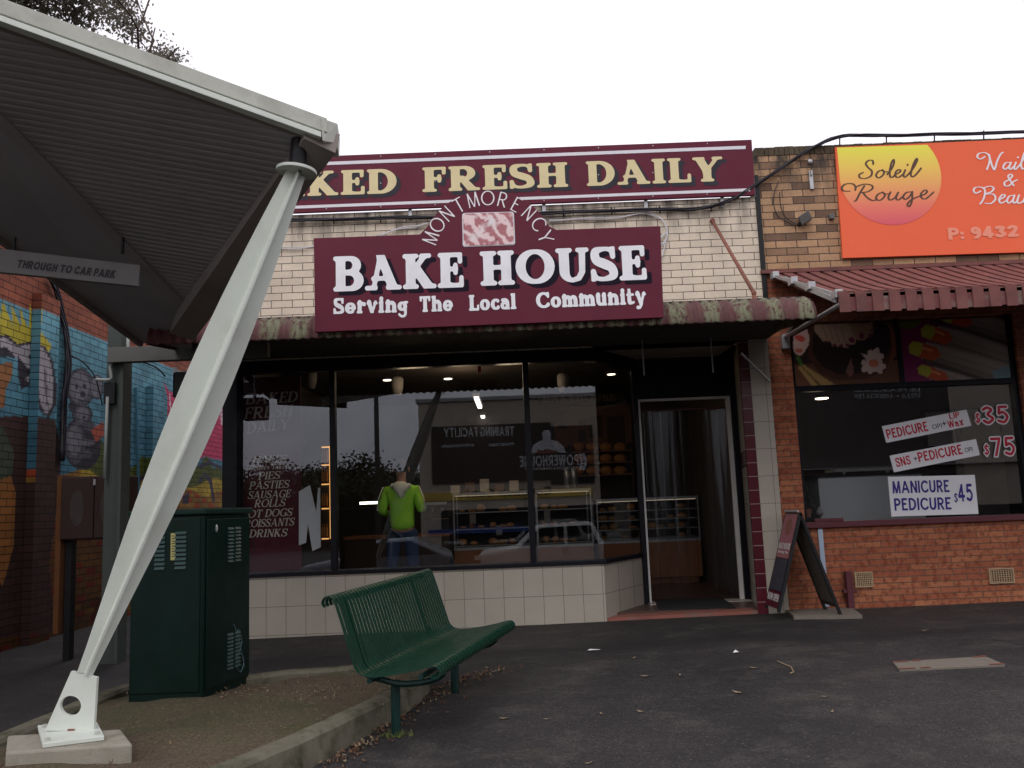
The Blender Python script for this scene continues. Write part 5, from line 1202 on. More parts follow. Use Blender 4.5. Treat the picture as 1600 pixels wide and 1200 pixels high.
# ================================================================ STREET CANOPY
def plane_hit(px, py, a, b, c):
    n = (b-a).cross(c-a); d = ray(px, py); t = n.dot(a-CAMPOS)/n.dot(d); return CAMPOS+d*t
def canopy():
    YR, YL, YF_ = 5.0, 4.35, 7.35
    Rc = P(497, 224, YR); Lc = P(-260, -48, 4.1); Fc = P(300, 482, YF_)
    Cn = plane_hit(-260, -80, Rc, Lc, Fc); C0 = plane_hit(0, 172, Rc, Lc, Fc)
    root = thing('street_canopy', 'grey metal street canopy propped on a leaning pale green column', 'canopy', P(110, 1150, 4.93))
    n = (Rc-Fc).cross(Lc-Fc).normalized()
    if n.z < 0: n = -n
    # plane 1: corrugated soffit between the fascia, the edge beam and the fold; ribs run across
    # the fold runs on until it meets the line of the fascia
    e1, e2 = (Lc-Rc), (C0-Fc); den = e1.x*e2.y-e1.y*e2.x; tq = ((Fc-Rc).x*e2.y-(Fc-Rc).y*e2.x)/den
    Cfar = Rc+e1*tq; LX = tq
    hit = plane_hit
    fz_ = Vector((0, 0, 1)); ribdir = (hit(300, 172, Rc, Lc, Fc)-hit(0, 120, Rc, Lc, Fc)).normalized(); cross = n.cross(ribdir).normalized()
    corners = [Rc, Rc.lerp(Cfar, .999), Cfar, Fc]
    cs = [(p-Fc).dot(cross) for p in corners]; c0, c1 = min(cs), max(cs); pit = .062; mb = MB(); k = 0
    def span(c):   # intersect the line at offset c with the polygon
        hits = []
        for i in range(4):
            a, b = corners[i], corners[(i+1) % 4]; ca, cb = (a-Fc).dot(cross)-c, (b-Fc).dot(cross)-c
            if (ca < 0) != (cb < 0): q = a.lerp(b, ca/(ca-cb)); hits.append((q-Fc).dot(ribdir))
        return (min(hits), max(hits)) if len(hits) >= 2 else None
    c = c0+.004
    prof = [(0, 0), (.012, -.005), (.040, -.005), (.052, 0), (.062, 0)]
    while c < c1-.08:
        for (a, za), (b, zb) in zip(prof[:-1], prof[1:]):
            s1, s2 = span(c+a), span(c+b)
            if not s1 or not s2: continue
            f = lambda s, cc, z: Fc+ribdir*s+cross*cc+n*z
            mb.quad(f(s1[0], c+a, za), f(s1[1], c+a, za), f(s2[1], c+b, zb), f(s2[0], c+b, zb))
        c += pit
    mb.build('corrugated_soffit', M['canopy_soffit'], root)
    mb = MB(); up = fz_*.022
    mb.prism([p+up for p in (Rc, Cfar, Fc)], fz_*.04); mb.build('roof_sheet', M['canopy_fascia'], root)
    # fascia along the near edge: thin pale gutter strip below a deeper grey fascia, and the mitred end cap
    fz = Vector((0, 0, 1)); e = (Lc-Rc).normalized(); out = e.cross(fz).normalized()
    if out.y > 0: out = -out
    px2m = YR/FPX
    def strip(h0, h1, o0, o1, m_, name, l0=0.0, l1=None):
        a, b = Rc+(Lc-Rc)*l0, Rc+(Lc-Rc)*(l1 or LX)
        mb = MB(); q = []
        for p in (a, b):
            q.append([p+out*o0+fz*h0, p+out*o1+fz*h0, p+out*o1+fz*h1, p+out*o0+fz*h1])
        mb.add(q[0]+q[1], [[0, 1, 2, 3], [7, 6, 5, 4], [0, 4, 5, 1], [1, 5, 6, 2], [2, 6, 7, 3], [3, 7, 4, 0]]); return mb.build(name, m_, root, bevel=.003)
    strip(-.010, .024, .05, .115, M['canopy_pale'], 'gutter_strip')
    strip(.040, .128, .0, .10, M['canopy_fascia'], 'fascia', -.015)
    strip(-.004, .04, -.01, .049, M['canopy_beam'], 'fascia_shadow_gap')
    # edge beam from the propped corner back to the far corner
    ed = (Fc-Rc).normalized(); side = ed.cross(n).normalized()
    if side.x < 0: side = -side
    a = Rc-ed*.06+side*.0; b = Fc+ed*.1+side*.0
    mb = MB(); q = []
    for p, hh in ((a, .055), (b, .24)): q.append([p-side*.10-n*hh, p+side*.10-n*hh, p+side*.10+n*.09, p-side*.10+n*.02])
    mb.add(q[0]+q[1], [[0, 1, 2, 3], [7, 6, 5, 4], [0, 4, 5, 1], [1, 5, 6, 2], [2, 6, 7, 3], [3, 7, 4, 0]]); mb.build('edge_beam', M['canopy_beam'], root, bevel=.004)
    # mitred metal end cap of the beam at the corner
    cap = [P(501, 183.5, YR-.1), P(527.5, 193, YR+.02), P(526.5, 224, YR+.02), P(504, 220, YR-.1)]
    mb = MB(); mb.prism(cap, (-.03, .22, 0)); mb.build('end_cap', M['canopy_fascia'], root, bevel=.004)
    # fold beam and the second plane
    mb = MB(); f2 = (C0-Fc).normalized(); s2 = f2.cross(fz).normalized(); s2 = -s2 if s2.x > 0 else s2
    a, b = Fc-f2*.15, Cfar; q = []
    for p in (a, b): q.append([p+fz*(-.022), p+s2*.09+fz*(-.030), p+s2*.09+fz*.10, p+fz*.10])
    mb.add(q[0]+q[1], [[0, 1, 2, 3], [7, 6, 5, 4], [0, 4, 5, 1], [1, 5, 6, 2], [2, 6, 7, 3], [3, 7, 4, 0]]); mb.build('fold_beam', M['canopy_soffit'], root, bevel=.004)
    D1 = P(222, 536, 8.35); D0 = P(0, 371, 6.6); dd = (D0-D1)
    Dn = D1+dd*3.2
    mb = MB(); q = [Fc+Vector((-.02, .05, .0)), Cfar+s2*.03, Dn, D1, P(300, 545, 8.3)]
    mb.prism(q, (0, 0, .05)); mb.build('inner_soffit', M['canopy_soffit'], root)
    mb = MB(); mb.bar(D1+Vector((0, 0, .03)), Dn+Vector((0, 0, .03)), .02, .07); mb.build('inner_fascia', M['canopy_beam'], root)
    M['beam_pale'] = mat('dull_pale_conduit', (.32, .34, .32), .6, .15, 6)
    # rear cross beam, rear post with conduit
    Yq = 8.6; mb = MB(); a, b = P(171, 556, Yq), P(420, 560, Yq); b.z = a.z; mb.bar(a, b, .05, .075); mb.build('cross_beam', M['beam_dark'], root, bevel=.004)
    Yq = 8.65; a = P(182, 507, Yq); g = gz(a.x, Yq); mb = MB(); w_ = .085
    mb.box((a.x-w_, Yq, g-.05), (a.x+w_-.03, Yq+.15, a.z)); mb.build('post', M['post'], root, bevel=.004)
    mb = MB(); mb.box((a.x+w_-.028, Yq-.03, g-.05), (a.x+w_+.008, Yq+.17, P(190, 553, Yq).z)); mb.build('post_flange', M['post'], root, bevel=.003)
    mb = MB(); mb.box((a.x-.09, Yq-.05, P(180, 632, Yq).z), (a.x+.02, Yq-.002, P(180, 598, Yq).z)); mb.build('post_box', M['black'], root, bevel=.006)
    mb = MB(); mb.tube([P(*q_, Yq-.06) for q_ in catmull([(150, 593), (172, 593), (173, 583), (172, 572), (178, 562), (190, 559), (207, 562)], 5)], .016, 8)
    mb.tube([P(200, 520, Yq-.06), P(200, 566, Yq-.06)], .016, 8); mb.tube([P(168, 620, Yq-.05), P(163, 748, Yq-.05)], .015, 8); mb.build('conduit', M['beam_pale'], root, smooth=True)
    # the leaning spindle column: a cross of four tapering fins
    base, top = P(133, 1052, 4.93), P(463, 270, YR)
    ax = (top-base); Ls = ax.length; ax.normalize()
    view = ((base+top)/2-CAMPOS).normalized(); r1 = ax.cross(view).normalized(); r1 = -r1 if r1.x < 0 else r1; r2 = r1.cross(ax).normalized()
    if r2.y > 0: r2 = -r2          # r2 points at the viewer
    th = R(11); A = r1*math.cos(th)-r2*math.sin(th)*-1*-1; Bv = r2*math.cos(th)+r1*math.sin(th); A = ax.cross(Bv).normalized(); A = -A if A.dot(r1) < 0 else A
    def half(t): return .040+.088*math.sin(math.pi*min(1, max(0, (t*.93+.0))))**1.15*(1 if t < .5 else 1)
    NN = 26
    for nm, dirs, cr_ in (('side_fins', A, Bv), ('front_fins', Bv, A)):
        for sg in (1, -1):
            mb = MB(); vs = []
            for i in range(NN+1):
                t = i/NN; p = base+ax*Ls*t; h_ = half(t)*(1.0 if nm == 'side_fins' else .92)
                for (u_, v_) in ((.004, -.006), (h_, -.006), (h_, .006), (.004, .006)): vs.append(p+dirs*sg*u_+cr_*v_)
            mb.add(vs, [[i*4+j, i*4+(j+1) % 4, (i+1)*4+(j+1) % 4, (i+1)*4+j] for i in range(NN) for j in range(4)]+[[3, 2, 1, 0], [NN*4+j for j in range(4)]])
            mb.build('column_fin', M['canopy_pale'], root)
    # top disc, stub, foot plate with a hole, base plate, footing
    mb = MB(); dn = (ax*.35+Vector((0, 0, 1))).normalized(); mb.lathe([(.118, -.02), (.118, .0)], top+dn*.02, 40, dn); mb.build('top_disc', M['canopy_pale'], root, bevel=.003)
    mb = MB(); mb.lathe([(.012, 0), (.012, .012)], P(470, 269, YR-.10)+Vector((0, -.01, 0)), 8, (0, -1, -.3)); mb.build('bolt', M['black'], root)
    mb = MB(); mb.lathe([(.05, 0), (.05, .22)], top+dn*.02, 14, dn); mb.build('stub', M['black'], root)
    Yb = 4.93; poly = [(72, 1141), (148, 1141), (153, 1058), (113, 1048)]
    hole = [(112+16.5*math.cos(R(a)), 1102-15.5*math.sin(R(a))) for a in range(0, 360, 15)]
    bm = bmesh.new(); ov = [bm.verts.new(P(*p, Yb)) for p in poly]; hv = [bm.verts.new(P(*p, Yb)) for p in hole]
    es = [bm.edges.new((ov[i], ov[(i+1) % 4])) for i in range(4)]+[bm.edges.new((hv[i], hv[(i+1) % len(hv)])) for i in range(len(hv))]
    bmesh.ops.triangle_fill(bm, use_beauty=True, edges=es)
    L0 = rootloc(root)
    for v_ in bm.verts: v_.co -= L0
    me = bpy.data.meshes.new('foot_plate'); bm.to_mesh(me); bm.free(); me.materials.append(M['canopy_pale']); ob = bpy.data.objects.new('foot_plate', me); COL.objects.link(ob); ob.parent = root
    sm = ob.modifiers.new('thick', 'SOLIDIFY'); sm.thickness = .025; sm.offset = 0
    zb = P(110, 1141, Yb).z
    pl = [PZ(59, 1133, zb), PZ(152, 1128, zb), PZ(163, 1150, zb), PZ(67, 1162, zb)]
    mb = MB(); mb.prism(pl, (0, 0, -.022)); mb.build('base_plate', M['canopy_pale'], root, bevel=.003)
    zc = zb-.024; pd = [PZ(12, 1149, zc), PZ(189, 1139, zc), PZ(207, 1162, zc), PZ(9, 1176, zc)]
    mb = MB(); mb.prism(pd, (0, 0, -.16)); mb.build('concrete_footing', M['concrete'], root, bevel=.012)
    mb = MB()
    for (a_, b_) in ((70, 1136), (146, 1132), (152, 1147), (74, 1157)): mb.lathe([(.014, 0), (.014, .014)], PZ(a_, b_, zb+.001), 6)
    mb.build('anchor_bolt', M['canopy_fascia'], root)
    mb = MB(); rs = [P(105+12*random.random(), 1138+7*random.random(), Yb-.04) for i in range(7)]; mb.quad(*[P(*q_, Yb-.016) for q_ in ((106, 1139), (117, 1139), (115, 1147-1.5), (104, 1146-1.5))]); mb.build('rust_patch', M['rust_pipe'], root)
    return root
canopy()
def park_sign():
    Ya, Yb = 5.95, 6.05
    q = [P(-60, 381, Ya-.1), P(219, 414, Yb), P(216, 447, Yb), P(-60, 419, Ya-.1)]
    root = thing('hanging_sign', 'grey blade sign reading through to car park under the canopy', 'sign', q[3])
    n = (q[1]-q[0]).cross(q[3]-q[0]).normalized(); n = -n if n.y > 0 else n
    mb = MB(); mb.prism(q, -n*.05); mb.build('sign_box', M['blade'], root, bevel=.004)
    a = P(25, 416, Ya); f = lambda px, py: plane_hit(px, py, q[0], q[1], q[3])+n*.004
    A, Bp, U = f(25, 418), f(179, 435), f(25.5, 404); rt = Bp-A; up = (U-A); up = (up-rt.normalized()*up.dot(rt.normalized()))
    mb = MB(); lettering(mb, 'THROUGH TO CAR PARK', A, rt, up, 13.2/FPX*Ya, rt.length, w=.125, t=.11, s=0, shear=.14, h=.035, gap=.11, space=.32); mb.build('lettering', M['black_ink'], root)
    mb = MB()
    for px in (20, 190): p = f(px, 395); mb.tube([p-n*.03, p-n*.03+Vector((0, 0, .12))], .012, 6)
    mb.build('hanger', M['black'], root)
park_sign()
# ================================================================ MURAL WALL (laneway)
XM = -5.6
def mural():
    y0, y1, z0, z1 = 5.4, 19.0, -.1, 5.2; ctx = [XM, y0]
    root = thing('mural_wall', 'brick laneway wall painted with a blue sky, a cockatoo and koalas', 'wall', (XM, 10, 0))
    mb = MB(); mb.box((XM-.25, y0, z0), (XM-.004, y1, z1)); mb.build('brickwork', M['plain_brick_y'], root)
    def c8(x, y): p = PX(x/2.222, 420+y/2.222, ctx[0]); return (p.y-ctx[1], p.z-z0)
    def c5(x, y): p = PX(x/5.333, 560+y/5.333, ctx[0]); return (p.y-ctx[1], p.z-z0)
    def c7(x, y): p = PX(180+x/2.857, 440+y/2.857, ctx[0]); return (p.y-ctx[1], p.z-z0)
    zsky = c8(0, 520)[1]; rb = random.Random(4)
    ztopblue = [c8(0, 42), c8(95, 92), c8(370, 190)]
    def base(U, V):
        C = np.zeros(U.shape+(3,)); t = np.clip((V-1.6)/2.4, 0, 1)[..., None]
        top = np.array((.15, .36, .44)); mid = np.array((.045, .17, .26)); C[:] = mid+(top-mid)*t
        low = V < 2.22+.12*np.sin(U*2.1); C[low] = (.36, .19, .035)
        iu = np.floor(U/.24+np.floor(V/.086)*.5).astype(int); iv = np.floor(V/.086).astype(int); hsh = (iu*7349+iv*9151) % 17
        k = low & (hsh < 4); C[k] = (.50, .085, .03); k = low & (hsh == 7); C[k] = (.62, .36, .05)
        g = (V > 2.15+.1*np.sin(U*2.3+1)) & (V < 2.48+.10*np.sin(U*3.1)+.07*np.sin(U*9)) & (U > 6.0); C[g] = (.10, .13, .025)
        g = (V > 1.98+.06*np.sin(U*4)) & (V < 2.17+.10*np.sin(U*2.3+1)) & (U > 6.0); C[g] = (.55, .40, .05)
        red = V > 4.02; C[red] = (.30, .09, .05)
        near = (U < 12.4-y0) & (V < 1.95); C[near] *= np.array((.42, .34, .40)); C[(U < 12.4-y0) & (V < .55)] *= .6  # canopy shade put into the paint: near low bricks and wall foot darkened
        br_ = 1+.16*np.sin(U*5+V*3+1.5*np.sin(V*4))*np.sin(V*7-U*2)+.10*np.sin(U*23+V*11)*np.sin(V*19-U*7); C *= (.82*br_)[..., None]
        return C
    def shapes():
        S = []
        ye = (.46, .38, .04); wh = (.36, .33, .35); dk = (.04, .035, .045); br = (.055, .026, .022)
        S.append(([c8(*p) for p in ((-120, 520), (60, 510), (190, 520), (215, 640), (190, 900), (170, 1010), (190, 1260), (-150, 1300))], br))
        S.append(([c8(*p) for p in ((40, 600), (70, 640), (60, 1200), (30, 1200))], (.05, .025, .02))); S.append(([c8(*p) for p in ((100, 560), (120, 700), (112, 1200), (95, 1200), (104, 800))], (.06, .03, .025)))
        S.append(([c8(*p) for p in ((-20, 640), (20, 650), (55, 780), (48, 960), (10, 1100), (-30, 1050))], (.30, .12, .03))); S.append(([c8(*p) for p in ((-40, 560), (10, 545), (50, 640), (40, 720), (-40, 740))], (.06, .075, .05)))
        # crest, head, beak
        S.append(([c8(*p) for p in ((-60, 120), (-10, 230), (10, 110), (45, 200), (38, 120), (75, 205), (68, 130), (98, 210), (105, 120), (120, 210), (150, 120), (140, 215), (182, 270), (170, 290), (80, 285), (-40, 250))], ye))
        S.append(([c8(*p) for p in ((-60, 228), (25, 230), (62, 260), (110, 252), (158, 268), (184, 318), (196, 400), (194, 475), (168, 518), (140, 498), (125, 440), (122, 366), (60, 310), (-60, 300))], dk))
        S.append(([c8(*p) for p in ((-60, 240), (20, 240), (60, 270), (110, 262), (150, 275), (175, 320), (186, 400), (184, 470), (165, 505), (148, 490), (135, 440), (132, 360), (100, 350), (85, 345), (50, 300), (20, 270), (-60, 290))], wh))
        S.append(([c8(*p) for p in ((60, 300), (95, 345), (130, 350), (112, 400), (72, 420), (64, 380))], dk)); S.append(([c8(*p) for p in ((88, 380), (128, 352), (126, 362), (96, 396))], (.34, .32, .33)))
        S.append(([c8(*p) for p in ell(110, 305, 11, 9)], dk)); S.append(([c8(*p) for p in ell(112, 303, 4, 3)], (.5, .5, .5)))
        S.append(([c8(*p) for p in ((152, 350), (160, 350), (168, 480), (160, 470))], (.14, .12, .14)))
        S.append(([c8(*p) for p in ((-40, 350), (20, 325), (45, 330), (42, 370), (20, 420), (15, 480), (-40, 500))], (.30, .13, .05)))
        # koalas
        gr, gl_, gd = (.09, .085, .105), (.17, .165, .19), (.04, .036, .046)
        for e_ in ((625, 705, 97, 190), (670, 245, 120, 163), (808, 240, 57, 108), (685, 470, 84, 90)): S.append(([c5(*p) for p in ell(*e_)], dk))
        S.append(([c5(*p) for p in ell(690, 740, 190, 150, 90)], gd)); S.append(([c5(*p) for p in ell(625, 705, 85, 175)], gr)); S.append(([c5(*p) for p in ell(622, 680, 60, 125)], gl_))
        S.append(([c5(*p) for p in ell(670, 245, 108, 150)], gr)); S.append(([c5(*p) for p in ell(660, 240, 84, 128)], gl_)); S.append(([c5(*p) for p in ell(808, 240, 46, 95)], gl_)); S.append(([c5(*p) for p in ell(600, 400, 30, 40)], gd))
        S.append(([c5(*p) for p in ell(640, 235, 14, 20)], gd)); S.append(([c5(*p) for p in ell(705, 230, 16, 20)], gd)); S.append(([c5(*p) for p in ell(690, 300, 22, 30)], dk)); S.append(([c5(*p) for p in ell(675, 355, 30, 8)], dk))
        S.append(([c5(*p) for p in ell(685, 470, 72, 78)], gr)); S.append(([c5(*p) for p in ell(690, 465, 52, 60)], gl_)); S.append(([c5(*p) for p in ell(700, 490, 12, 16)], dk)); S.append(([c5(*p) for p in ell(740, 560, 55, 40)], gr)); S.append(([c5(*p) for p in ell(735, 700, 60, 26)], gl_)); S.append(([c5(*p) for p in ell(720, 800, 55, 30)], gr))
        S.append(([c5(*p) for p in ((760, 600), (860, 520), (870, 640), (800, 700))], (.36, .08, .05)))
        # laneway end: graffiti tags in pink and black lines
        S.append(([c7(*p) for p in ((215, 445), (240, 490), (300, 500), (480, 560), (480, 800), (400, 780), (330, 820), (250, 640), (232, 620), (235, 520))], (.52, .05, .13)))
        for a in range(8): x = 240+a*32; S.append(([c7(*p) for p in ((x, 500), (x+6, 500), (x+14+8*math.sin(a), 640), (x+8, 640))], (.66, .50, .55)))
        for pts in (((50, 980), (110, 870), (150, 850), (150, 870), (118, 890), (60, 990)), ((370, 820), (420, 800), (480, 830), (478, 842), (420, 815), (380, 835)), ((370, 890), (400, 850), (430, 880), (446, 980), (436, 985), (420, 900), (400, 868), (380, 900)), ((300, 960), (330, 940), (328, 990), (300, 990))):
            S.append(([c7(*p) for p in pts], (.06, .05, .09)))
        S.append(([c7(*p) for p in ((60, 1100), (36, 1200), (90, 1200), (120, 1050), (130, 980))], (.34, .32, .34)))
        return S
    S = shapes(); br = (.055, .026, .022)
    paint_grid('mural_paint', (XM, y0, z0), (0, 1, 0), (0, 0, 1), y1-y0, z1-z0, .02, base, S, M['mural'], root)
    # brick piers standing proud of the wall, painted over with the same sky
    M['mural_x'] = attrmat('mural_on_pier_side', .8, 'xz0', .2)
    for (pxa, pxb, col) in ((46, 62, 0), (229, 242, 1)):
        ya = PX(pxa, 600, XM).y; yb = ya+.42; zt_ = PX(pxa, 456 if not col else 603, XM).z
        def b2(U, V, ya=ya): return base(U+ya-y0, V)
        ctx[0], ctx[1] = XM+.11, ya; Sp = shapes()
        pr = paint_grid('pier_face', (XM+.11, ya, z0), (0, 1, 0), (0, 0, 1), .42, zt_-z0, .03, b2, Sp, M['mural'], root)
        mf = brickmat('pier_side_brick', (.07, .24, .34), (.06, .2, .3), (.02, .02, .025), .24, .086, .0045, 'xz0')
        mb = MB(); mb.box((XM, ya+.004, z0), (XM+.108, yb-.002, zt_-.002)); mb.build('pier', mf, root)
        Sq = [([(0, 0), (.2, 0), (.2, 2.0), (0, 2.0)], br)] if not col else []
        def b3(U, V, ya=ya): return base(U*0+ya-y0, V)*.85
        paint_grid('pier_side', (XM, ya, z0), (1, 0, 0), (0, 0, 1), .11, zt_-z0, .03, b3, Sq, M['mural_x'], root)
    mb = MB(); mb.tube([PX(213, 605, XM+.03), PX(217, 800, XM+.03)], .02, 6); mb.build('downpipe', mat('blue_painted_pipe', (.05, .16, .22), .6, .15, 8), root)
mural()
def lane_cables():
    mb = MB(); rnd = random.Random(2)
    for k in range(7):
        pts = []
        for i, (a, b) in enumerate(catmull([(80, 437), (88, 455), (97, 490), (104, 520), (108, 560), (104, 590), (100, 620), (99, 660), (97, 720)], 3)):
            pts.append(PX(a+2.2*math.sin(i*.4+k*1.3)+(k-3)*.8, b, XM+.06+.02*math.cos(i*.5+k)))
        mb.tube(pts, .016, 5)
    tag(mb.build('cable_bundle', M['cable'], smooth=True), 'hanging bundle of black cables down the mural wall', 'cable')
    mb = MB(); pts = [PX(*q, XM+.2) for q in catmull([(112, 556), (130, 566), (148, 588), (155, 612), (160, 632)], 5)]; mb.tube(pts, .009, 5); mb.tube([P(*q, 8.7) for q in catmull([(190, 562), (222, 566), (245, 575), (258, 588)], 4)], .008, 5)
    tag(mb.build('cable', M['cable'], smooth=True), 'thin black cable looping from the mural wall to the rear canopy post', 'cable')
    # painted meter cupboard on the lane wall by the post
    a, b = P(92, 845, 8.85), P(190, 742, 8.85)
    root = thing('meter_cupboard', 'dark painted meter cupboard beside the rear canopy post', 'cupboard', (a.x, 8.9, a.z))
    mb = MB(); mb.box((a.x, 8.86, a.z), (b.x, 9.25, b.z)); mb.build('cupboard_box', mat('dark_red_brown_paint', (.035, .017, .014), .6, .3, 6), root, bevel=.008)
    xm_ = P(147, 800, 8.85).x
    for x0_, x1_ in ((a.x+.01, xm_-.006), (xm_+.006, b.x-.01)):
        mb = MB(); mb.box((x0_, 8.845, a.z+.015), (x1_, 8.86, b.z-.015)); dr = mb.build('cupboard_door', mat('brown_painted_door', (.038, .019, .017), .6, .35, 4), root, bevel=.003)
        cx_ = (x0_+x1_)/2; mb = MB(); mb.quad(*[(cx_+.07*math.cos(R(t)), 8.842, (a.z+b.z)/2+.18*math.sin(R(t))) for t in range(0, 360, 20)]); mb.build('painted_knot', mat('painted_knot_grey', (.055, .04, .038), .7, .4, 9), dr)
    mb = MB(); mb.box((a.x-.05, 8.88, a.z-.9), (a.x+.0, 9.2, b.z+.02)); mb.build('side_board', mat('orange_brown_paint', (.14, .055, .018), .7, .3, 4), root)
    mb = MB(); mb.box((xm_-.01, 8.838, b.z-.09), (xm_+.012, 8.86, b.z-.03)); mb.build('latch', M['steel'], root)
    for k, (x_, z_) in enumerate(((a.x+.05, .02), (b.x-.07, .02))):
        mb = MB(); mb.box((x_-.03, 8.95, gz(x_, 9)-.02), (x_+.03, 9.05, a.z)); mb.build('leg', M['black'], root)
    # black box (speaker) under the bakery awning end
    a, b = P(268, 622, 8.7), P(318, 578, 8.7)
    root = thing('wall_speaker', 'black box shaped speaker hanging under the left end of the bakery awning', 'speaker', ((a.x+b.x)/2, 8.8, b.z))
    mb = MB(); mb.box((a.x, 8.7, a.z), (b.x, 8.95, b.z)); mb.build('speaker_box', M['black'], root, bevel=.03)
    mb = MB(); mb.bar(((a.x+b.x)/2, 8.82, b.z), ((a.x+b.x)/2, 8.82, 3.17), .015, .015); mb.bar((a.x-.015, 8.82, b.z-.05), (a.x-.015, 8.82, b.z+.06), .004, .02); mb.build('bracket', M['steel'], root)
lane_cables()
# ================================================================ GREEN SERVICE CABINET
def cabinet():
    zg = .23; zt = P(318, 797, 5.95).z
    c = PZ(316, 1086, zg); l = PZ(200, 1090, zg); r = PZ(389, 1056, zg)
    u = (l-c); u.z = 0; wl = u.length; u.normalize(); v = (r-c); v.z = 0; wr = v.length; v.normalize()
    root = thing('service_cabinet', 'dark green street service cabinet with louvres standing in the bare garden bed', 'cabinet', c)
    back = c+u*wl+v*wr
    def up(p, z): return Vector((p.x, p.y, z))
    mb = MB(); mb.prism([up(p, zg-.12) for p in (c, r, back, l)], (0, 0, zt-.03-zg+.12)); mb.build('body', M['cabinet'], root, bevel=.012)
    o = .02; cc = c-u*o-v*o; mb = MB(); mb.prism([up(p, zt-.028) for p in (cc, cc+v*(wr+2*o), cc+v*(wr+2*o)+u*(wl+2*o), cc+u*(wl+2*o))], (0, 0, .045)); mb.build('lid', M['cabinet_top'], root, bevel=.012)
    nl, nr = -v, -u     # outward normals of the two visible faces
    def face(o_, d, s, z, nrm, e=.0): return up(o_+d*s+nrm*e, z)
    # door slab on the right face, post strip on the corner
    mb = MB(); mb.prism([face(c, v, .03, zg+.02, nr, .001), face(c, v, wr-.02, zg+.02, nr, .001), face(c, v, wr-.02, zt-.06, nr, .001), face(c, v, .03, zt-.06, nr, .001)], nr*.012); dr = mb.build('door', M['cabinet'], root, bevel=.005)
    mb = MB(); mb.prism([face(c, u, .02, zg+.02, nl, .001), face(c, u, wl-.01, zg+.02, nl, .001), face(c, u, wl-.01, zt-.05, nl, .001), face(c, u, .02, zt-.05, nl, .001)], nl*.010); dl = mb.build('front_panel', M['cabinet'], root, bevel=.005)
    def louvres(par, o_, d, nrm, s0, s1, ztop, nrow, pitch, ebase):
        mb = MB()
        for i in range(nrow):
            z = ztop-i*pitch; a, b = face(o_, d, s0, z, nrm, ebase), face(o_, d, s1, z, nrm, ebase)
            dz = Vector((0, 0, -pitch*.62)); mb.add([a, b, b+dz+nrm*.012, a+dz+nrm*.012, a+dz, b+dz], [[0, 1, 2, 3], [3, 2, 5, 4], [0, 3, 4], [1, 5, 2]])
        mb.build('louvres', M['louvre'], par)
    pm = lambda px: (316-px)/116*wl
    zl = P(262, 832, 5.95).z
    louvres(dl, c, u, nl, pm(290), pm(272), zl, 9, .0295, .0125); louvres(dl, c, u, nl, pm(256), pm(240), zl, 9, .0295, .0125)
    for zz in (P(350, 825, 6.2).z, P(350, 1000, 6.2).z):
        louvres(dr, c, v, nr, wr*.46, wr*.58, zz, 10, .026, .014); louvres(dr, c, v, nr, wr*.62, wr*.74, zz, 10, .026, .014)
    mb = MB(); s_ = pm(265); a = face(c, u, s_, P(264, 878, 5.95).z, nl, .013); b = face(c, u, s_, P(264, 834, 5.95).z, nl, .013); dx = u*-.035; mb.quad(a, a+dx, b+dx, b); st = mb.build('number_sticker', M['yellow_tag'], dl)
    mb = MB()
    for i in range(9): q = a.lerp(b, .12+.095*i)+nl*.0015+dx*.25; mb.quad(q, q+dx*.5, q+dx*.5+Vector((0, 0, .006)), q+Vector((0, 0, .006)))
    mb.build('sticker_marks', M['black_ink'], st)
    mb = MB(); z = P(340, 826, 6.1).z; p = face(c, v, .13*wr/.6, z, nr, .014); mb.blob(p, .012, .012, .03, 8, 5); mb.build('lock', M['steel'], dr)
    # scribbled tag low on the door
    mb = MB(); pts = [(365, 975), (370, 990), (372, 1010), (368, 1030), (374, 1020), (381, 1030), (376, 1050), (369, 1035), (378, 1002), (371, 985), (382, 1042)]
    nn = (v.cross(Vector((0, 0, 1)))).normalized(); nn = nn if nn.dot(nr) > 0 else -nn
    def onf(px, py):
        dd = ray(px, py); q0 = c+nr*.016; t = nn.dot(q0-CAMPOS)/nn.dot(dd); return CAMPOS+dd*t
    mb.tube([onf(*q) for q in catmull(pts, 4)], .0035, 4); mb.build('scribble', M['chalk'], dr)
cabinet()
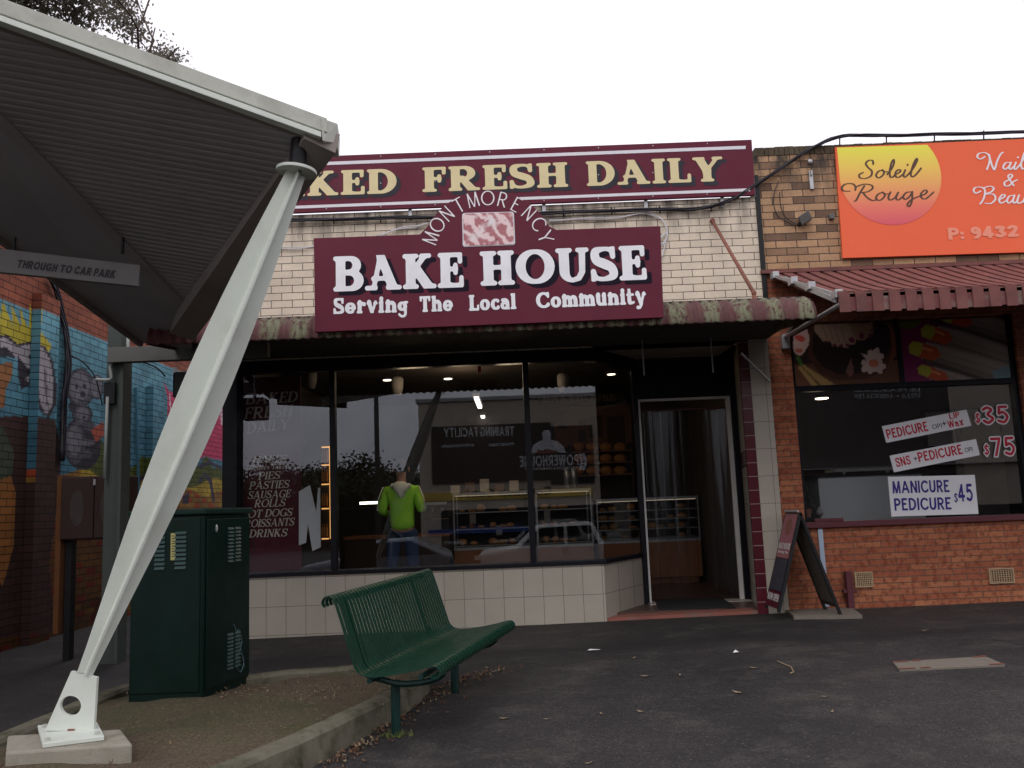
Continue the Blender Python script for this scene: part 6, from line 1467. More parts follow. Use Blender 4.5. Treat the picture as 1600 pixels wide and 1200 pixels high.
# ================================================================ BENCH
def bench():
    f0, f1 = PZ(680, 1040, .52), PZ(800, 968, .55)
    d = (f1-f0); d.z = 0; Lb = d.length; d.normalize(); s_ = Vector((d.y, -d.x, 0))   # s_ points to the front (right)
    g = .077; root = thing('park_bench', 'green metal slatted park bench on two round posts beside the kerb', 'bench', f0+d*Lb*.5-s_*.3+Vector((0, 0, g-.52)))
    org = f0.copy(); org.z = 0
    zf = .50; rise = (f1.z-f0.z)
    # cross profile (front = 0, back negative), heights above ground level 0
    back = [(-.70, .835), (-.712, .86), (-.70, .885), (-.675, .895), (-.65, .885), (-.635, .86)]
    prof_b = catmull(back+[(-.60, .76), (-.555, .62), (-.525, .53)], 3)
    prof_s = catmull([(-.525, .53), (-.505, .475), (-.46, .438), (-.38, .428), (-.25, .444), (-.12, .468), (-.03, .490), (.005, .486), (.022, .462), (.012, .435), (-.015, .428), (-.035, .44)], 3)
    def pt(a, h, t): return org+s_*a+d*t+Vector((0, 0, h+rise*t/Lb+.02))
    npitch = 36; pitch = Lb/npitch; wv = pitch*.62
    def slats(name, prof, extra):
        mb = MB()
        for i in range(npitch):
            t0 = i*pitch+pitch*.17; t1 = t0+wv; k = len(prof); vs = []
            for j, (a, h) in enumerate(prof):
                a0, h0 = prof[max(0, j-1)]; a1, h1 = prof[min(k-1, j+1)]; l = math.hypot(a1-a0, h1-h0); na, nh = -(h1-h0)/l*.006, (a1-a0)/l*.006
                vs += [pt(a, h, t0), pt(a, h, t1), pt(a+na, h+nh, t1), pt(a+na, h+nh, t0)]
            mb.add(vs, [[j*4+q, j*4+(q+1) % 4, (j+1)*4+(q+1) % 4, (j+1)*4+q] for j in range(k-1) for q in range(4)]+[[3, 2, 1, 0], [(k-1)*4+q for q in range(4)]])
        return mb.build(name, M['bench'], root)
    slats('backrest', prof_b, 0); slats('seat', prof_s, 0)
    for t in (.09*Lb, .74*Lb):     # supporting hoops under seat and behind back
        mb = MB()
        mb.tube([pt(a, h, t) for a, h in catmull([(-.0, .43), (-.05, .395), (-.14, .372), (-.28, .362), (-.40, .385), (-.47, .40), (-.50, .42)], 4)], .019, 8); mb.build('seat_hoop', M['bench_leg'], root, smooth=True)
        mb = MB(); k = 4
        pr = [(a-.012, h-.004) for a, h in prof_b[3:]]+[(a-.006, h-.012) for a, h in prof_s[:-10]]
        for q in (-.03, .012):
            pass
        vs = []
        for a, h in pr: vs += [pt(a, h, t-.035), pt(a, h, t+.035)]
        mb.add(vs, [[2*i, 2*i+1, 2*i+3, 2*i+2] for i in range(len(pr)-1)]); o = mb.build('strap', M['bench_leg'], root); sm = o.modifiers.new('thick', 'SOLIDIFY'); sm.thickness = .006
    for t in (.12*Lb, .76*Lb):
        p = pt(-.335, 0, t); gg = gz(p.x, p.y); mb = MB(); mb.lathe([(.029, -.03), (.029, .39-gg+rise*t/Lb), ], Vector((p.x, p.y, gg)), 16); mb.build('leg', M['bench_leg'], root, smooth=False, bevel=.002)
    mb = MB(); mb.tube([pt(-.10, .43, .02), pt(-.10, .43, Lb-.02)], .016, 8); mb.tube([pt(-.42, .405, .02), pt(-.42, .405, Lb-.02)], .016, 8); mb.build('seat_rail', M['bench_leg'], root)
    # tuft of grass at the near post
    p = pt(-.335, 0, .12*Lb); mb = MB(); rnd = random.Random(8); gg = gz(p.x, p.y)
    for i in range(90):
        a = rnd.random()*6.3; r_ = rnd.uniform(.02, .11); b = Vector((p.x+r_*math.cos(a), p.y-.02+r_*math.sin(a)*.6, gg)); tp = b+Vector((rnd.gauss(0, .02), rnd.gauss(0, .02), rnd.uniform(.01, .045))); mb.quad(b, b+Vector((.006, .002, 0)), tp)
    tag(mb.build('grass_tuft', mat('mossy_grass', (.10, .12, .035), .9, .4, 20)), 'small tuft of moss and grass at the foot of the near bench post', 'grass', kind='stuff')
bench()
# ================================================================ TREES
def limb(mb, p, d, L_, r, depth, tips, rnd, droop=0.0, split=(2, 3), spread=.55, keep=None):
    if keep and not keep(p+d*L_*.5) and depth < 3: return
    pts = [p]; rs = [r]; q = p.copy(); dd = d.copy()
    for i in range(4):
        dd = (dd+Vector((rnd.gauss(0, .12), rnd.gauss(0, .12), rnd.gauss(0, .07)+(.03 if depth > 1 else -droop)))).normalized(); q = q+dd*L_/4; pts.append(q); rs.append(r*(1-.1*(i+1)))
    mb.tube(pts, rs, 5 if r < .06 else 8, False)
    if depth <= 1:
        for f in (2, 3, 4):
            if not keep or keep(pts[f]): tips.append((pts[f], dd))
    if depth == 0: return
    for i in range(rnd.randint(*split)):
        nd = (dd+Vector((rnd.gauss(0, spread), rnd.gauss(0, spread), rnd.gauss(0, spread*.6)))).normalized()
        limb(mb, pts[-1] if i < 2 else pts[2], nd, L_*rnd.uniform(.62, .85), r*.58, depth-1, tips, rnd, droop, split, spread, keep)
def tree(name, label, base, h, seed, m_leaf, nleaf, lsize, cl, group=None, depth=4, lean=(0, 0), trunkr=.22, droop=.12, first=.33, spread=.55, keep=None):
    rnd = random.Random(seed); root = thing(name, label, 'tree', base, group); base = Vector(base)
    mb = MB(); tips = []; t = base.copy(); tr = [t]
    for i in range(4): t = t+Vector((lean[0]*h/4+rnd.gauss(0, .08), lean[1]*h/4+rnd.gauss(0, .08), h*first/4)); tr.append(t)
    mb.tube(tr, [trunkr*(1-.1*i) for i in range(5)], 10, False)
    for i in range(3):
        a = i*2.1+rnd.random(); limb(mb, tr[-1] if i else tr[3], Vector((math.cos(a)*.6+lean[0], math.sin(a)*.6+lean[1], 1)).normalized(), h*.24, trunkr*.55, depth, tips, rnd, droop, spread=spread, keep=keep)
    mb.build('trunk', M['bark'], root, smooth=True)
    mb = MB()
    for i in range(nleaf):
        c, d = tips[rnd.randrange(len(tips))]; p = c+Vector((rnd.gauss(0, cl), rnd.gauss(0, cl), rnd.gauss(0, cl*.7)))
        a = Vector((rnd.gauss(0, 1), rnd.gauss(0, 1), rnd.gauss(-.8, .7))).normalized(); b = a.orthogonal().normalized(); b = (Matrix.Rotation(rnd.random()*6.3, 3, a) @ b)
        L_ = lsize*rnd.uniform(.6, 1.3); w_ = L_*.28; mb.add([p, p+a*L_*.5+b*w_, p+a*L_, p+a*L_*.5-b*w_], [[0, 1, 2, 3]])
    mb.build('crown', m_leaf, root); return root
b0 = P(182, 800, 27); tree('eucalyptus_tree', 'tall open grey green gum tree rising behind the street canopy', (b0.x, 27, 0), 18.6, 11, M['leaf'], 30000, .13, .30, depth=5, trunkr=.30, droop=.05, spread=.45, keep=lambda q: -14.3 < q.x < -9.3 and q.z < (30 if q.x < -11.4 else 17.1-.5*(q.x+11.4)))
b0 = P(408, 800, 30); tree('eucalyptus_tree', 'distant gum tree with only its tip showing above the canopy fascia', (b0.x, 30, 0), 13.6, 23, M['leaf'], 7000, .13, .22, depth=3, trunkr=.2, keep=lambda q: q.z < 15.45 and abs(q.x-b0.x) < .8)
# ================================================================ INSIDE THE BAKERY
def downlight(px, py, lab):
    z = 3.215; p = PZ(px, py, z); 
    root = thing('ceiling_light', lab, 'ceiling light', (p.x, p.y, z), 'downlights in the bakery ceiling')
    mb = MB(); mb.lathe([(.075, -.008), (.075, .0)], (p.x, p.y, z), 18); mb.build('rim', M['steel'], root)
    mb = MB(); mb.lathe([(.055, -.013), (.055, -.009)], (p.x, p.y, z), 16); mb.build('bulb', M['lamp'], root); return root
lights_px = [(572, 571, 'round downlight nearest the left mullion in the bakery ceiling'), (671, 555, 'round downlight left of the red hanging strip, highest of the left four'), (605, 593, 'dim round downlight just right of the one by the left mullion'), (700, 591, 'round downlight in the bakery ceiling below the highest left one'), (788, 565, 'round downlight just left of the right mullion'), (876, 549, 'bright round downlight alone right of the right mullion'), (755, 568, 'very faint round downlight beside the red hanging strip'), (955, 584, 'very dim round downlight near the splayed end of the window')]
for a in lights_px: downlight(*a)
for nm, (px, py) in enumerate(((640, 575), (800, 570), (720, 585))):
    ld = bpy.data.lights.new('shop_light', 'POINT'); ld.energy = 8; ld.color = (1, .74, .48); ld.shadow_soft_size = .2
    lo = bpy.data.objects.new('shop_light', ld); COL.objects.link(lo); q = PZ(px, py, 3.1); lo.location = (q.x, q.y+.3, 2.95)
def tube_light(a, b, lab):
    z = 2.95; p, q = PZ(*a, z), PZ(*b, z); root = thing('tube_light', lab, 'tube light', (p+q)/2, 'fluorescent tubes in the bakery')
    mb = MB(); mb.bar(p+Vector((0, 0, .04)), q+Vector((0, 0, .04)), .05, .025); mb.build('fitting', M['white_pot'], root); mb = MB(); mb.bar(p, q, .03, .012); mb.build('tube', M['tube'], root)
tube_light((744, 621), (750, 637), 'upper and brighter lit tube hanging deep in the bakery'); tube_light((754, 650), (758, 661), 'lower and smaller lit tube hanging deep in the bakery')
for px, py, lab in ((621, 605, 'pale hanging pendant shade left of the person in the bakery'), (880, 600, 'pale hanging pendant shade right of the right mullion'), (486, 595, 'faint pale pendant shade beside the maroon menu board')):
    p = P(px, py, 11.2); root = thing('pendant_lamp', lab, 'lamp', p, 'pendant shades in the bakery window'); mb = MB(); mb.lathe([(.05, -.10), (.075, .0), (.078, .10), (.06, .13), (.01, .14)], p, 16); mb.build('lamp_shade', M['white_pot'], root, smooth=True); mb = MB(); mb.tube([p+Vector((0, 0, .13)), Vector((p.x, p.y, 3.22))], .006, 5); mb.build('cord', M['black'], root)
mb = MB(); Yq = 10.6; a, b = P(745, 534, Yq), P(752, 582, Yq); mb.box((a.x, Yq, b.z), (b.x, Yq+.02, 3.2)); tag(mb.build('hanging_strip', mat('red_hanging_strip', (.30, .03, .045), .5, .1, 8)), 'narrow red strip hanging from the bakery ceiling near the right mullion', 'banner')
def display_case(name, lab, xa, xb, Yc, zbase, ztop, nsh, seed, dep=.75):
    rnd = random.Random(seed); root = thing(name, lab, 'display case', ((xa+xb)/2, Yc, FL))
    mb = MB(); mb.box((xa, Yc, FL+.09), (xb, Yc+dep, zbase)); mb.box((xa+.05, Yc+.06, FL), (xb-.05, Yc+dep, FL+.09)); mb.build('wooden_base', M['wood'], root, bevel=.005)
    mb = MB(); e = .018
    for x in (xa, xb-e): mb.box((x, Yc, zbase+.001), (x+e, Yc+e, ztop)); mb.box((x, Yc+dep-e, zbase+.001), (x+e, Yc+dep, ztop))
    mb.box((xa, Yc-.004, ztop), (xb, Yc+dep, ztop+.03)); mb.box((xa, Yc-.006, zbase+.001), (xb, Yc-.001, zbase+.04)); mb.build('case_frame', M['tray'], root)
    mb = MB(); mb.quad((xa+e, Yc+.004, zbase+.04), (xb-e, Yc+.004, zbase+.04), (xb-e, Yc+.004, ztop), (xa+e, Yc+.004, ztop)); mb.build('glass_front', M['glass_case'], root)
    mb = MB(); mb.box((xa, Yc+dep-.01, zbase), (xb, Yc+dep, ztop)); mb.build('case_back', M['room_dark'], root)
    mb = MB(); mb.box((xa+.03, Yc+.03, ztop-.02), (xb-.03, Yc+.05, ztop-.008)); mb.build('strip_light', M['case_strip'], root)
    zz = []
    for k in range(nsh):
        z = zbase+.05+(ztop-zbase-.08)*k/nsh; mb = MB(); mb.box((xa+e, Yc+.06, z), (xb-e, Yc+dep-.02, z+.012)); mb.build('shelf', M['tray'], root); zz.append(z+.013)
    return root, zz
loaf_proto = None
def loaf(x, y, z, s, lab, rz=0, m_=None):
    global loaf_proto
    key = 'bread'
    if loaf_proto is None:
        mb = MB(); mb.blob((0, 0, .045), .10, .055, .05, 12, 7, .03); loaf_proto = mb.build('bread_roll', M['bun'], smooth=True); o = loaf_proto
    else: o = loaf_proto.copy(); COL.objects.link(o)
    o.location = (x, y, z); o.scale = (s*random.uniform(.7, 1.1), s*random.uniform(.8, 1.3), s*random.uniform(.7, 1.5)); o.rotation_euler = (0, 0, rz)
    tag(o, lab, 'bread', 'rolls and loaves in the bakery display'); return o
xa, xb, xc_, xd = P(708, 800, 13.0).x, P(828, 800, 13.0).x, P(838, 800, 13.0).x, P(1010, 800, 13.3).x
rb = random.Random(9)
for (nm, lab, x0_, x1_, Yc, sd_) in (('display_case', 'glass bread display case behind the left half of the shop window counter', xa, xb, 13.0, 1), ('display_case', 'glass bread display case behind the right mullion', xc_, P(925, 800, 13.0).x, 13.0, 2), ('display_case', 'glass counter case with wooden base facing the shop door', P(932, 800, 13.3).x, P(1092, 800, 13.3).x, 13.3, 3)):
    root, zz = display_case(nm, lab, x0_, x1_, Yc, .82, 1.62 if sd_ < 3 else 1.45, 3 if sd_ < 3 else 4, sd_)
    side = {1: 'left bread display case', 2: 'display case behind the right mullion', 3: 'counter case facing the shop door'}[sd_]
    for k, z in enumerate(zz):
        n_ = int((x1_-x0_-.12)/.145)
        for i in range(n_):
            if rb.random() < (.15 if sd_ < 3 else .45): continue
            loaf(x0_+.12+i*.145+rb.uniform(-.02, .02), Yc+.2+rb.uniform(-.05, .06), z, rb.uniform(.6, .85), ('bread roll on the %s shelf of the ' % ['lowest', 'second', 'third', 'top'][k])+side, rb.uniform(-.4, .4))
# counter to the left, back shelves with loaves, menu panels, warm lit cupboard, yellow lit strip
def back_wall():
    Yw = 14.9
    a, b = P(868, 700, Yw), P(985, 632, Yw); root = thing('menu_board', 'warm brown menu panel on the back wall of the bakery', 'menu board', ((a.x+b.x)/2, Yw, a.z))
    mb = MB(); mb.box((a.x, Yw, a.z), (b.x, Yw+.05, b.z)); mb.build('board', M['room_brown'], root)
    mb = MB()
    for (x0, x1, y0, y1) in ((872, 884, 670, 640), (905, 915, 664, 655), (905, 915, 690, 672), (922, 940, 684, 650), (950, 975, 696, 650)):
        p, q = P(x0, y0, Yw-.01), P(x1, y1, Yw-.01); mb.box((p.x, Yw-.012, p.z), (q.x, Yw-.001, q.z))
    mb.build('dark_panel', M['room_dark'], root)
    root = thing('fascia_sign', 'dim interior sign above the bakery menu panel', 'sign', P(905, 632, Yw-.3)); p, q = P(840, 634, Yw-.3), P(975, 606, Yw-.3)
    mb = MB(); mb.box((p.x, Yw-.3, p.z), (q.x, Yw-.25, q.z)); mb.build('board', mat('dim_brown_board', (.035, .028, .026), .7, .1, 4), root)
    mb = MB(); text_px(mb, 'BAKEHOUSE', (848, 629), (962, 626), 13, Yw-.3, off=.006, w=.12, t=.06, s=.2, h=.045, gap=.1); mb.build('lettering', mat('dim_tan_lettering', (.16, .12, .09), .6, .1, 9), root)
    # loaf shelf
    Yq = 14.4; a, b = P(895, 742, Yq), P(985, 690, Yq); root = thing('bread_shelf', 'shelf of orange brown loaves in front of the menu panel', 'shelf', ((a.x+b.x)/2, Yq, a.z))
    for y in (704, 722, 741): p = P(940, y, Yq); mb = MB(); mb.box((a.x, Yq, p.z-.02), (b.x, Yq+.4, p.z)); mb.build('shelf', M['wood'], root)
    mb = MB(); mb.box((a.x-.03, Yq, FL), (a.x, Yq+.4, b.z)); mb.box((b.x, Yq, FL), (b.x+.03, Yq+.4, b.z)); mb.build('upright', M['room_dark'], root)
    for k, y in enumerate((704, 722, 741)):
        for i in range(4):
            p = P(905+i*22, y, Yq); mb = MB(); mb.blob((0, 0, .07), .11, .07, .075, 12, 7, .03); o = mb.build('bread_loaf', M['bread'], smooth=True); o.location = (p.x, Yq+.15, p.z); tag(o, 'crusty loaf on the %s shelf in front of the menu panel' % ['top', 'middle', 'bottom'][k], 'bread', 'crusty loaves on the back shelf')
    # lit cupboard on the left
    Yq = 11.6; a, b = P(500, 860, Yq), P(516, 697, Yq); root = thing('drinks_cabinet', 'tall narrow shelf unit with warm glowing edges beside the left mullion', 'cabinet', (a.x, Yq, FL))
    mb = MB(); mb.box((a.x-.25, Yq, FL), (b.x+.0, Yq+.5, b.z+.02)); mb.build('carcass', M['room_dark'], root)
    for y in (699, 727, 757, 795, 842): p, q = P(503, y, Yq), P(514, y, Yq); mb = MB(); mb.box((p.x, Yq-.02, p.z-.008), (q.x, Yq-.002, p.z+.008)); mb.build('shelf_strip', M['warm_strip'], root)
    mb = MB(); mb.box((b.x-.012, Yq-.022, P(510, 842, Yq).z), (b.x-.001, Yq-.002, b.z)); mb.build('edge_strip', M['warm_strip'], root)
    mb = MB()
    for y in (722, 752, 790, 838):
        for q in range(3): p = P(504+q*3.5, y, Yq); mb.lathe([(.016, 0), (.016, .10), (.007, .13), (.007, .16)], (p.x, Yq-.012, p.z), 6)
    mb.build('bottle_row', M['bread'], root)
    # lit strip and counter on the left
    Yq = 12.6; a, b = P(540, 880, Yq), P(700, 800, Yq); root = thing('side_counter', 'dark side counter behind the person in the bakery', 'counter', ((a.x+b.x)/2, Yq, FL))
    mb = MB(); mb.box((a.x, Yq, FL), (b.x, Yq+.6, 1.05)); mb.build('counter_front', M['room_dark'], root); mb = MB(); mb.box((a.x-.02, Yq-.02, 1.05), (b.x+.02, Yq+.62, 1.09)); mb.build('counter_top', M['wood'], root)
    mb = MB(); p, q = P(560, 786, Yq), P(589, 784, Yq); mb.box((p.x, Yq+.1, p.z-.02), (q.x, Yq+.14, p.z+.015)); tag(mb.build('light_strip', M['tube']), 'short bright light strip on the counter left of the person', 'light')
back_wall()
def clutter():
    Yq = 12.65; a, b = P(664, 808, Yq), P(700, 772, Yq); root = thing('coffee_machine', 'dark coffee machine on the side counter to the right of the person', 'coffee machine', ((a.x+b.x)/2, Yq, 1.09))
    mb = MB(); mb.box((a.x, Yq+.05, 1.11), (b.x, Yq+.5, 1.30)); mb.box((a.x, Yq+.25, 1.30), (b.x, Yq+.5, 1.46)); mb.box((a.x-.01, Yq, 1.46), (b.x+.01, Yq+.5, 1.56)); mb.build('body', M['opp_dark'], root, bevel=.015)
    for f in (.3, .7):
        x_ = a.x+(b.x-a.x)*f; mb = MB(); mb.lathe([(.03, 0), (.03, .05)], (x_, Yq+.12, 1.40), 10); mb.tube([(x_, Yq+.10, 1.41), (x_, Yq-.04, 1.39)], .012, 6); mb.build('group_head', M['tray'], root)
    mb = MB(); mb.box((a.x+.02, Yq-.003, 1.49), (b.x-.02, Yq+.001, 1.53)); mb.build('front_strip', M['tray'], root)
    for i, (px, py, lab) in enumerate(((739, 818, 'white upright price card inside the left bread case'), (855, 812, 'white price card inside the case behind the right mullion'), (780, 836, 'low white price card in the left bread case'))):
        p = P(px, py, 13.08); mb = MB(); mb.box((p.x-.045, 13.06, p.z), (p.x+.045, 13.066, p.z+.14)); tag(mb.build('shelf_card', M['white_pot']), lab, 'price card')
    for i, (px, lab) in enumerate(((889, 'left tall steel urn on the bakery counter'), (900, 'right tall steel urn on the bakery counter'))):
        p = P(px, 800, 13.2); root = thing('steel_urn', lab, 'urn', (p.x, 13.2, 1.65)); mb = MB(); mb.lathe([(.05, 0), (.055, .26), (.03, .30), (.012, .33)], (p.x, 13.2, 1.65), 14); mb.build('urn_body', M['tray'], root, smooth=True); mb = MB(); mb.tube([(p.x, 13.14, 1.70), (p.x, 13.10, 1.70), (p.x, 13.10, 1.67)], .01, 6); mb.build('tap', M['tray'], root)
    for i in range(5):
        p = P(712+i*23, 782, 13.35); mb = MB(); mb.box((p.x-.07, 13.3, 1.65), (p.x+.07, 13.42, 1.65+.12+.04*(i % 3))); tag(mb.build('paper_bag_stack', M['room_brown'] if i % 2 else M['opp_wall'], bevel=.01), 'stack of paper bags on top of the left bread case', 'bags', 'paper bag stacks on the bread case')
clutter()
# ================================================================ PERSON
def skinned(name, graph, radii, m_, parent=None, sub=1):
    """graph: {name: (co)}, edges listed as chains of names"""
    nodes, chains = graph; idx = {k: i for i, k in enumerate(nodes)}; L0 = rootloc(parent) if parent else Vector()
    me = bpy.data.meshes.new(name); es = set()
    for ch in chains:
        for a, b in zip(ch[:-1], ch[1:]): es.add((idx[a], idx[b]))
    me.from_pydata([tuple(Vector(nodes[k])-L0) for k in nodes], list(es), []); o = bpy.data.objects.new(name, me); COL.objects.link(o)
    if parent: o.parent = parent
    me.materials.append(m_); sk = o.modifiers.new('skin', 'SKIN'); lay = me.skin_vertices[0].data
    for k, i in idx.items():
        r = radii.get(k, .05); lay[i].radius = r if isinstance(r, tuple) else (r, r)
    lay[0].use_root = True; sk.use_smooth_shade = True; s = o.modifiers.new('sub', 'SUBSURF'); s.levels = sub+1; s.render_levels = sub+1; return o
def person():
    Yp = 11.15; foot = P(630, 880, Yp); x, g = foot.x, FL; y = Yp
    S_ = 1.87/1.75
    def V_(a, b, c): return (x+a*S_, y+b*S_, g+c*S_)
    root = thing('person', 'person seen from behind in a lime green hooded jacket and blue jeans inside the bakery', 'person', (x, y, g))
    N = {'pel': V_(0, 0.02, .96), 'wa': V_(0, .01, 1.10), 'ch': V_(.0, .0, 1.30), 'nb': V_(0, -.01, 1.46), 'nk': V_(0, .0, 1.52), 'hd': V_(-.005, .02, 1.60), 'ht': V_(-.005, .01, 1.70),
         'sl': V_(-.155, 0, 1.365), 'el': V_(-.232, -.03, 1.14), 'wl': V_(-.20, .24, 1.10), 'pl': V_(-.17, .31, 1.115),
         'sr': V_(.155, 0, 1.365), 'er': V_(.232, -.03, 1.14), 'wr': V_(.19, .22, 1.20), 'pr': V_(.17, .29, 1.24),
         'hl': V_(-.09, 0, .90), 'kl': V_(-.13, .03, .50), 'al': V_(-.15, -.01, .09), 'tl': V_(-.16, .14, .035), 'hr': V_(.09, 0, .90), 'kr': V_(.11, .03, .50), 'ar': V_(.12, -.01, .09), 'tr': V_(.13, .14, .035)}
    rad = {'pel': (.07, .05), 'wa': (.11, .08), 'ch': (.12, .085), 'nb': (.07, .055), 'nk': .055, 'hd': (.078, .095), 'ht': (.065, .078), 'sl': .045, 'el': .042, 'wl': .028, 'pl': (.038, .02), 'sr': .045, 'er': .042, 'wr': .028, 'pr': (.038, .02), 'hl': .07, 'kl': .055, 'al': .042, 'tl': (.04, .03), 'hr': .07, 'kr': .055, 'ar': .042, 'tr': (.04, .03)}
    ch = [['pel', 'wa', 'ch', 'nb', 'nk', 'hd', 'ht'], ['ch', 'sl', 'el', 'wl', 'pl'], ['ch', 'sr', 'er', 'wr', 'pr'], ['pel', 'hl', 'kl', 'al', 'tl'], ['pel', 'hr', 'kr', 'ar', 'tr']]
    for sd_, p0 in (('l', (-.17, .31, 1.115)), ('r', (.17, .29, 1.24))):
        sg = -1 if sd_ == 'l' else 1
        for f, (ox, ln_) in enumerate(((-.03, .07), (-.010, .085), (.010, .08), (.028, .062))):
            a, b, c_ = 'f%s%d' % (sd_, f), 'g%s%d' % (sd_, f), 'h%s%d' % (sd_, f)
            N[a] = V_(p0[0]-sg*.01, p0[1]+.035, p0[2]-ox); N[b] = V_(p0[0]-sg*(.03), p0[1]+.035+ln_*.5, p0[2]-ox-.005); N[c_] = V_(p0[0]-sg*.065, p0[1]+.03+ln_*.6, p0[2]-ox-.008)
            for q in (a, b, c_): rad[q] = .0095
            ch.append(['p'+sd_, a, b, c_])
        N['t'+sd_+'0'] = V_(p0[0]-sg*.03, p0[1]-.01, p0[2]+.03); N['t'+sd_+'1'] = V_(p0[0]-sg*.055, p0[1]+.02, p0[2]+.045); rad['t'+sd_+'0'] = rad['t'+sd_+'1'] = .011; ch.append(['p'+sd_, 't'+sd_+'0', 't'+sd_+'1'])
    skinned('body', (N, ch), rad, M['skin'], root)
    J = {'b0': V_(0, 0, .89), 'b1': V_(0, .0, 1.02), 'b2': V_(0, .01, 1.15), 'b3': V_(0, 0, 1.31), 'b4': V_(0, -.01, 1.44), 'sl': V_(-.165, 0, 1.375), 'el': V_(-.238, -.035, 1.14), 'wl': V_(-.195, .20, 1.10), 'sr': V_(.165, 0, 1.375), 'er': V_(.238, -.035, 1.14), 'wr': V_(.19, .18, 1.185)}
    jr = {'b0': (.172, .13), 'b1': (.166, .13), 'b2': (.160, .125), 'b3': (.172, .125), 'b4': (.115, .09), 'sl': .078, 'el': .066, 'wl': .046, 'sr': .078, 'er': .066, 'wr': .046}
    jk = skinned('jacket', (J, [['b0', 'b1', 'b2', 'b3', 'b4'], ['b3', 'sl', 'el', 'wl'], ['b3', 'sr', 'er', 'wr']]), jr, M['jacket'], root)
    for sg, e_ in ((-1, 'l'), (1, 'r')):
        mb = MB()
        for q in (-.022, 0, .022):
            a_, b_, c_ = Vector(V_(sg*.205, -.05+q, 1.43)), Vector(V_(sg*.282, -.07+q*.6, 1.15)), Vector(V_(sg*.238, .14, 1.135+q))
            mb.tube([a_.lerp(b_, .05), a_.lerp(b_, .5)+Vector((sg*.018, -.01, 0)), b_, b_.lerp(c_, .5)+Vector((sg*.004, 0, 0)), c_], .006, 5)
        mb.build('sleeve_stripes', M['hood'], jk, smooth=True)
    # hood lying on the back
    H_ = {'h0': V_(0, -.06, 1.465), 'h1': V_(.0, -.12, 1.39), 'h2': V_(0.02, -.135, 1.28), 'hl': V_(-.12, -.06, 1.435), 'hr': V_(.12, -.06, 1.43)}
    skinned('hood', (H_, [['h0', 'h1', 'h2'], ['h1', 'hl'], ['h1', 'hr']]), {'h0': (.075, .04), 'h1': (.085, .04), 'h2': (.04, .02), 'hl': .04, 'hr': .04}, M['hood'], jk)
    JN = {'p': V_(0, 0, 1.0), 'hl': V_(-.095, 0, .86), 'kl': V_(-.135, .03, .50), 'al': V_(-.15, -.01, .08), 'hr': V_(.095, 0, .86), 'kr': V_(.115, .03, .50), 'ar': V_(.125, -.01, .08)}
    skinned('jeans', (JN, [['p', 'hl', 'kl', 'al'], ['p', 'hr', 'kr', 'ar']]), {'p': (.16, .122), 'hl': .108, 'kl': .08, 'al': .068, 'hr': .108, 'kr': .08, 'ar': .068}, M['jeans'], root)
    for sg in (-1, 1):
        mb = MB(); c = Vector(V_(-.145 if sg < 0 else .125, .05, .05)); mb.blob(c, .055, .15, .05, 12, 6); mb.build('shoe', M['black'], root, smooth=True)
    mb = MB(); hc = Vector(V_(-.005, .0, 1.655)); mb.blob(hc, .094, .105, .10, 16, 8, .02); mb.build('hair', M['hair'], root, smooth=True)
    for sg in (-1, 1):
        mb = MB(); mb.blob(Vector(V_(-.005+sg*.092, .035, 1.615)), .012, .02, .032, 8, 5); mb.build('ear', M['skin'], root, smooth=True)
        mb = MB(); mb.blob(Vector(V_(-.005+sg*.032, .118, 1.625)), .012, .008, .008, 8, 5); mb.build('eye', M['white_card'], root, smooth=True)
    mb = MB(); mb.blob(Vector(V_(-.005, .128, 1.595)), .014, .02, .025, 8, 5); mb.build('nose', M['skin'], root, smooth=True); mb = MB(); mb.blob(Vector(V_(-.005, .115, 1.56)), .025, .008, .007, 8, 5); mb.build('mouth', M['sill_red'], root, smooth=True)
    p = Vector(V_(-.21, .30, 1.10)); mb = MB(); mb.lathe([(.028, 0), (.036, .13)], p, 14); tag(mb.build('drink_cup', M['cup']), 'dark red cup held in the left hand of the person', 'cup')
person()
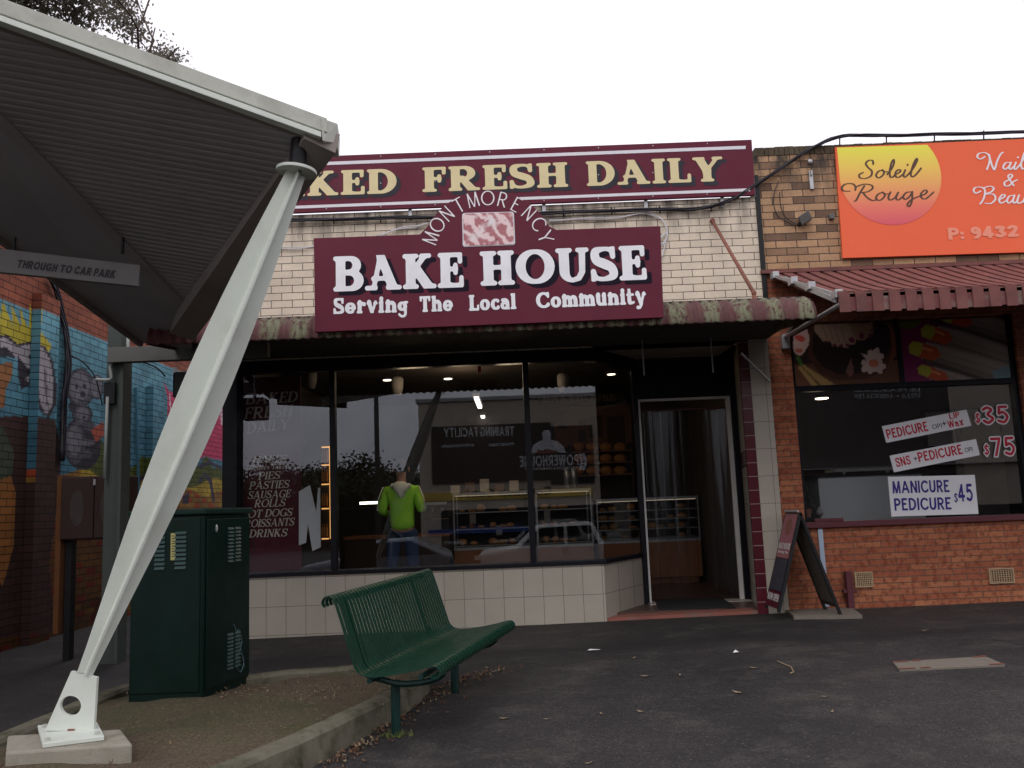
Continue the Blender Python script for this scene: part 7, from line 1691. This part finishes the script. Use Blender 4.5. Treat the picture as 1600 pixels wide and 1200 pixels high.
# ================================================================ ACROSS THE STREET (seen in the window reflections)
def opposite():
    Yv = 38; Yo = 2*GL-Yv
    def m(px, py, dy=0): q = MIR(px, py, Yv); q.y += dy; return q
    g = -.7
    xl, xr = m(655, 700).x, m(1010, 700).x
    root = thing('gym_building', 'beige shop building across the road with black gym signs and a yellow banner', 'shop building', ((xl+xr)/2, Yo, g))
    zt = m(800, 624).z
    mb = MB(); mb.box((xl, Yo-8, g-.2), (xr, Yo, zt)); mb.build('wall', M['opp_wall'], root)
    mb = MB(); mb.box((xl-.1, Yo-8.1, zt), (xr+.1, Yo+.12, zt+.15)); mb.build('roof_edge', M['opp_roof'], root)
    a, b = m(676, 757), m(860, 660); mb = MB(); mb.box((a.x, Yo, a.z), (b.x, Yo+.08, b.z)); mb.build('sign_board', M['opp_sign'], root)
    a, b = m(861, 757), m(925, 664); mb = MB(); mb.box((a.x, Yo, a.z), (b.x, Yo+.085, b.z)); mb.build('sign_board', M['opp_sign'], root)
    def txt(tx, pa, pb, cap, mat_, off=.1, **kw):
        A, Bq = m(*pa), m(*pb); A.y += off; Bq.y += off; A2, B2 = (A, Bq) if A.x > Bq.x else (Bq, A)
        mb = MB(); lettering(mb, tx, A2, B2-A2, (0, 0, 1), cap/FPX*Yv, (B2-A2).length, h=.045, **kw); mb.build('lettering', mat_, root)
    sans = dict(w=.10, t=.09, s=0, gap=.12)
    txt('TRAINING FACILITY', (804, 681), (694, 684), 15, M['opp_white'], **sans)
    txt('PERSONAL TRAINING', (803, 696), (764, 698), 4.5, M['opp_white'], **sans); txt('NUTRITION COACHING', (740, 698), (690, 700), 4.5, M['opp_white'], **sans)
    txt('POWERHOUSE', (904, 727), (812, 730), 17, M['opp_white'], **sans); txt('STRENGTH & CONDITIONING', (902, 733), (820, 735), 4, M['opp_white'], **sans)
    txt('Common Cents', (862, 773), (716, 778), 13, M['opp_sign'], off=.12, w=.13, t=.09, s=0, gap=.1)
    # strong-man badge over a barbell
    def shape(pts, name, off, mm): mb = MB(); mb.prism([m(*p, dy=off) for p in pts], (0, .02, 0)); mb.build(name, mm, root)
    k = lambda x, y: (640+x/5.333, 600+y/5.333)
    shape([k(*p) for p in ((1010, 580), (1030, 510), (1080, 480), (1110, 470), (1105, 410), (1125, 385), (1160, 385), (1178, 410), (1172, 465), (1230, 480), (1270, 510), (1305, 575), (1250, 575), (1150, 540), (1040, 580))], 'badge_figure', .10, M['opp_white'])
    shape([k(*p) for p in ((1060, 545), (1120, 560), (1150, 545), (1200, 560), (1220, 545), (1215, 580), (1070, 585))], 'badge_shade', .115, M['step_red'])
    for x in (1420, 1450): shape([k(x+24*math.cos(R(a)), 650-72*math.sin(R(a))) for a in range(-80, 81, 20)]+[k(x-14, 585), k(x+4, 650), k(x-14, 715)], 'badge_weight', .10, M['opp_white'])
    a, b = m(655, 784), m(925, 761); mb = MB(); mb.box((a.x, Yo+.3, a.z), (b.x, Yo+.06, b.z)); 
    mb = MB(); mb.box((a.x, Yo, a.z), (b.x, Yo+.1, b.z)); mb.build('banner', M['opp_yellow'], root)
    a, b = m(690, 830), m(985, 786); mb = MB(); mb.box((a.x, Yo, g+.2), (b.x, Yo+.03, b.z)); mb.build('shopfront_glass', M['opp_dark'], root)
    a, b = m(670, 836), m(830, 822); mb = MB(); mb.box((a.x, Yo+.04, a.z), (b.x, Yo+.1, b.z)); mb.build('blue_banner', M['opp_blue'], root)
    # second shop, opposite the salon
    xl2, xr2 = xr+.4, m(1700, 700).x
    root2 = root; root = thing('law_office_building', 'low rendered office building across the road opposite the salon', 'shop building', ((xl2+xr2)/2, Yo, g))
    zt = m(1450, 560).z; mb = MB(); mb.box((xl2, Yo-8, g-.2), (xr2, Yo, zt)); mb.build('wall', mat('dark_grey_render', (.10, .085, .08), .8, .15, .8), root)
    mb = MB(); p, q = m(1500, 790), m(1592, 600); mb.box((p.x, Yo, p.z), (q.x, Yo+.05, q.z)); mb.build('pale_panel', M['opp_wall'], root)
    def txt2(s, pa, pb, cap):
        A, Bq = m(*pa), m(*pb); A.y += .06; Bq.y += .06; A2, B2 = (A, Bq) if A.x > Bq.x else (Bq, A)
        mb = MB(); lettering(mb, s, A2, B2-A2, (0, 0, 1), cap/FPX*Yv, (B2-A2).length, w=.08, t=.04, s=.14, h=.045, gap=.1); mb.build('lettering', M['opp_white'], root)
    txt2('DE FRANCESCO', (1437, 612), (1333, 613), 8); txt2('VELLA + ASSOCIATES', (1438, 622), (1335, 623), 7)
    mb = MB(); p, q = m(1250, 830), m(1600, 735); mb.box((p.x, Yo, p.z), (q.x, Yo+.03, q.z)); mb.build('shopfront_glass', M['opp_dark'], root)
    mb = MB(); p, q = m(1250, 735), m(1600, 720); mb.box((p.x, Yo, p.z), (q.x, Yo+.4, q.z)); mb.build('blind_strip', M['opp_roof'], root)
opposite()
def car(name, lab, m_, x, y, rz, kind):
    root = thing(name, lab, 'car', (x, y, -.7)); 
    if kind == 'ute': prof = [(-2.3, .45), (-2.35, .95), (-1.35, 1.06), (-.75, 1.62), (.75, 1.66), (1.0, 1.1), (2.35, 1.1), (2.35, .45)]; win = [((-1.2, 1.08), (-.68, 1.54), (-.05, 1.57), (-.05, 1.08)), ((.05, 1.08), (.05, 1.57), (.66, 1.58), (.85, 1.08))]
    else: prof = [(-2.2, .4), (-2.25, .8), (-1.2, .95), (-.5, 1.38), (.7, 1.42), (1.6, 1.0), (2.2, .92), (2.25, .4)]; win = [((-1.05, .96), (-.45, 1.32), (.1, 1.34), (.1, .96)), ((.18, .96), (.18, 1.34), (.66, 1.35), (1.35, 1.0))]
    o = Vector((x, y, -.7)); mb = MB(); mb.prism([o+Vector((a, -.85, h)) for a, h in prof], (0, 1.7, 0)); mb.build('body', m_, root, bevel=.12, seg=4)
    for w_ in win:
        mb = MB(); mb.prism([o+Vector((a, .852, h)) for a, h in w_], (0, .012, 0)); mb.build('side_window', M['opp_dark'], root)
    for a in (-1.4, 1.4):
        for s_ in (-.82, .82):
            mb = MB(); mb.lathe([(.26, -.12), (.34, -.10), (.34, .10), (.26, .12)], o+Vector((a, s_, .34)), 24, (0, 1, 0)); wh = mb.build('wheel', M['tyre'], root, smooth=False)
            mb = MB(); mb.lathe([(.2, .0), (.2, .02), (.04, .03)], o+Vector((a, s_+(.115 if s_ > 0 else -.135), .34)), 18, (0, 1, 0)); mb.build('rim', M['rim'], wh)
    for s_ in (-.6, .6):
        mb = MB(); mb.blob(o+Vector((prof[1][0]+.06, s_, prof[1][1]-.1)), .08, .16, .07, 10, 6); mb.build('headlight', M['opp_white'], root, smooth=True)
    for a in (-.1, .62):
        mb = MB(); mb.box(o+Vector((a, .86, .93)), o+Vector((a+.16, .90, .96))); mb.build('door_handle', M['rim'], root)
    root.rotation_euler = (0, 0, rz)
q = MIR(882, 850, 25); car('parked_car', 'white double cab utility parked at the kerb behind the viewer', M['car_white'], q.x, q.y, 0, 'ute')
q = MIR(610, 862, 24.4); car('parked_car', 'silver sedan parked behind the viewer left of the white utility', M['car_silver'], q.x, q.y, 0, 'sedan')
mb = MB(); q = MIR(588, 640, 26); mb.tube([Vector((q.x, q.y, -.75)), Vector((q.x, q.y, 7.0))], [.09, .06], 10); mb.tube([Vector((q.x, q.y, 6.9)), Vector((q.x+1.2, q.y, 7.4))], .04, 8); tag(mb.build('street_lamp', M['pole'], smooth=True), 'thin dark lamp post across the car park', 'street lamp')
def reflected_trees():
    src = None
    for i, (px, yv, h, sd_) in enumerate(((430, 62, 7.6, 31), (505, 66, 7.2, 31), (560, 60, 7.4, 31), (610, 64, 7.0, 31), (380, 58, 6.4, 31), (680, 70, 7, 31))):
        q = MIR(px, 800, yv)
        if src is None: src = tree('roadside_tree', 'dark bushy roadside tree far across the car park', (q.x, q.y, -.7), 7.4, 31, M['leaf_dark'], 9000, .26, .5, 'roadside trees across the car park', depth=3, trunkr=.22, first=.25, spread=.75); o = src
        else: o = copy_tree(src)
        o.location = (q.x, q.y, -.7); o.rotation_euler = (0, 0, i*1.7); s_ = h/7.4; o.scale = (s_*1.25, s_*1.25, s_)
        tag(o, 'dark bushy roadside tree far across the car park', 'tree')
    q = MIR(402, 640, 19); tree('street_tree', 'street tree overhanging behind the viewer to the left of the canopy', (q.x-1.0, q.y, -.5), 8.2, 44, M['leaf_dark'], 6000, .13, .30, depth=3, trunkr=.15, droop=.2, first=.45)
reflected_trees()
def hedge():
    rnd = random.Random(12); a, b = MIR(300, 800, 66), MIR(690, 800, 66); x0, x1, yy = a.x, b.x, a.y
    root = thing('boundary_hedge', 'long dark clipped hedge under the roadside trees across the car park', 'hedge', ((x0+x1)/2, yy, -.7))
    mb = MB(); mb.box((x0, yy-.5, -.7), (x1, yy+.2, 1.5)); mb.build('core', mat('dark_hedge_wood', (.012, .016, .009), .9, .2, 2), root)
    mb = MB()
    for i in range(5200):
        p = Vector((rnd.uniform(x0, x1), yy+rnd.gauss(.25, .12), -.7+2.5*rnd.random()+rnd.gauss(0, .08))); u_ = Vector((rnd.gauss(0, 1), rnd.gauss(0, .4), rnd.gauss(0, 1))).normalized()*.14; v_ = u_.cross(Vector((0, 1, .2))).normalized()*.07
        mb.quad(p-u_, p+v_, p+u_, p-v_)
    mb.build('foliage', M['leaf_dark'], root)
hedge()
